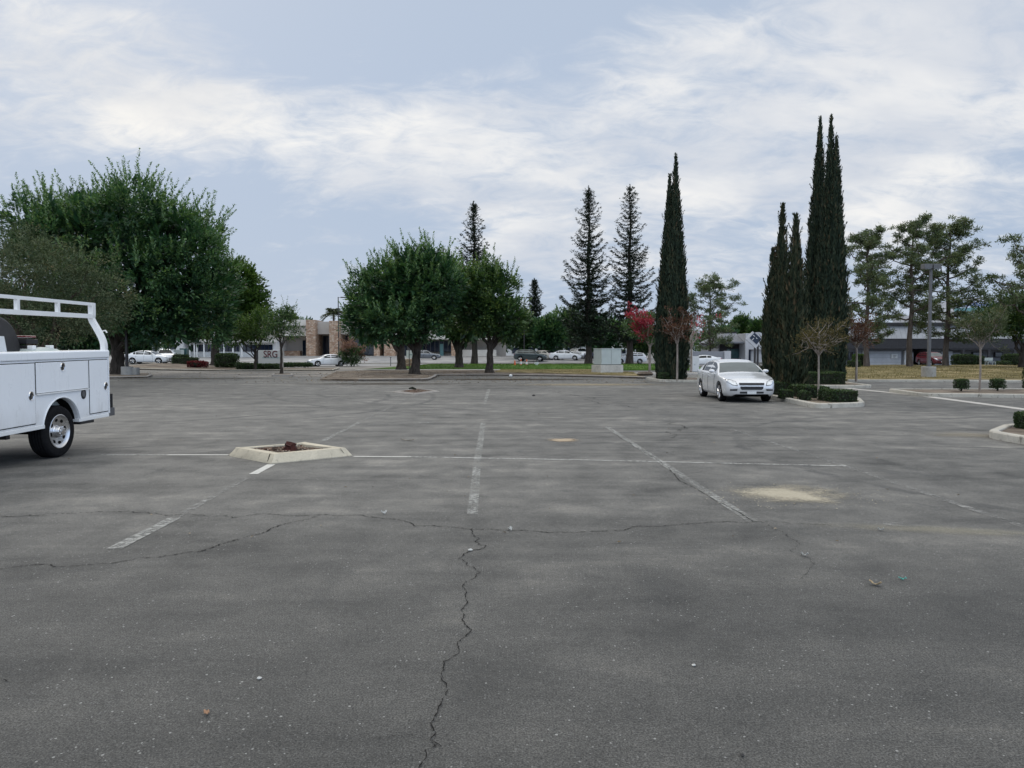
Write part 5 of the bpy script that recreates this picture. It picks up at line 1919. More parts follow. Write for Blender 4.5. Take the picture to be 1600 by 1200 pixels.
def car(label, sp, paint, x, y, heading, z=None, scale=1.0, group=None, cat='car', name='parked_car', detail=True, wind='glass'):
    """heading: direction of the nose, degrees from +X"""
    key = (id(sp), paint, detail, wind)
    zz = gz(x, y) if z is None else z
    if key in CARS:
        root = copy_tree(CARS[key])
        root.location = (x, y, zz); root.rotation_euler = (0, 0, R(heading)); root.scale = (scale,) * 3
        root.name = name
        if 'group' in root: del root['group']
        return tag(root, label, cat, group)
    root = empty(name, (0, 0, 0), 0, label, cat, group)
    me, S, wheels = car_body(sp, paint)
    link('body', me, root)
    bvh = BVHTree.FromPolygons([v.co.copy() for v in me.vertices], [tuple(p.vertices) for p in me.polygons])
    Lh = S.L / 2

    def top_pt(f, u):
        """u -1..1 across the screen"""
        x_, B, T, w, zb = S.at(f)
        h = T - B
        ye = (.955 * w - h * .50)
        yy = u * ye * .93
        hit = bvh.ray_cast(Vector((x_, yy, 4)), Vector((0, 0, -1)))[0]
        p = hit if hit else Vector((x_, yy, T))
        return p + Vector((.004 if f < .5 else -.004, 0, .006))
    f0, f1 = sp['wind']
    grid_mesh(lambda a, b: top_pt(f0 + (f1 - f0) * b, (2 * a - 1) * (1 - .0 * b)), 13, 9).build('windscreen', M[wind], root, smooth=40)
    f0, f1 = sp['rear']
    grid_mesh(lambda a, b: top_pt(f0 + (f1 - f0) * b, (2 * a - 1) * .95), 13, 7).build('rear_window', M['glass'], root, smooth=40)
    for (a0, a1) in sp['sides']:
        for sg in (1, -1):
            def fn(u, v, a0=a0, a1=a1, sg=sg):
                f = a0 + (a1 - a0) * u
                p = S.glass(f, .10 + .80 * v)
                return (p.x, sg * p.y, p.z)
            grid_mesh(fn, 12, 5).build('side_window', M['glass'], root, smooth=40)
    # lamps, grille, bumper slots, plates
    zf = S.at(.0)[4]
    hb = S.at(.03)[1]
    w0 = S.at(.03)[3]
    for sg in (1, -1):
        pl = [(sg * w0 * .60, hb - .17), (sg * w0 * .80, hb - .15), (sg * w0 * 1.02, hb - .05), (sg * w0 * 1.05, hb + .055), (sg * w0 * .86, hb + .045), (sg * w0 * .66, hb - .02)]
        hx_, hz_ = sum(q[0] for q in pl) / 6, sum(q[1] for q in pl) / 6
        hl = proj_patch(bvh, pl, 'front', .009).build('headlight', M['pole'], root, smooth=50)
        proj_patch(bvh, [(hx_ + (q[0] - hx_) * .86, hz_ + (q[1] - hz_) * .80) for q in pl], 'front', .016).build('lens', M['lamp_glass'], hl, smooth=50)
        hb2 = S.at(.965)[1]; w2 = S.at(.97)[3]
        pl = [(sg * w2 * .62, hb2 - .20), (sg * w2 * .97, hb2 - .20), (sg * w2 * 1.05, hb2 - .06), (sg * w2 * .66, hb2 - .06)]
        proj_patch(bvh, pl, 'rear').build('tail_light', M['red_lens'], root, smooth=50)
        proj_patch(bvh, [(sg * .50, zf + .115), (sg * .72, zf + .115), (sg * .72, zf + .165), (sg * .48, zf + .175)], 'front').build('fog_slot', M['black'], root)
    k = hb - .80
    proj_patch(bvh, [(-.40, .655 + k), (.40, .655 + k), (.43, .70 + k), (.42, .735 + k), (-.42, .735 + k), (-.43, .70 + k)], 'front').build('grille', M['black'], root)
    proj_patch(bvh, [(-.34, .50 + k), (.34, .50 + k), (.39, .555 + k), (.39, .61 + k), (-.39, .61 + k), (-.39, .555 + k)], 'front').build('grille', M['black'], root)
    proj_patch(bvh, [(-.40, .40 + k - .03), (.40, .40 + k - .03), (.40, .455 + k - .02), (-.40, .455 + k - .02)], 'front').build('intake', M['black'], root)
    proj_patch(bvh, [(-.155, .345 + k), (.155, .345 + k), (.155, .45 + k), (-.155, .45 + k)], 'front', .018).build('licence_plate', M['plate'], root)
    proj_patch(bvh, [(-.155, .72), (.155, .72), (.155, .84), (-.155, .84)], 'rear', .01).build('licence_plate', M['plate'], root)
    # door seams, handles
    for sg, md in ((1, 'left'), (-1, 'right')):
        sm_ = MB()
        cuts = [sp['sides'][0][0] - .01, sp['sides'][0][1] + .006] + ([sp['sides'][1][1] + .004] if len(sp['sides']) > 2 else [])
        for f in cuts:
            X = Lh - f * S.L
            B = S.at(f)[1]
            seg = []
            for j in range(9):
                z_ = .30 + (B - .34) * j / 8
                h_ = bvh.ray_cast(Vector((X, sg * 3, z_)), Vector((0, -sg, 0)))[0]
                if h_: seg.append(h_ + Vector((0, sg * .003, 0)))
            sm_.tube(seg, .005, 4)
        pieces(sm_, 'door_seam', M['crack'], root)
        for f in ([.505, .69] if len(sp['sides']) > 2 else [.58]):
            X = Lh - f * S.L
            B = S.at(f)[1]
            h_ = bvh.ray_cast(Vector((X, sg * 3, B - .11)), Vector((0, -sg, 0)))[0]
            MB().box(h_ + Vector((0, sg * .012, 0)), (.17, .03, .032)).build('door_handle', M[paint], root, bevel=.01)
        f = sp['wind'][1] - .05
        p = S.glass(f, .12)
        mm = Matrix.Translation((p.x + .02, sg * (p.y + .12), p.z + .05)) @ Matrix.Diagonal((.075, .115, .07, 1))
        mi = MB()
        mi.lathe([(0, -1), (.55, -.85), (.9, -.4), (1, .1), (.8, .65), (.4, .95), (0, 1)], 14, M=mm)
        mi.box((p.x + .03, sg * (p.y + .03), p.z + .02), (.05, .12, .03))
        mi.build('door_mirror', M[paint], root, smooth=60)
    r = sp['r']
    for x_, sg in wheels:
        t = MB()
        mm = Matrix.Rotation(-math.pi / 2 * sg, 4, 'X')
        h = .105
        t.lathe([(r * .66, h), (r * .72, h + .004), (r * .90, h + .002), (r * .97, h - .015), (r, h - .04), (r, -h + .04), (r * .97, -h), (r * .66, -h)], 40, M=mm, close=True)
        wh = t.build('wheel', M['rubber'], root, (x_, sg * (sp['W'] / 2 - .135), r), smooth=50)
        ri = MB()
        ri.lathe([(r * .66, -h + .02), (r * .67, h - .004), (r * .69, h + .003), (r * .645, h + .003), (r * .62, h - .03)], 40, M=mm)
        for k_ in range(5):
            a = 6.2832 * k_ / 5 + .3
            for da in (-.13, .13):
                pts = [(math.cos(a + da * .4) * r * .12, math.sin(a + da * .4) * r * .12, h - .012), (math.cos(a + da) * r * .40, math.sin(a + da) * r * .40, h - .014), (math.cos(a + da) * r * .65, math.sin(a + da) * r * .65, h - .012)]
                ri.tube([mm @ Vector(q) for q in pts], [r * .085, r * .075, r * .085], 6)
        ri.lathe([(r * .17, h - .03), (r * .17, h - .004), (r * .12, h + .004), (0, h + .006)], 20, M=mm)
        rim = ri.build('rim', M['alloy'], wh, smooth=40)
        MB().lathe([(r * .63, h - .06), (0, h - .06)], 28, M=mm).build('backing_disc', M['well'], wh)  # plain dark disc backing the gaps between the spokes
    CARS[key] = root
    root.location = (x, y, zz); root.rotation_euler = (0, 0, R(heading)); root.scale = (scale,) * 3
    return root

# ------------------------------------------------------------------ lettering
def text_mesh(name, s, size, depth=0.004, shear=0.0, bold=0.0, spacing=1.0):
    cu = bpy.data.curves.new(name, 'FONT')
    cu.body = s; cu.size = size; cu.extrude = depth; cu.align_x = 'CENTER'; cu.align_y = 'CENTER'
    cu.shear = shear; cu.offset = bold; cu.space_character = spacing
    o = bpy.data.objects.new(name, cu); COL.objects.link(o)
    dg = bpy.context.evaluated_depsgraph_get()
    me = bpy.data.meshes.new_from_object(o.evaluated_get(dg), depsgraph=dg)
    bpy.data.objects.remove(o)
    return me


def text_on(name, s, size, loc, mat, parent=None, rz=0.0, **kw):
    me = text_mesh(name, s, size, **kw)
    me.materials.clear(); me.materials.append(mat)
    o = link(name, me, parent)
    o.location = loc
    o.rotation_euler = (math.pi / 2, 0, rz)
    return o


def tbox(parent, name, mat, a, b, bevel=0.0):
    o = MB().box2(a, b).build(name, mat, parent, bevel=bevel)
    return o


# ------------------------------------------------------------------ buildings
def stone_office():
    Y = 125.0
    zb = gz(-20, Y)
    root = empty('office_building', (0, 0, 0), 0, 'low beige office building with tall ledge stone pillars behind the white car', 'building')
    X = lambda p: XA(p, Y)
    zt = ZA(499.5, Y)
    D = 16
    # main wall masses, set back behind the pillars
    tbox(root, 'wall', M['stucco'], (X(420), Y + 4.0, zb - .3), (X(480), Y + D, zt))
    tbox(root, 'wall', M['stucco'], (X(480), Y + 4.6, zb - .3), (X(790), Y + D, zt - .25))
    tbox(root, 'fascia', M['stucco'], (X(404), Y + .9, ZA(522.5, Y)), (X(482.5), Y + 4.0, ZA(518, Y)), .02)
    tbox(root, 'fascia', M['stucco'], (X(410), Y + 1.6, ZA(517.9, Y)), (X(482.5), Y + 4.0, ZA(508.5, Y)), .02)
    tbox(root, 'fascia', M['stucco_pale'], (X(416), Y + 1.2, ZA(508.4, Y)), (X(482.5), Y + 4.0, ZA(499, Y)), .02)
    tbox(root, 'ledge', M['stucco_pale'], (X(402), Y + .5, ZA(524.5, Y)), (X(482.5), Y + 4.0, ZA(522.6, Y)), .02)
    tbox(root, 'parapet', M['stucco'], (X(494), Y + .8, ZA(522, Y)), (X(518), Y + 4.0, zt - .28), .02)
    tbox(root, 'parapet', M['stucco'], (X(530), Y + 1.0, ZA(522, Y)), (X(600), Y + 4.0, zt - .30), .02)
    tbox(root, 'canopy_slab', M['stucco_pale'], (X(600), Y + 1.0, ZA(530, Y)), (X(790), Y + 4.4, ZA(521, Y)), .02)
    for a, b in ((480.5, 495), (516.5, 531)):
        tbox(root, 'stone_pillar', M['stone'], (X(a), Y - .7, zb - .3), (X(b), Y + 3.9, ZA(500 if a < 500 else 501.5, Y)), .03)
    for a, b in ((584, 593), (600, 617), (705, 716)):
        tbox(root, 'stone_pillar', M['stone'], (X(a), Y + .2, zb - .3), (X(b), Y + 3.9, ZA(530.5, Y)), .03)
    tbox(root, 'stone_base', M['stone'], (X(436), Y + 2.6, zb - .3), (X(462), Y + 4.0, ZA(548, Y)), .03)
    for a, b, c, d in ((463, 480, 531, 556), (496, 516, 524, 556.5), (532, 583, 524, 556), (618, 660, 532, 556), (662, 704, 532, 550)):
        w = tbox(root, 'window', M['fascia'], (X(a), Y + 3.92, ZA(d, Y)), (X(b), Y + 4.75, ZA(c, Y)))
        tbox(w, 'pane', M['win'], (X(a) + .08, Y + 3.84, ZA(d, Y) + .1), (X(b) - .08, Y + 3.91, ZA(c, Y) - .1))
        n = max(1, int((b - a) / 8))
        for k in range(1, n + 1):
            x = X(a) + (X(b) - X(a)) * k / (n + 1)
            tbox(w, 'mullion', M['pole'], (x - .04, Y + 3.78, ZA(d, Y) + .1), (x + .04, Y + 3.835, ZA(c, Y) - .1))
    tbox(root, 'door', M['teal_band'], (X(684), Y + 3.80, zb), (X(690), Y + 3.90, zb + 2.2))
    tbox(root, 'wall', M['stucco_pale'], (X(716), Y + 2.2, zb - .3), (X(775), Y + 4.3, ZA(546.5, Y)), .02)
    tag(MB().box2((X(418), Y - 1.6, zb + .0), (X(780), Y + 3.9, zb + .12)).build('pavement', M['walk']), kind='structure')
    return root


def white_office():
    Y = 122.0
    X = lambda p: XA(p, Y)
    zb = gz(-50, Y)
    root = empty('office_building', (0, 0, 0), 0, 'long low white office with ribbon windows seen beneath the big left trees', 'building')
    tbox(root, 'wall', M['white_wall'], (X(222), Y + .8, zb - .3), (X(428), Y + 14, ZA(531, Y)))
    tbox(root, 'roof', M['stucco'], (X(216), Y - .6, ZA(530.8, Y)), (X(432), Y + 15, ZA(522, Y)), .03)
    tbox(root, 'fascia', M['stucco_pale'], (X(216), Y - .9, ZA(535, Y)), (X(432), Y + .75, ZA(530.9, Y)), .02)
    for a, b in ((236, 262), (293, 330), (334, 372), (376, 398), (400, 424)):
        w = tbox(root, 'window', M['fascia'], (X(a), Y + .70, ZA(549.3, Y)), (X(b), Y + .9, ZA(538.5, Y)))
        n = max(2, int((b - a) / 6))
        for k in range(n):
            x0 = X(a) + (X(b) - X(a)) * k / n; x1 = X(a) + (X(b) - X(a)) * (k + 1) / n
            tbox(w, 'pane', M['win'], (x0 + .06, Y + .62, ZA(548.8, Y)), (x1 - .06, Y + .69, ZA(539, Y)))
    # entrance wing with a stepped gable
    tbox(root, 'porch_wall', M['white_wall'], (X(265), Y - 3.4, zb - .3), (X(291), Y + .6, ZA(534.5, Y)), .02)
    tbox(root, 'porch_roof', M['white_wall'], (X(268), Y - 3.9, ZA(534.3, Y)), (X(290), Y + .6, ZA(531, Y)), .02)
    tbox(root, 'porch_roof', M['white_wall'], (X(272), Y - 3.7, ZA(530.9, Y)), (X(281), Y + .2, ZA(526.5, Y)), .02)
    w = tbox(root, 'window', M['fascia'], (X(271.5), Y - 3.5, ZA(546, Y)), (X(289.5), Y - 3.2, ZA(539, Y)))
    tbox(w, 'pane', M['win'], (X(272.3), Y - 3.6, ZA(545.5, Y)), (X(288.8), Y - 3.52, ZA(539.5, Y)))
    for p in (299, 306, 310, 321, 344, 352, 366, 380):
        tbox(root, 'post', M['white_wall'], (X(p) - .09, Y - .5, zb), (X(p) + .09, Y - .32, ZA(535.5, Y)))
    return root


def far_office():
    Y = 152.0
    X = lambda p: XA(p, Y)
    zb = gz(10, Y)
    root = empty('office_building', (0, 0, 0), 0, 'white office with dark window strip behind the parked cars beyond the utility box', 'building')
    tbox(root, 'wall', M['white_wall'], (X(790), Y + .5, zb - .3), (X(1000), Y + 16, ZA(537, Y)))
    tbox(root, 'roof', M['stucco_dark'], (X(786), Y - .4, ZA(536.9, Y)), (X(1004), Y + 17, ZA(531, Y)), .03)
    for a, b in ((800, 836), (840, 880), (884, 910), (926, 946), (952, 962), (963.5, 971), (972.5, 978)):
        w = tbox(root, 'window', M['fascia'], (X(a), Y + .40, ZA(552, Y)), (X(b), Y + .6, ZA(543, Y)))
        tbox(w, 'pane', M['win'], (X(a) + .08, Y + .32, ZA(551.5, Y)), (X(b) - .08, Y + .39, ZA(543.5, Y)))
    g = MB().prism([(X(948), ZA(546, Y)), (X(980), ZA(546, Y)), (X(980), ZA(537, Y)), (X(970), ZA(532.5, Y)), (X(958), ZA(537, Y))], -Y + 1.2, -Y + .0 - .35 + .75, 0, Matrix.Rotation(math.pi / 2, 4, 'X') @ Matrix.Diagonal((1, 1, 1, 1)))
    g.build('gable', M['white_wall'], root)
    return root


def grey_cottage():
    Y = 104.0
    X = lambda p: XA(p, Y)
    zb = gz(32, Y)
    root = empty('office_building', (0, 0, 0), 0, 'small slate grey office with a hipped roof and teal window behind the silver car', 'building')
    tbox(root, 'wall', M['grey_wall'], (X(1129), Y + 2.2, zb - .3), (X(1163), Y + 12, ZA(535, Y)))
    rf = MB()
    x0, x1 = X(1126), X(1163); ze = ZA(534, Y); zr = ZA(519, Y)
    rf.add([(x0, Y - .2, ze), (x1, Y - .2, ze), (x1, Y + 12, ze), (x0, Y + 12, ze), (X(1144.5), Y + 4.2, zr), (x1, Y + 4.2, zr), (x1, Y + 8, zr), (X(1144.5), Y + 8, zr),
            (x0, Y - .2, ze - .22), (x1, Y - .2, ze - .22), (x1, Y + 12, ze - .22), (x0, Y + 12, ze - .22)],
           [(0, 1, 5, 4), (1, 2, 6, 5), (2, 3, 7, 6), (3, 0, 4, 7), (4, 5, 6, 7), (8, 9, 1, 0), (9, 10, 2, 1), (10, 11, 3, 2), (11, 8, 0, 3), (11, 10, 9, 8)])
    rfo = rf.build('roof', M['roof_grey'], root)
    tbox(rfo, 'roof_cap', M['fascia'], (X(1144), Y + 4.0, zr - .02), (X(1165), Y + 8.2, zr + .16))
    w = tbox(root, 'window', M['fascia'], (X(1131), Y + 2.08, ZA(560, Y)), (X(1161), Y + 2.3, ZA(538, Y)))
    for a, b in ((1142, 1146.8), (1148, 1161)):
        tbox(w, 'pane', M['win_teal'], (X(a), Y + 2.0, ZA(559.5, Y)), (X(b), Y + 2.07, ZA(545, Y)))
    # front wing at right with a pale raking parapet
    tbox(root, 'front_wall', M['grey_light'], (X(1167.5), Y + .2, zb - .3), (X(1196), Y + 12, ZA(534, Y)))
    tbox(root, 'corner_column', M['grey_light'], (X(1162), Y - .6, zb - .3), (X(1167.3), Y + 3, ZA(521, Y)), .03)
    pp = MB().prism([(X(1167.4), ZA(546, Y)), (X(1196), ZA(546, Y)), (X(1196), ZA(523, Y)), (X(1184), ZA(519, Y)), (X(1167.4), ZA(521.5, Y))], -Y - .15, -Y + .35, 0, Matrix.Rotation(math.pi / 2, 4, 'X'))
    pp.build('parapet', M['grey_light'], root)
    dr = tbox(root, 'door', M['grey_wall'], (X(1168), Y + .08, zb), (X(1174), Y + .19, ZA(544.5, Y)))
    tbox(dr, 'pane', M['win'], (X(1169.5), Y + .01, zb + .25), (X(1172.5), Y + .07, ZA(546.5, Y)))
    for p in (1150.5, 1153.5):
        tbox(root, 'rail_post', M['fascia'], (X(p) - .06, Y - .9, zb), (X(p) + .06, Y - .78, ZA(559.5, Y)))
    return root


def garage_block():
    Y = 84.0
    X = lambda p: XA(p, Y)
    zb = 0.18
    root = empty('commercial_building', (0, 0, 0), 0, 'long grey building with ribbed mansard roof and pale roll up doors behind the pines', 'building')
    x0, x1 = X(1318), X(1760)
    zt = ZA(506, Y); zm = ZA(529, Y); zd = ZA(545, Y)
    tbox(root, 'wall', M['grey_wall'], (x0 + .3, Y + 1.6, zb - .4), (X(1437), Y + 18, zm - .1))
    tbox(root, 'wall', M['grey_wall'], (X(1468), Y + 1.6, zb - .4), (X(1486), Y + 18, zm - .1))
    tbox(root, 'wall', M['fascia'], (X(1437.2), Y + 9, zb - .4), (X(1467.8), Y + 18, zm - .1))
    tbox(root, 'wall', M['grey_wall'], (X(1486.2), Y + 3.6, zb - .4), (x1 - .3, Y + 18, zm - .1))
    mr = MB().prism([(x0 + .8, zm), (x1 - .6, zm), (x1 - 2, zt), (x0 + 2, zt)], -Y - 1.4, -Y - 17, 0, Matrix.Rotation(math.pi / 2, 4, 'X'))
    mr.add([(x0, Y + .3, zm), (x1, Y + .3, zm), (x1, Y + 1.2, zt - .1), (x0 + 1, Y + 1.2, zt - .1), (x0, Y + 1.3, zm), (x1, Y + 1.3, zm)], [(0, 1, 2, 3), (0, 3, 4), (1, 5, 2), (4, 3, 2, 5), (0, 4, 5, 1)])
    m = mr.build('mansard_roof', M['mansard'], root)
    tbox(m, 'roof_edge', M['fascia'], (x0 + .8, Y + .7, zt - .08), (x1 - 1, Y + 1.5, zt + .18))
    tbox(root, 'fascia', M['fascia'], (x0, Y + .35, zd), (x1, Y + 1.5, zm - .02), .02)
    tbox(root, 'soffit', M['fascia'], (X(1486.5), Y + .40, zd - .12), (x1 - .05, Y + 3.4, zd - .02))
    for a, b in ((1359, 1417.5), (1425, 1437)):
        d = tbox(root, 'roll_up_door', M['garage'], (X(a), Y + 1.40, zb), (X(b), Y + 1.58, ZA(551 if b > 1420 else 549, Y)))
        tbox(d, 'door_frame', M['sign_white'], (X(a) - .16, Y + 1.34, zb), (X(a) - .01, Y + 1.57, ZA(548, Y)))
    tbox(root, 'wall_panel', M['garage'], (X(1482), Y + 1.38, zb), (X(1499), Y + 1.58, ZA(549, Y)))
    tbox(root, 'wall_panel', M['garage'], (X(1320), Y + 1.40, zb), (X(1329), Y + 1.58, ZA(549, Y)))
    nt = tbox(root, 'notice', M['sign_white'], (X(1401.5), Y + 1.30, ZA(560, Y)), (X(1411.5), Y + 1.395, ZA(553, Y)), .01)
    for k in range(3):
        tbox(nt, 'print_line', M['pole'], (X(1404.5), Y + 1.285, ZA(555 + k * 1.5, Y) - .04), (X(1409.5 - k), Y + 1.298, ZA(555 + k * 1.5, Y)))
    for a, b in ((1333, 1338), (1340, 1345), (1512, 1530), (1548, 1566), (1584, 1598)):
        yy = Y + (1.6 if a < 1400 else 3.6)
        w = tbox(root, 'window', M['fascia'], (X(a), yy - .12, zb + (.1 if a < 1400 else .9)), (X(b), yy + .1, ZA(550, Y)))
        tbox(w, 'pane', M['win'], (X(a) + .12, yy - .18, zb + (.2 if a < 1400 else 1.0)), (X(b) - .12, yy - .125, ZA(551, Y)))
    for p in (1500, 1540, 1580):
        tbox(root, 'porch_post', M['fascia'], (X(p) - .12, Y - .6, zb), (X(p) + .12, Y - .36, zd - .1))
    return root


def hospital():
    Y = 235.0
    X = lambda p: XA(p, Y)
    root = empty('medical_building', (0, 0, 0), 0, 'tall pale building far off at right with blue lettering on a white and teal band', 'building')
    tbox(root, 'wall', M['grey_light'], (X(1494), Y + 2, -.5), (X(1700), Y + 40, ZA(486, Y)))
    tbox(root, 'roof_screen', M['grey_light'], (X(1537), Y + 3, ZA(485.9, Y)), (X(1612), Y + 30, ZA(464, Y)))
    sg = tbox(root, 'sign_band', M['sky_white'], (X(1494), Y + .6, ZA(481, Y)), (X(1545), Y + 1.9, ZA(470.5, Y)))
    tbox(sg, 'teal_band', M['teal_band'], (X(1494), Y + .5, ZA(486, Y)), (X(1545), Y + 1.9, ZA(481.2, Y)))
    tbox(sg, 'logo', M['blue_text'], (X(1496.5), Y + .5, ZA(479.3, Y)), (X(1500), Y + .58, ZA(472.8, Y)))
    t = text_on('lettering', 'PERMANENTE', 1.75, (X(1524), Y + .55, ZA(476, Y)), M['blue_text'], sg, depth=.02, bold=.03, spacing=1.05)
    for k in range(12):
        x = X(1550 + k * 12)
        w = tbox(root, 'window', M['win'], (x, Y + 1.9, ZA(500, Y)), (x + 1.6, Y + 2.05, ZA(492, Y)))
    return root


stone_office(); white_office(); far_office(); grey_cottage(); garage_block(); hospital()

# grey boundary wall beside the cottage
Yw = 99.0
wr = empty('boundary_wall', (0, 0, 0), 0, 'plain grey boundary wall with a paler end pier behind the white coupe', 'wall')
tbox(wr, 'panel', M['grey_wall'], (XA(1082, Yw), Yw, -.2), (XA(1131, Yw), Yw + .25, ZA(549, Yw)), .01)
tbox(wr, 'pier', M['grey_light'], (XA(1131, Yw) + .01, Yw - .25, -.2), (XA(1141, Yw), Yw + .5, ZA(549, Yw) + .05), .02)
tbox(wr, 'cap', M['sign_white'], (XA(1081, Yw) - .3, Yw - .1, -.2), (XA(1082, Yw) - .01, Yw + .35, ZA(546, Yw)), .02)

# ------------------------------------------------------------------ signs, poles, boxes
Ys = 72.0
sg = empty('monument_sign', (XA(421.5, Ys), Ys, gz(-23, Ys)), 0, 'white monument sign reading SRG among low shrubs under the left trees', 'sign')
zs0, zs1 = ZA(567, Ys), ZA(547.2, Ys)
hw = (XA(440, Ys) - XA(404, Ys)) / 2
MB().box2((-hw, 0, zs0 - .5), (hw, .45, zs1)).build('panel', M['sign_grey'], sg, bevel=.03)
MB().box2((-hw - .22, .02, -.1), (-hw - .02, .42, zs1 - .1)).build('post', M['fascia'], sg, bevel=.02)
MB().box2((hw + .02, .02, -.1), (hw + .1, .42, zs1 - .02)).build('post', M['stucco'], sg, bevel=.02)
t = text_on('lettering', 'SRG', .95, (.10, -.012, ZA(554, Ys)), M['sign_ink'], sg, depth=.008, bold=.012, spacing=1.0)
t.scale = (.82, 1.0, 1)
ln = MB()
for k, (a, b) in enumerate(((-.72, -.28), (-.22, .12), (.18, .62), (.68, .95))):
    ln.box2((a, -.016, ZA(559.4, Ys)), (b, -.002, ZA(558.6, Ys)))
pieces(ln, 'small_print', M['sign_teal'], sg)

# tilted sign on two dark posts
Yt = 64.0
xc, zc_ = XA(1177.5, Yt), ZA(531, Yt)
tsn = empty('tilted_sign', (xc, Yt, 0), 0, 'white square sign tilted on its corner with a dark block, on two dark posts', 'sign')
s_ = (1177.5 - 1162) / FPX * Yt
Ry = Matrix.Rotation(R(42), 4, 'Y')
pb = MB(); pb.box((0, 0, zc_), (s_ * 1.38, .14, s_ * 1.05), ry=R(42)); pb.build('panel', M['grey_light'], tsn, bevel=.01)
MB().box((.10, -.082, zc_ + .12), (s_ * .95, .02, s_ * .74), ry=R(42)).build('emblem_block', M['blue'], tsn)
em = MB()
for dx, dz, l in ((.02, .30, .34), (.14, .19, .30), (-.12, .06, .22)):
    em.box((dx, -.098, zc_ + dz), (l, .012, .055), ry=R(42 if l != .22 else -48))
pieces(em, 'emblem_bar', M['sign_white'], tsn)
for px_ in (1180.0, 1184.5):
    MB().box2((XA(px_, Yt) - xc - .075, .08, -.1), (XA(px_, Yt) - xc + .075, .22, ZA(533, Yt))).build('post', M['dark_pole'], tsn, bevel=.01)

# white cabinet sign by the coupe
Yc = 63.5
cs = empty('sign_cabinet', (XA(1085, Yc), Yc, 0), R(4), 'upright white sign cabinet standing by the pavement in front of the white coupe', 'sign')
MB().box((0, 0, .68), (.78, .16, 1.32)).build('panel', M['sign_white'], cs, bevel=.015)
MB().box((0, -.083, .62), (.10, .01, .12)).build('mark', M['cabinet'], cs)
MB().box((0, 0, .0), (.7, .12, .12)).build('foot', M['pole'], cs)

# utility box on its pad
Yu = 57.0
ub = empty('utility_box', (XA(950.5, Yu), Yu + .6, 0.05), R(24), 'big pale green grey electrical box on a concrete pad at the end of the grass', 'utility box')
MB().box((0, 0, .28), (2.02, 1.42, .74)).build('pad', M['conc_pale'], ub, bevel=.02)
b_ = MB().box((0, 0, 1.285), (1.78, 1.20, 1.20)).build('cabinet', M['cabinet'], ub, bevel=.025)
MB().box((0, 0, 1.905), (1.84, 1.26, .05)).build('lid', M['cabinet'], b_, bevel=.01)
MB().box((-.02, -.608, 1.28), (.012, .012, 1.1)).build('door_seam', M['stucco_dark'], b_)
MB().box((0, 0, .665), (1.74, 1.16, .035)).build('plinth_gap', M['well'], ub)


def parking_lamp(name, x, y, H, label, base=True, heads=((.55, 0), (-.55, 0)), head=(.62, .42, .22), mat='pole', z=0.0, r=0.075, group=None, base_h=.62, base_r=.42, lit=True):
    root = empty(name, (x, y, z), 0, label, 'street lamp', group)
    if base:
        MB().lathe([(0, -.1), (base_r, -.1), (base_r, base_h - .03), (base_r - .03, base_h), (0, base_h)], 20).build('base', M['conc_base'], root, smooth=40)
    b0 = base_h if base else 0
    MB().tube([(0, 0, b0 - .02), (0, 0, b0 + .04)], .19, 12).build('base_plate', M[mat], root)
    MB().tube([(0, 0, b0), (0, 0, H)], [r * 1.15, r * .85], 4, square=True).build('pole', M[mat], root)
    for hx, hy in heads:
        MB().box((hx / 2, hy / 2, H - .10), (abs(hx) + .06, abs(hy) + .06, .06)).build('arm', M[mat], root)
        h = MB().box((hx, hy, H - .06), head).build('lamp_head', M[mat], root, bevel=.02)
        MB().box((hx, hy, H - .06 - head[2] / 2 - .008), (head[0] * .7, head[1] * .7, .014)).build('lens', M['lamp_glass'], h)
    return root


parking_lamp('street_lamp', XA(1451, 46.3), 46.3, ZA(415, 46.3) - .12, 'tall grey lamp with boxy twin head on a concrete base, on the dry grass bank', heads=((.28, 0), (-.28, 0)), head=(.50, .46, .30), z=.12, base_h=.66)
q = G(197, 585)
parking_lamp('street_lamp', XA(198.5, 52.0), 52.0, ZA(378, 52.0), 'lamp post half lost in the big left tree, on a round concrete base', heads=((.12, 0),), head=(.66, .5, .42), mat='dark_pole', z=.05, r=.07, base_h=.62, base_r=.40)
bx = MB().box((0, 0, .25), (.62, .5, .6)).build('concrete_block', M['conc_base'], None, (XA(209, 52.2), 52.2, .05), bevel=.02)
tag(bx, 'low grey concrete block beside the lamp base under the left tree', 'block')
parking_lamp('street_lamp', XA(529.5, 117), 117, ZA(471, 117), 'slim dark lamp post with one arm over the beige office roof', base=False, heads=((.75, 0),), head=(.7, .35, .16), mat='dark_pole', z=gz(-27, 117), r=.07)
parking_lamp('street_lamp', XA(819, 108), 108, ZA(470, 108), 'slim dark twin arm lamp post among the trees right of the middle grove', base=False, heads=((-.6, 0), (.6, 0)), head=(.6, .3, .15), mat='dark_pole', z=gz(2, 108), r=.07)

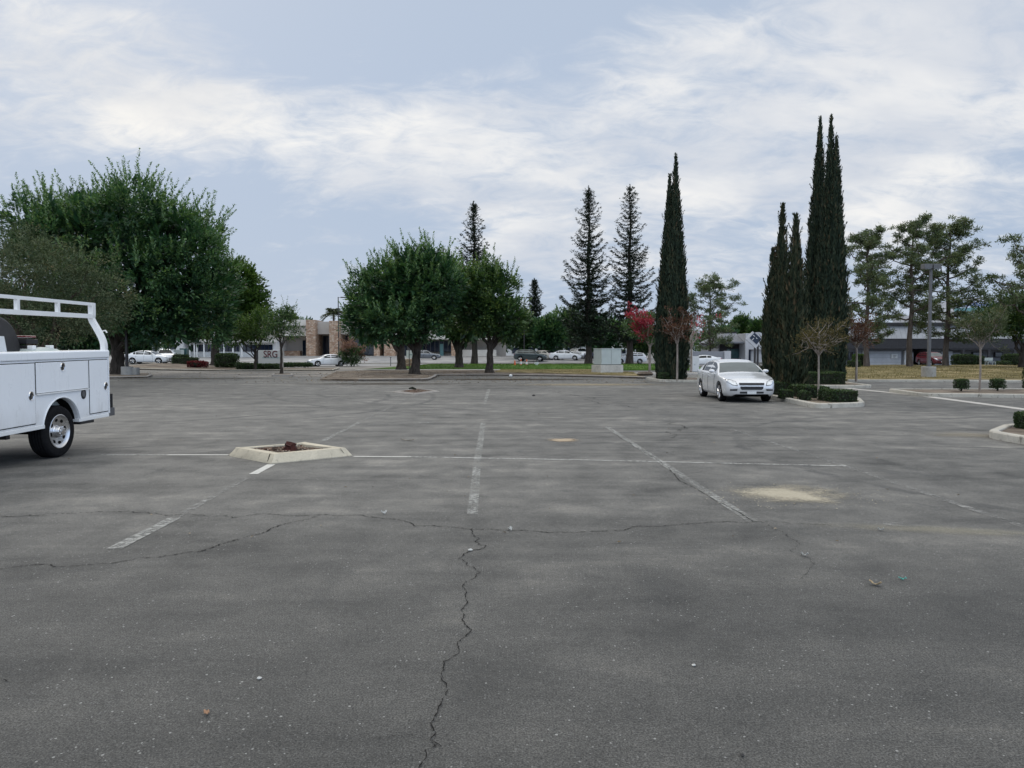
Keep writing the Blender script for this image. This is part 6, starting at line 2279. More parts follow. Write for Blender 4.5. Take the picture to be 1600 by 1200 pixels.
# little street sign and kerb post near the grove
p = empty('sign_post', (XA(639.5, 62), 62, .1), 0, 'thin dark sign post with a small plate standing between the grove trunks', 'sign post')
MB().tube([(0, 0, -.05), (0, 0, 2.15)], .035, 8).build('post', M['dark_pole'], p)
MB().box((0, -.03, 1.95), (.34, .02, .42)).build('plate', M['pole'], p, bevel=.01)
p = empty('sign_post', (XA(610.5, 87), 87, .1), 0, 'short thin post standing alone on the grass left of the grove', 'sign post')
MB().tube([(0, 0, -.05), (0, 0, 1.0)], .05, 6).build('post', M['pole'], p)
MB().box((0, 0, 1.0), (.16, .1, .06)).build('cap', M['dark_pole'], p)
Yb = 78.0
wb = empty('sign_board', (XA(641, Yb), Yb, .1), 0, 'white sign board glimpsed between the two left trunks of the grove', 'sign')
MB().box2((-.40, 0, .95), (.48, .12, ZA(549, Yb))).build('panel', M['sign_white'], wb, bevel=.01)
MB().box2((-.12, -.012, 1.3), (.30, -.002, 1.36)).build('print_line', M['sign_teal'], wb)
MB().box2((-.55, -.1, -.2), (.6, .3, .90)).build('stone_base', M['stone'], wb, bevel=.06)


# cones, hydrant
def cone(x, y, mat, label, z, h=.75):
    r = empty('traffic_cone', (x, y, z), 0, label, 'traffic cone', 'cones on the grass')
    MB().box((0, 0, .02), (.38, .38, .04)).build('base', M['black'] if mat != 'orange' else M['orange'], r, bevel=.01)
    MB().lathe([(.14, .04), (.10, h * .45), (.0655, h * .8), (.04, h), (0, h)], 16).build('cone', M['orange'], r, smooth=50)
    if mat != 'orange':
        MB().lathe([(.122, h * .35), (.088, h * .68)], 16).build('white_band', M['sign_white'], r)
    return r


cone(XA(804.5, 78.5), 78.5, 'orange', 'plain dull orange marker on the grass, leftmost of three in a row', .11, .72)
cone(XA(814, 79), 79, 'band', 'orange and white banded cone on the grass, middle one of three', .11, .9)
cone(XA(823, 79), 79, 'band', 'orange and white banded cone on the grass, the one nearest the white hydrant', .11, .85)
hy = empty('fire_hydrant', (XA(838.5, 79), 79, .11), 0, 'white fire hydrant with a black cap on the grass right of the cones', 'hydrant')
MB().lathe([(.22, 0), (.22, .06), (.14, .08), (.13, .45), (.18, .48), (.18, .52), (.14, .55)], 16).tube([(-.24, 0, .38), (.24, 0, .38)], .075, 10).build('body', M['sign_white'], hy, smooth=40)
MB().lathe([(.155, .55), (.15, .63), (.08, .72), (.04, .76), (.0, .77)], 16).build('cap', M['black'], hy, smooth=40)

# litter
def scrap(name, px, py, sx, sy, mat, label, seed, cat='litter', curl=.02):
    r = random.Random(seed)
    x, y = G(px, py)
    n = 6
    mb = MB()
    vs = []
    for j in range(n):
        for i in range(n):
            u, v = i / (n - 1) - .5, j / (n - 1) - .5
            k = 1 - .8 * abs(v) ** 1.5
            vs.append((u * sx * k, v * sy, .012 + curl * (u * u * 4 + .5 * v) + r.gauss(0, .003)))
    mb.add(vs, [(j * n + i, j * n + i + 1, (j + 1) * n + i + 1, (j + 1) * n + i) for j in range(n - 1) for i in range(n - 1)])
    o = mb.build(name, M[mat], None, (x, y, 0), r.uniform(0, 3))
    sd = o.modifiers.new('thickness', 'SOLIDIFY'); sd.thickness = .003
    return tag(o, label, cat)


def pebble(px, py, s, mat, label, seed):
    r = random.Random(seed)
    x, y = G(px, py)
    mb = MB().lathe([(0, 0), (s * .8, s * .1), (s, s * .4), (s * .6, s * .75), (0, s * .85)], 9)
    mb.v = [(a * r.uniform(.75, 1.2), b * r.uniform(.7, 1.1), c * r.uniform(.8, 1.1)) for a, b, c in mb.v]
    return tag(mb.build('pebble', M[mat], None, (x, y, 0.003), r.uniform(0, 3), smooth=50), label, 'pebble')


M['scrap_grey'] = plain('scrap_grey', (0.42, 0.42, 0.40), 0.8)
M['dry_leaf'] = plain('dry_leaf', (0.45, 0.34, 0.20), 0.8)
M['brown_leaf'] = plain('brown_leaf', (0.34, 0.20, 0.12), 0.8)
M['teal_scrap'] = plain('teal_scrap', (0.10, 0.40, 0.34), 0.5)
M['stone_pale'] = plain('pale_pebble', (0.50, 0.50, 0.48), 0.8)
M['stone_dark'] = plain('dark_pebble', (0.03, 0.03, 0.03), 0.8)
scrap('dry_leaf', 1368, 915.5, .085, .045, 'dry_leaf', 'curled tan leaf on the asphalt at right near the teal scrap', 1)
scrap('plastic_scrap', 1410, 906.5, .06, .02, 'teal_scrap', 'tiny teal plastic scrap on the asphalt at right', 2, curl=.008)
scrap('paper_scrap', 1257, 869.5, .06, .03, 'scrap_grey', 'small pale scrap of paper at the end of a thin crack at right', 3)
scrap('paper_scrap', 1376, 830, .06, .03, 'scrap_grey', 'white paper scrap beside the faint pale line at right', 4)
scrap('paper_scrap', 600, 803, .07, .02, 'scrap_grey', 'thin white scrap lying just above the long cross crack', 5)
scrap('paper_scrap', 797, 829.5, .055, .025, 'scrap_grey', 'white scrap lying on the long cross crack near the middle', 6)
scrap('brown_leaf', 323, 1117, .035, .024, 'brown_leaf', 'small reddish brown leaf low in the left foreground', 7, curl=.006)
scrap('twig_piece', 637, 689, .30, .05, 'chip_pale', 'pale stick lying on the asphalt right of the square planter', 8, curl=.02)
pebble(735, 861, .022, 'stone_pale', 'pale pebble by the crack below the middle worn line', 11)
pebble(405, 1061.5, .013, 'stone_pale', 'small grey pebble alone in the left foreground', 12)
pebble(1160, 1182, .010, 'stone_dark', 'black pebble near the bottom edge at right', 13)
pebble(1084, 1041, .012, 'stone_pale', 'tiny pale pebble in the middle right foreground', 14)
pebble(834, 619, .07, 'stone_dark', 'dark lump on the far asphalt right of the low planter', 15)
cu = MB().lathe([(0, 0), (.09, .02), (.12, .07), (.10, .15), (.05, .18), (0, .19)], 12).build('litter_bag', M['sign_white'], None, G(798, 589.5) + (.02,), smooth=50)
tag(cu, 'round white bag of litter on the dirt right of the grove', 'litter')

# ------------------------------------------------------------------ planters along the right
def planter(name, pts, label, mat='kerb', r=.5, soil='soil'):
    c = Vector((sum(p[0] for p in pts) / len(pts), sum(p[1] for p in pts) / len(pts)))
    root = empty(name, (c.x, c.y, 0), 0, label, 'planter')
    rel = rounded([(p[0] - c.x, p[1] - c.y) for p in pts], r)
    MB().sweep(rel, [(0, -.05), (0, .12), (.02, .14), (.14, .145), (.16, .13), (.16, -.05)], True).build('kerb', M[mat], root, smooth=35)
    q = MB().sweep(rel, [(.155, .0), (.155, .10)], True)
    n = len(rel)
    inner = q.v[1::2]
    MB().add([(x, y, .105) for x, y, z in inner], [tuple(range(n))]).build('soil', M[soil], root)
    return root


planter('planting_island', [G(1196, 621.5), G(1275, 638.5), G(1352, 636), (11.8, 25.0), (12.0, 34.5), (9.6, 34.5)], 'kerbed island with two brown green cypresses and low hedges, beside the silver car')
planter('planting_island', [(12.5, 34.2), G(1366, 606.3), (17.4, 38.8), (18.8, 44.0), (14.2, 44.0)], 'kerbed island with the tallest cypresses and a long clipped hedge')
planter('planting_island', [G(1440, 620), G(1640, 622.5), (24, 31.3), (15.8, 31.2)], 'narrow kerbed island with two round clipped shrubs and a small tree at right')
planter('planting_island', [G(1541, 684), G(1650, 704), (14.6, 15.6), (10.55, 15.75)], 'kerbed island end with a hedge, cut off by the right edge', r=.35)
planter('planting_island', [(8.3, 41.4), (11.2, 40.6), (11.8, 45.6), (8.2, 45.6)], 'kerbed island at the foot of the lone broad cypress in the middle')
planter('tree_planter', [G(424, 588.5), G(458, 588.5), (XA(457, 55), 55), (XA(426, 55), 55)], 'small square kerbed pit of the young tree in front of the SRG sign', 'kerb_grey', .2)

hedge('hedge', 9.95, 27.6, .95, 1.1, .46, 'low clipped hedge block between the silver car and the cypress feet', 1, z=.1)
hedge('hedge', 9.22, 24.9, .38, .42, .29, 'small cube of clipped shrub at the kerb just right of the silver car', 2, z=.1)
hedge('hedge', 9.52, 24.0, .26, .40, .29, 'narrowest little clipped shrub, just left of the bronze young tree trunk', 3, z=.1)
hedge('hedge', 10.38, 23.55, .86, 1.15, .36, 'thick clipped hedge block right of the bronze young tree trunk', 4, z=.1)
hedge('hedge', 10.35, 25.7, .9, 1.5, .40, 'hedge behind the little shrub, between the cypress foot and the bronze young tree', 14, z=.1)
hedge('hedge', 15.35, 36.6, 1.95, 1.3, .57, 'long dark clipped hedge in front of the tallest cypresses', 5, z=.1)
hedge('hedge', 14.3, 37.6, .8, 1.0, .62, 'hedge end showing left of the long clipped hedge below the tall cypresses', 6, z=.1)
hedge('hedge', 17.1, 40.0, .95, .6, .66, 'dark hedge behind the reddish young tree', 7, z=.1)
hedge('round_shrub', XA(1502.5, 29.6), 29.6, .48, .48, .40, 'round clipped shrub on a short stem left of the olive young tree', 8, z=.1, round_=True, lift=.08, cat='shrub')
hedge('round_shrub', XA(1559.5, 29.9), 29.9, .47, .47, .40, 'round clipped shrub on a short stem right of the olive young tree', 9, z=.1, round_=True, lift=.08, cat='shrub')
hedge('hedge', 11.05, 14.95, 1.5, .55, .33, 'clipped hedge on the near right island, cut off by the right edge', 10, z=.1, leaf=.035)
hedge('round_shrub', 22.05, 31.3, .6, .6, 1.1, 'dark rounded shrub at the right edge below the big leafy tree', 11, z=.0, round_=True, cat='shrub')
hedge('round_shrub', XA(1037, 42.2), 42.2, .62, .5, .40, 'low round clipped shrub at the foot of the lone broad cypress', 12, z=.1, round_=True, cat='shrub')
o = MB().lathe([(0, 0), (.30, .02), (.36, .14), (.26, .26), (0, .30)], 10)
o.v = [(x * 1.6, y, z) for x, y, z in o.v]
tag(o.build('boulder', M['soil'], None, (XA(1008, 50), 50, .08), smooth=60), 'low brown boulder on the dirt left of the broad cypress', 'boulder')

# ------------------------------------------------------------------ cypresses
cypress('italian_cypress', XA(1048, 43), 43, [(.18, 0, ZA(247, 43), .60, .0), (-.14, .1, ZA(278, 43), .58, .0), (.34, -.15, ZA(345, 43), .60, .0), (-.40, -.2, ZA(400, 43), .56, .0), (.05, -.35, ZA(310, 43), .66, 0)],
        'lone broad cypress with a forked top, between the pink tree and the silver car', 31)
cypress('italian_cypress', XA(1212, 31), 31, [(.15, 0, ZA(325, 31), .40, .006), (-.18, .05, ZA(393, 31), .34, .002), (.1, -.2, ZA(420, 31), .38, 0)], 'brownish cypress with a notched shoulder, left one of the pair beside the silver car', 32, fol='f_cypress_brown', spray=.30)
cypress('italian_cypress', XA(1240, 27.4), 27.4, [(0, 0, ZA(341, 27.4), .44, .0)], 'brownish single spired cypress behind the small hedges, right one of the front pair', 33, fol='f_cypress_brown', spray=.28)
cypress('italian_cypress', XA(1274, 42), 42, [(0, 0, ZA(190, 42), .62, .002), (-.12, -.2, ZA(285, 42), .62, 0), (.12, .2, ZA(245, 42), .60, 0)], 'very tall dark cypress, left one of the tallest pair', 34)
cypress('italian_cypress', XA(1292, 40.5), 40.5, [(0, 0, ZA(187, 40.5), .58, .0), (.24, -.15, ZA(222, 40.5), .60, .0), (.10, -.30, ZA(262, 40.5), .72, 0)], 'tallest dark cypress of all, rising behind the long hedge at right', 35)

# ------------------------------------------------------------------ the left trees
X_ = XA
broad_tree('leafy_tree', X_(184, 54), 54, [(1.0, 0, 9.5, 5.0, 4.5, 4.1), (-2.6, 0.2, 9.9, 4.2, 4.2, 3.5), (4.3, 0, 8.2, 4.2, 4.0, 4.4), (5.8, .3, 5.4, 3.3, 3.4, 3.3), (-5.4, .5, 9.3, 3.0, 3.2, 3.6), (1.6, -1.6, 6.0, 4.6, 3.4, 4.0), (3.4, -.6, 4.0, 3.8, 3.0, 2.3)],
           'big dark green spreading tree with spiky upright shoots, largest in the picture', seed=11, n=1750, k=30, cr=.44, L=.29, W=.115, trunk_r=.50, fork=3.2, nshoot=330, shoot=(.7, 1.9), inner=1500, zmin=1.7, limbs=14, z=.05, shell=.28)
broad_tree('leafy_tree', X_(337, 79), 79, [(2.2, 0, 7.2, 3.2, 3.0, 3.6), (3.6, 0, 5.6, 2.4, 2.6, 2.8), (-.6, 0, 5.8, 3.4, 3, 2.9), (2.4, 0, 9.2, 2.2, 2.2, 2.0)],
           'mid green tree with a smooth rounded top right behind the biggest left tree', seed=12, n=900, k=18, cr=.55, L=.32, W=.14, fol='f_bright', trunk_r=.50, fork=2.6, nshoot=60, shoot=(.4, .9), inner=500, zmin=2.2, tint=.36)
broad_tree('leafy_tree', X_(60, 34), 34, [(-.2, 0, 5.1, 3.6, 3.0, 2.4), (2.1, 0, 4.2, 2.0, 2.2, 1.7), (-3.3, .2, 5.0, 3.0, 2.8, 2.4), (.6, -.8, 3.2, 2.8, 2.2, 1.4), (2.7, -.2, 3.3, 1.5, 1.6, 1.2)],
           'grey green fine leaved tree with drooping wisps behind the white truck', seed=13, n=2500, k=26, cr=.36, L=.105, W=.034, fol='f_olive', trunk_r=.30, fork=1.8, nshoot=130, shoot=(.3, .8), inner=500, zmin=1.6, shell=.42, flat=.6, up=.0, tint=.40, bark='bark_brown', patchy=.25)
broad_tree('young_tree', X_(399, 66), 66, [(0, 0, 3.9, 1.9, 1.7, 1.6), (-1.6, 0, 3.4, 1.6, 1.5, 1.2), (1.1, .2, 4.3, 1.2, 1.2, 1.0)], 'slender yellow green tree just left of the SRG sign', 'young tree', seed=14, n=420, k=14, cr=.36, L=.20, W=.085, fol='f_bright', trunk_r=.13,
           fork=2.0, nshoot=50, shoot=(.3, .8), inner=60, shell=.6, limbs=6, tint=.30)
broad_tree('young_tree', X_(439.5, 54.5), 54.5, [(0, 0, 3.5, 1.25, 1.2, 1.15), (.35, 0, 4.3, .8, .8, .75), (-.6, 0, 3.2, .9, .9, .7), (.8, 0, 3.0, .7, .8, .6)], 'young olive green tree with a dark straight trunk in front of the SRG sign', 'young tree', seed=15, n=300, k=13, cr=.28, L=.15, W=.065,
           fol='f_mid', trunk_r=.105, fork=2.3, nshoot=55, shoot=(.3, .85), inner=20, shell=.8, limbs=7, z=.1)
# shrubs below
for i, (p_, d_, w_, h_, lb) in enumerate(((392, 68.5, 1.6, .55, 'dark low shrub at the foot of the slender yellow green tree'), (381, 69.0, 1.2, .6, 'dark shrub between the far trunk and the slender tree'),
                                       (412, 69.5, 1.3, .5, 'low clipped shrub under the left half of the SRG sign'), (427, 69.2, 1.3, .5, 'low clipped shrub under the right half of the SRG sign'),
                                       (448, 78, 1.5, .5, 'low hedge just right of the SRG sign'), (466, 80, 1.7, .45, 'low hedge left of the white car on the drive'), (481, 80.5, 1.0, .45, 'hedge end nearest the nose of the white car on the drive'))):
    hedge('round_shrub', X_(p_, d_), d_, w_, 1.1, h_, lb, 40 + i, z=gz(X_(p_, d_), d_) + .08, leaf=.11, round_=True, cat='shrub')
hedge('flower_bed', X_(309, 72), 72, 1.9, 1.0, .62, 'dark red flowering bed under the left trees', 50, z=gz(X_(309, 72), 72) + .08, leaf=.12, fol='f_redflower', round_=True, cat='flowers')
hedge('round_shrub', X_(355, 74), 74, 2.2, 1.6, 1.5, 'tall dark shrub beside the thick far trunk at left', 51, z=gz(X_(355, 74), 74) + .05, leaf=.13, round_=True, cat='shrub')
hedge('hedge', X_(283, 80), 80, 1.6, .8, 1.0, 'green clipped hedge below the porch window of the white office', 52, z=gz(-36, 80), leaf=.12)
hedge('hedge', X_(290, 78), 78, 2.6, .8, .75, 'long low hedge in front of the white car at left', 53, z=gz(-34, 78), leaf=.12)
ub2 = MB().box((0, 0, .8), (1.0, .8, 1.6)).build('utility_box', M['cabinet'], None, (X_(280, 95), 95, gz(-42, 95)), bevel=.03)
tag(ub2, 'small pale green box under the porch window of the white office', 'utility box')
ub3 = MB().box((0, 0, .9), (.9, .8, 1.8)).build('utility_box', M['win_teal'], None, (X_(288.5, 96), 96, gz(-42, 96)), bevel=.03)
tag(ub3, 'dark teal box right beside the small pale green box', 'utility box')

# ------------------------------------------------------------------ the grove in the middle
GR = 'trees of the middle grove'
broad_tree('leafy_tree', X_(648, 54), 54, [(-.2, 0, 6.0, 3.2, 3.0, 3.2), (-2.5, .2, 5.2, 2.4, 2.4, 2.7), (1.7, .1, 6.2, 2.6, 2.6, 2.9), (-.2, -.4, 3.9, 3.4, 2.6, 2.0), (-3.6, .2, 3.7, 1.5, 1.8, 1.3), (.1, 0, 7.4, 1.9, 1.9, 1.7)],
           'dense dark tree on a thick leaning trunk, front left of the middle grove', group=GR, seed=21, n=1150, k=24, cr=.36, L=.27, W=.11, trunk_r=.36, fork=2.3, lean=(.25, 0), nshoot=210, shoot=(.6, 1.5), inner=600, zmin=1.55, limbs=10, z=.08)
broad_tree('leafy_tree', X_(765, 57), 57, [(0, 0, 5.4, 2.3, 2.3, 2.9), (.9, 0, 4.2, 2.1, 2.1, 2.0), (-1.3, .2, 5.4, 1.9, 2.0, 2.4), (-.3, 0, 7.0, 1.5, 1.5, 1.6)],
           'mid green tree on a straight dark trunk, rightmost of the middle grove', group=GR, seed=22, n=900, k=18, cr=.42, L=.25, W=.105, fol='f_mid', trunk_r=.30, fork=2.3, nshoot=110, shoot=(.5, 1.3), inner=350, zmin=1.7, limbs=8, z=.08)
broad_tree('leafy_tree', X_(627, 67), 67, [(-1.2, 0, 5.6, 2.9, 2.6, 3.0), (-2.4, 0, 4.2, 2.4, 2.4, 2.1), (.8, 0, 5.6, 2.4, 2.4, 2.6)],
           'tree with a short dark trunk at the back left of the middle grove', group=GR, seed=23, n=650, k=16, cr=.5, L=.30, W=.125, trunk_r=.42, fork=2.0, nshoot=60, shoot=(.5, 1.3), inner=300, zmin=1.7, limbs=6, z=.08)
broad_tree('leafy_tree', X_(717, 72), 72, [(0, 0, 6.4, 3.2, 2.8, 3.8), (.8, 0, 4.6, 2.8, 2.6, 2.2), (-1.2, 0, 8.6, 2.0, 2.0, 1.9)],
           'yellowish green tree with a flared trunk, back middle of the grove', group=GR, seed=24, n=800, k=16, cr=.52, L=.32, W=.135, fol='f_mid', trunk_r=.42, fork=2.4, nshoot=80, shoot=(.5, 1.4), inner=300, zmin=1.9, limbs=7, z=.1, tint=.55)

# ------------------------------------------------------------------ conifers
CG = 'tall dark conifers on the far grass'
conifer('conifer', X_(919, 94), 94, ZA(293, 94) - .1, 4.0, 'tall dark conifer spire, left one of the pair near the utility box', 61, CG, z=.1, base=.13)
conifer('conifer', X_(983, 97), 97, ZA(291, 97) - .1, 4.0, 'tall dark conifer spire, right one of the pair near the utility box', 62, CG, z=.1, base=.15)
conifer('conifer', X_(741, 90.8), 90.8, ZA(317, 90.8) - .1, 3.5, 'dark conifer spire rising behind the middle grove', 63, CG, z=.1, base=.2)
conifer('conifer', X_(835, 165), 165, ZA(437, 165) - 1.0, 2.9, 'small far conifer beside the twin arm lamp post', 64, None, base=.15, leaf=.6)

# ------------------------------------------------------------------ pines at right
PG = 'open pines on the dry grass bank'
pine('pine_tree', X_(1353, 66), 66, ZA(366, 66), 2.75, 'open pine with a crooked crown, nearest the tall cypresses', 71, PG, z=.38, ntuft=330, base=.16, lean=.0)
pine('pine_tree', X_(1421, 67), 67, ZA(347, 67), 2.7, 'open pine with a long bare trunk, middle one behind the lamp', 72, PG, z=.38, ntuft=300, base=.30, lean=.004)
pine('pine_tree', X_(1478, 68), 68, ZA(350, 68), 3.1, 'open pine with side limbs, just right of the tall lamp', 73, PG, z=.38, ntuft=330, base=.18, lean=.004)
pine('pine_tree', X_(1622, 60), 60, ZA(375, 60), 3.3, 'pine at the right edge with only its left branches in view', 74, PG, z=.38, ntuft=150, base=.35)
broad_tree('leafy_tree', X_(1597, 64), 64, [(0, 0, 4.5, 3.2, 2.8, 2.3), (-2.6, 0, 4.1, 2.0, 2.0, 1.5), (2.5, 0, 4.8, 2.6, 2.4, 2.2)], 'full light green leafy tree at the right edge in front of the far building', seed=25, n=900, k=18, cr=.40, L=.22, W=.10, fol='f_mid', trunk_r=.24, fork=2.0,
           nshoot=70, shoot=(.3, .8), inner=300, zmin=1.2, limbs=6, z=.35, tint=.6)
for i, (p_, d_, w_, h_, lb) in enumerate(((1505, 76, 2.3, 1.15, 'dark mound shaped shrub in the shade of the porch'), (1523, 77, 1.8, 1.0, 'dark shrub right of the mound shaped shrub by the porch'),
                                       (1584, 74, 2.2, 1.2, 'dark shrub at far right in front of the porch'), (1567, 73, 1.2, .5, 'low green shrub right of the pale metal bench'))):
    hedge('round_shrub', X_(p_, d_), d_, w_, 1.2, h_, lb, 80 + i, z=.30, leaf=.10, round_=True, cat='shrub')
hedge('hedge', X_(1334, 62), 62, .85, .7, .75, 'dark square clipped hedge left of the first pine', 86, z=.2, leaf=.09)
hedge('round_shrub', X_(1342, 70), 70, 1.2, .8, 1.2, 'bright green shrub between the dark hedge and the first pine', 87, z=.3, leaf=.10, round_=True, cat='shrub', fol='f_bright')
bn = empty('garden_bench', (X_(1547, 72), 72, .33), R(10), 'pale metal frame bench beside the dark shrubs near the porch', 'bench')
MB().box((0, 0, .42), (.9, .4, .05)).build('seat', M['cabinet'], bn)
MB().box((0, .2, .68), (.9, .04, .30)).build('backrest', M['cabinet'], bn)
for sx in (-.4, .4):
    for sy in (-.17, .17):
        MB().box((sx, sy, .2), (.05, .05, .42)).build('leg', M['cabinet'], bn)

# ------------------------------------------------------------------ grass blades and fallen leaves
def tufts(name, n, xr, yr, zf, mat, h, w, seed, inside=None, flat=False):
    rng = np.random.default_rng(seed)
    y = yr[0] + (yr[1] - yr[0]) * rng.random(n) ** (1.3 if not flat else 1.0)
    x = rng.uniform(xr[0], xr[1], n)
    if inside is not None:
        k = inside(x, y); x, y = x[k], y[k]
    n = len(x)
    z = np.array([zf(q, r) for q, r in zip(x, y)])
    lv = Leaves()
    P = np.stack([x, y, z], 1)
    if flat:
        D = rsph(rng, n) * np.array([1, 1, .12]); N = np.array([0, 0, 1.0]) + rng.normal(0, .25, (n, 3))
    else:
        D = np.array([0, 0, 1.0]) + rng.normal(0, .38, (n, 3)); N = rsph(rng, n)
    pat = .5 + .28 * np.sin(x * .9 + np.sin(y * .7) * 2) * np.sin(y * .8 + 1.3)
    lv.add(P, D, N, h * rng.uniform(.5, 1.3, n), w * rng.uniform(.6, 1.3, n), pat + rng.normal(0, .2, n))
    return tag(link(name, lv.mesh(name, mat)), kind='stuff')


M['f_drygrass'] = leaf_mat('dry_grass_blades', [(0.0, (0.085, 0.075, 0.030)), (0.5, (0.21, 0.175, 0.080)), (1.0, (0.36, 0.29, 0.16))], 0.9, 0.1, 0.2)
M['f_lawn'] = leaf_mat('lawn_blades', [(0.0, (0.030, 0.075, 0.014)), (0.5, (0.060, 0.125, 0.022)), (1.0, (0.13, 0.18, 0.04))], 0.9, 0.1, 0.2)
M['f_litter'] = leaf_mat('fallen_leaves', [(0.0, (0.05, 0.035, 0.022)), (0.5, (0.16, 0.115, 0.07)), (1.0, (0.36, 0.29, 0.20))], 0.9, 0.1, 0.1)


def bank_z(x, y):
    e = sm(43, 58, y) * sm(17.5, 25, x)
    return .09 + .30 * e + .05 * math.sin(x * .7) * e


tufts('dry_grass_blades', 15000, (20, 62), (44.6, 72), bank_z, M['f_drygrass'], .11, .035, 401, lambda x, y: x > 20.5 + np.maximum(0, 46 - y) * .5)
tufts('lawn_blades', 12000, (-10, 17), (68.4, 90), lambda x, y: .10 + .22 * sm(68, 76, y) * (1 - sm(84, 90.6, y) * .4) * sm(-14, -8, x), M['f_lawn'], .10, .04, 402, lambda x, y: x > -13 + (y - 68) * .14)
tufts('dry_grass_blades', 3500, (-1, 9.5), (50.5, 68), lambda x, y: .11, M['f_drygrass'], .08, .03, 403, lambda x, y: y > 53.5 + np.maximum(0, 5 - x) * 2.1 - np.maximum(0, x - 5) * .6)
tufts('fallen_leaves', 2200, (-15, 9), (40, 62), lambda x, y: .015 if y < 45 or (x > -4.5 and y < 53) else .115, M['f_litter'], .11, .06, 404, None, True)
tufts('fallen_leaves', 900, (-34, -16), (42, 62), lambda x, y: .02, M['f_litter'], .10, .06, 405, None, True)
tufts('fallen_leaves', 420, (-16, 16), (6, 40), lambda x, y: .012, M['f_litter'], .045, .022, 406, None, True)
sx_, sy_ = G(1232, 771)
tufts('sand_grains', 900, (sx_ - 1.5, sx_ + 1.5), (sy_ - 1.1, sy_ + 1.0), lambda x, y: .006, leaf_mat('sand_grains', [(0.0, (.25, .22, .17)), (1.0, (.5, .45, .36))], .9, .1, .05), .022, .014, 408,
      lambda x, y: ((x - sx_) / 1.4) ** 2 + ((y - sy_) / 1.0) ** 2 < np.random.default_rng(1).random(len(x)) ** 1.2 * 1.1, True)
tufts('fallen_leaves', 700, (8.9, 12), (22.4, 34), lambda x, y: .118, M['f_litter'], .06, .035, 407, lambda x, y: (x > 9.4) & (x < 11.2 + (y - 22) * .05), True)

# ------------------------------------------------------------------ small trees
young_tree('young_tree', X_(1279, 24.4), 24.4, 2.72, .92, 'young tree with thin bronze leaves and a pale trunk in the front island', 91, clear=.56, n=380, k=7, L=.075, z=.1, r0=.032)
young_tree('young_tree', X_(1058, 41.2), 41.2, 4.0, 1.05, 'young bare looking tree with rusty leaves in front of the broad cypress', 92, fol='f_red', clear=.52, n=300, k=7, L=.12, z=.1, r0=.055)
young_tree('young_tree', X_(1338, 40.8), 40.8, 3.7, 1.35, 'young reddish tree between the tallest cypresses and the first pine', 93, fol='f_red', clear=.5, n=420, k=7, L=.12, z=.1, r0=.06)
young_tree('young_tree', X_(1531.5, 29.8), 29.8, 3.55, 1.12, 'young olive tree with a slim pale trunk between the two round shrubs', 94, fol='f_olive', clear=.50, n=640, k=9, L=.085, z=.1, r0=.038)
cm = young_tree('flowering_tree', X_(1015, 61), 61, 5.3, 2.0, 'small tree covered in deep pink blossom left of the broad cypress', 95, fol='f_pink', clear=.40, n=330, k=15, L=.17, z=.1, r0=.10, cat='flowering tree', lift=.8)
rngp = np.random.default_rng(96)
lv = Leaves()
P_, O_ = lobe_points(rngp, [(-.3, 0, 3.7, 1.9, 1.6, 1.1), (.9, 0, 3.6, 1.6, 1.4, 1.2)], 260, .7)
clumps(lv, rngp, P_, O_, 12, .35, .2, .09, rngp.normal(.4, .15, len(P_)))
link('leaves', lv.mesh('flowering_tree_leaves', M['f_mid']), cm)
cm2 = young_tree('flowering_tree', X_(1080, 60), 60, 4.9, 1.6, 'small pink flowering tree peeping out right of the broad cypress', 97, fol='f_pink', clear=.4, n=26, k=9, L=.17, z=.05, r0=.09, cat='flowering tree', lift=.8)
bs = young_tree('flowering_shrub', X_(549, 88), 88, 3.1, 1.8, 'round shrub with pale pink blossom right of the white car on the drive', 98, fol='f_palepink', clear=.18, n=260, k=10, L=.22, z=.05, r0=.10, cat='shrub', lift=.7)
lv = Leaves()
P_, O_ = lobe_points(rngp, [(0, 0, 1.3, 1.2, 1.1, 1.0)], 200, .6)
clumps(lv, rngp, P_, O_, 12, .35, .24, .11, rngp.normal(.3, .15, len(P_)))
link('leaves', lv.mesh('flowering_shrub_leaves', M['f_mid']), bs)
palm('palm_tree', X_(522, 150), 150, ZA(489, 150) - gz(-35, 150), 2.35, 'palm showing its fronds above the beige office roof', 99)

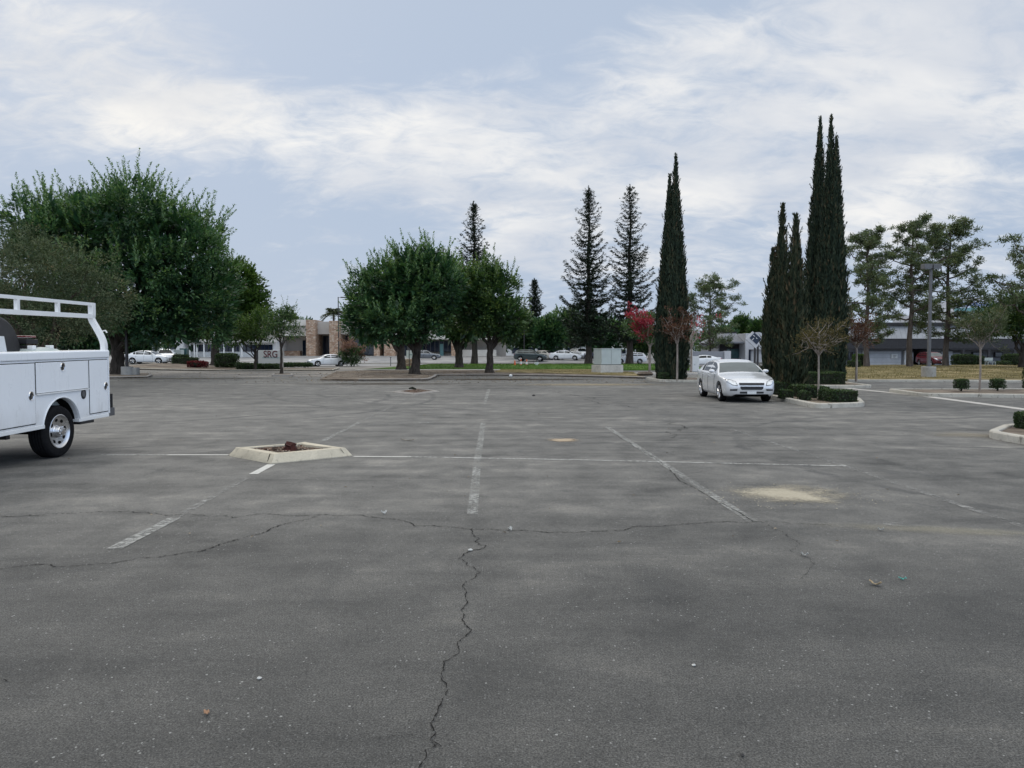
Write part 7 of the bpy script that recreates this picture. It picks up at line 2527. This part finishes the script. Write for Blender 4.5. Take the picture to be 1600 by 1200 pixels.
# ------------------------------------------------------------------ far trees
FG = 'background trees beyond the street'
far = [  # px centre, py top, half width px, depth, material, label
    (815, 488, 26, 116, 'f_mid', 'leafy far tree under the twin arm lamp post'),
    (857, 492, 22, 113, 'f_carob', 'dark rounded far tree above the dark green car'),
    (893, 482, 28, 121, 'f_mid', 'leafy far tree just left of the left tall conifer'),
    (945, 500, 34, 118, 'f_carob', 'dark broad far tree between the two tall conifers'),
    (1003, 508, 24, 116, 'f_mid', 'far tree between the right tall conifer and the pink tree'),
    (1160, 492, 15, 150, 'f_mid', 'far tree above the roof of the grey office'),
    (1186, 500, 14, 145, 'f_mid', 'far tree at the right end of the grey office'),
    (1130, 512, 20, 128, 'f_carob', 'dark far tree behind the boundary wall'),
    (772, 505, 22, 135, 'f_carob', 'dark far tree behind the grove right side'),
    (480, 496, 14, 160, 'f_carob', 'far dark treetop just above the beige office roof'),
    (455, 485, 12, 150, 'f_mid', 'far treetop between the young tree and the beige office'),
    (200, 478, 34, 92, 'f_carob', 'dark tree behind the trunk of the biggest tree'),
    (120, 455, 62, 84, 'f_carob', 'wide dark tree at left behind the fine leaved tree'),
    (20, 450, 62, 80, 'f_carob', 'wide dark tree at the left edge behind the fine leaved tree'),
    (1560, 470, 30, 150, 'f_mid', 'far tree below the tall pale building at right'),
    (1235, 500, 30, 135, 'f_carob', 'far tree behind the tall cypress pair'),
]
for i, (p_, t_, hwp, d_, fm, lb) in enumerate(far):
    z0 = gz(X_(p_, d_), d_)
    H = ZA(t_, d_) - z0
    rw = hwp / FPX * d_
    hc = max(1.5, H * .34)
    broad_tree('background_tree', X_(p_, d_), d_, [(0, 0, H - hc, rw, rw, hc), (rw * .35, 0, H - hc * 1.5, rw * .75, rw * .7, hc * .85), (-rw * .4, .2, H - hc * 1.35, rw * .7, rw * .7, hc * .9)],
               lb, group=FG, seed=200 + i, n=330 if d_ > 100 else 900, k=13, cr=.55 + rw * .07, L=.42, W=.19, fol=fm, trunk_r=.16 + H * .012, fork=max(1.2, H * .3), nshoot=24, shoot=(.5, 1.2), inner=160 if d_ > 100 else 700, zmin=1.6 if d_ > 100 else .5, limbs=5, tint=.42)
pine('pine_tree', X_(1108, 104), 104, ZA(442, 104), 3.9, 'broad green pine behind the boundary wall right of the broad cypress', 75, None, ntuft=210, base=.16)
# leafy backdrop beyond the buildings: individual tops cannot be counted
rngb = np.random.default_rng(300)
lv = Leaves()
for k in range(150):
    x = rngb.uniform(-190, 240); y = rngb.uniform(265, 330)
    hh = rngb.uniform(4.0, 7.5)
    P_, O_ = lobe_points(rngb, [(x, y, hh * .55, rngb.uniform(3.5, 7), 4, hh * .5)], 60, .5)
    clumps(lv, rngb, P_, O_, 6, 1.2, 1.3, .7, np.full(len(P_), rngb.uniform(.25, .6)))
o = link('distant_trees', lv.mesh('distant_trees', M['f_mid']))
o.location = (0, 0, 1.5)
tag(o, kind='stuff')

# ------------------------------------------------------------------ cars in view
car('silver four door sedan parked facing the viewer beside the front island', SEDAN, 'silver', XA(1145, 26.5), 26.5, -91.5, scale=.965, wind='wind')
car('white sedan seen three quarters on, alone on the drive before the beige office', SEDAN, 'white_paint', XA(513, 88.5), 88.5, -151, wind='glass')
car('white sedan side on under the big left tree, nose to the right', SEDAN, 'white_paint', XA(232, 81), 81, 2, z=gz(XA(232, 81), 81))
car('white wagon behind the white sedan under the big left tree', SUV, 'white_paint', XA(258, 90), 90, -60)
car('white sedan whose roof shows above the truck bed at left', SEDAN, 'white_paint', XA(44, 62), 62, 15, z=.32)
FC = 'cars parked across the street'
car('dark green grey crossover at the left end of the parked row across the street', SUV, 'darkgreen', XA(829, 105.5), 105.5, -10, group=FC)
car('pale tan car half hidden behind the dark green grey crossover', SEDAN, 'tan_paint', XA(851, 110), 110, -30, group=FC)
car('grey blue sedan partly hidden behind the white sedan in the parked row', SEDAN, 'grey_paint', XA(862, 114), 114, -30, group=FC)
car('white sedan in the middle of the parked row across the street', SEDAN, 'white_paint', XA(884, 108.5), 108.5, -14, group=FC)
car('white van like car just left of the left tall conifer trunk', SUV, 'white_paint', XA(906, 117), 117, -70, group=FC)
car('navy blue car half hidden behind the utility box', SUV, 'navy', XA(937, 108), 108, 178, group=FC)
car('white hatchback between the utility box and the right conifer trunk', SUV, 'white_paint', XA(985, 101.2), 101.2, 174, group=FC, scale=.92)
car('white coupe side on in front of the boundary wall, nose to the left', COUPE, 'white_paint', XA(1096, 91.5), 91.5, 176)
car('maroon car parked in the dark open bay behind the tall lamp', SUV, 'maroon', XA(1456, 81.2), 81.2, -92, z=.22, scale=.9, wind='wind')
car('dark car in the parked row seen between the beige office and the grove', SEDAN, 'grey_paint', XA(664, 112), 112, 0, group=FC)
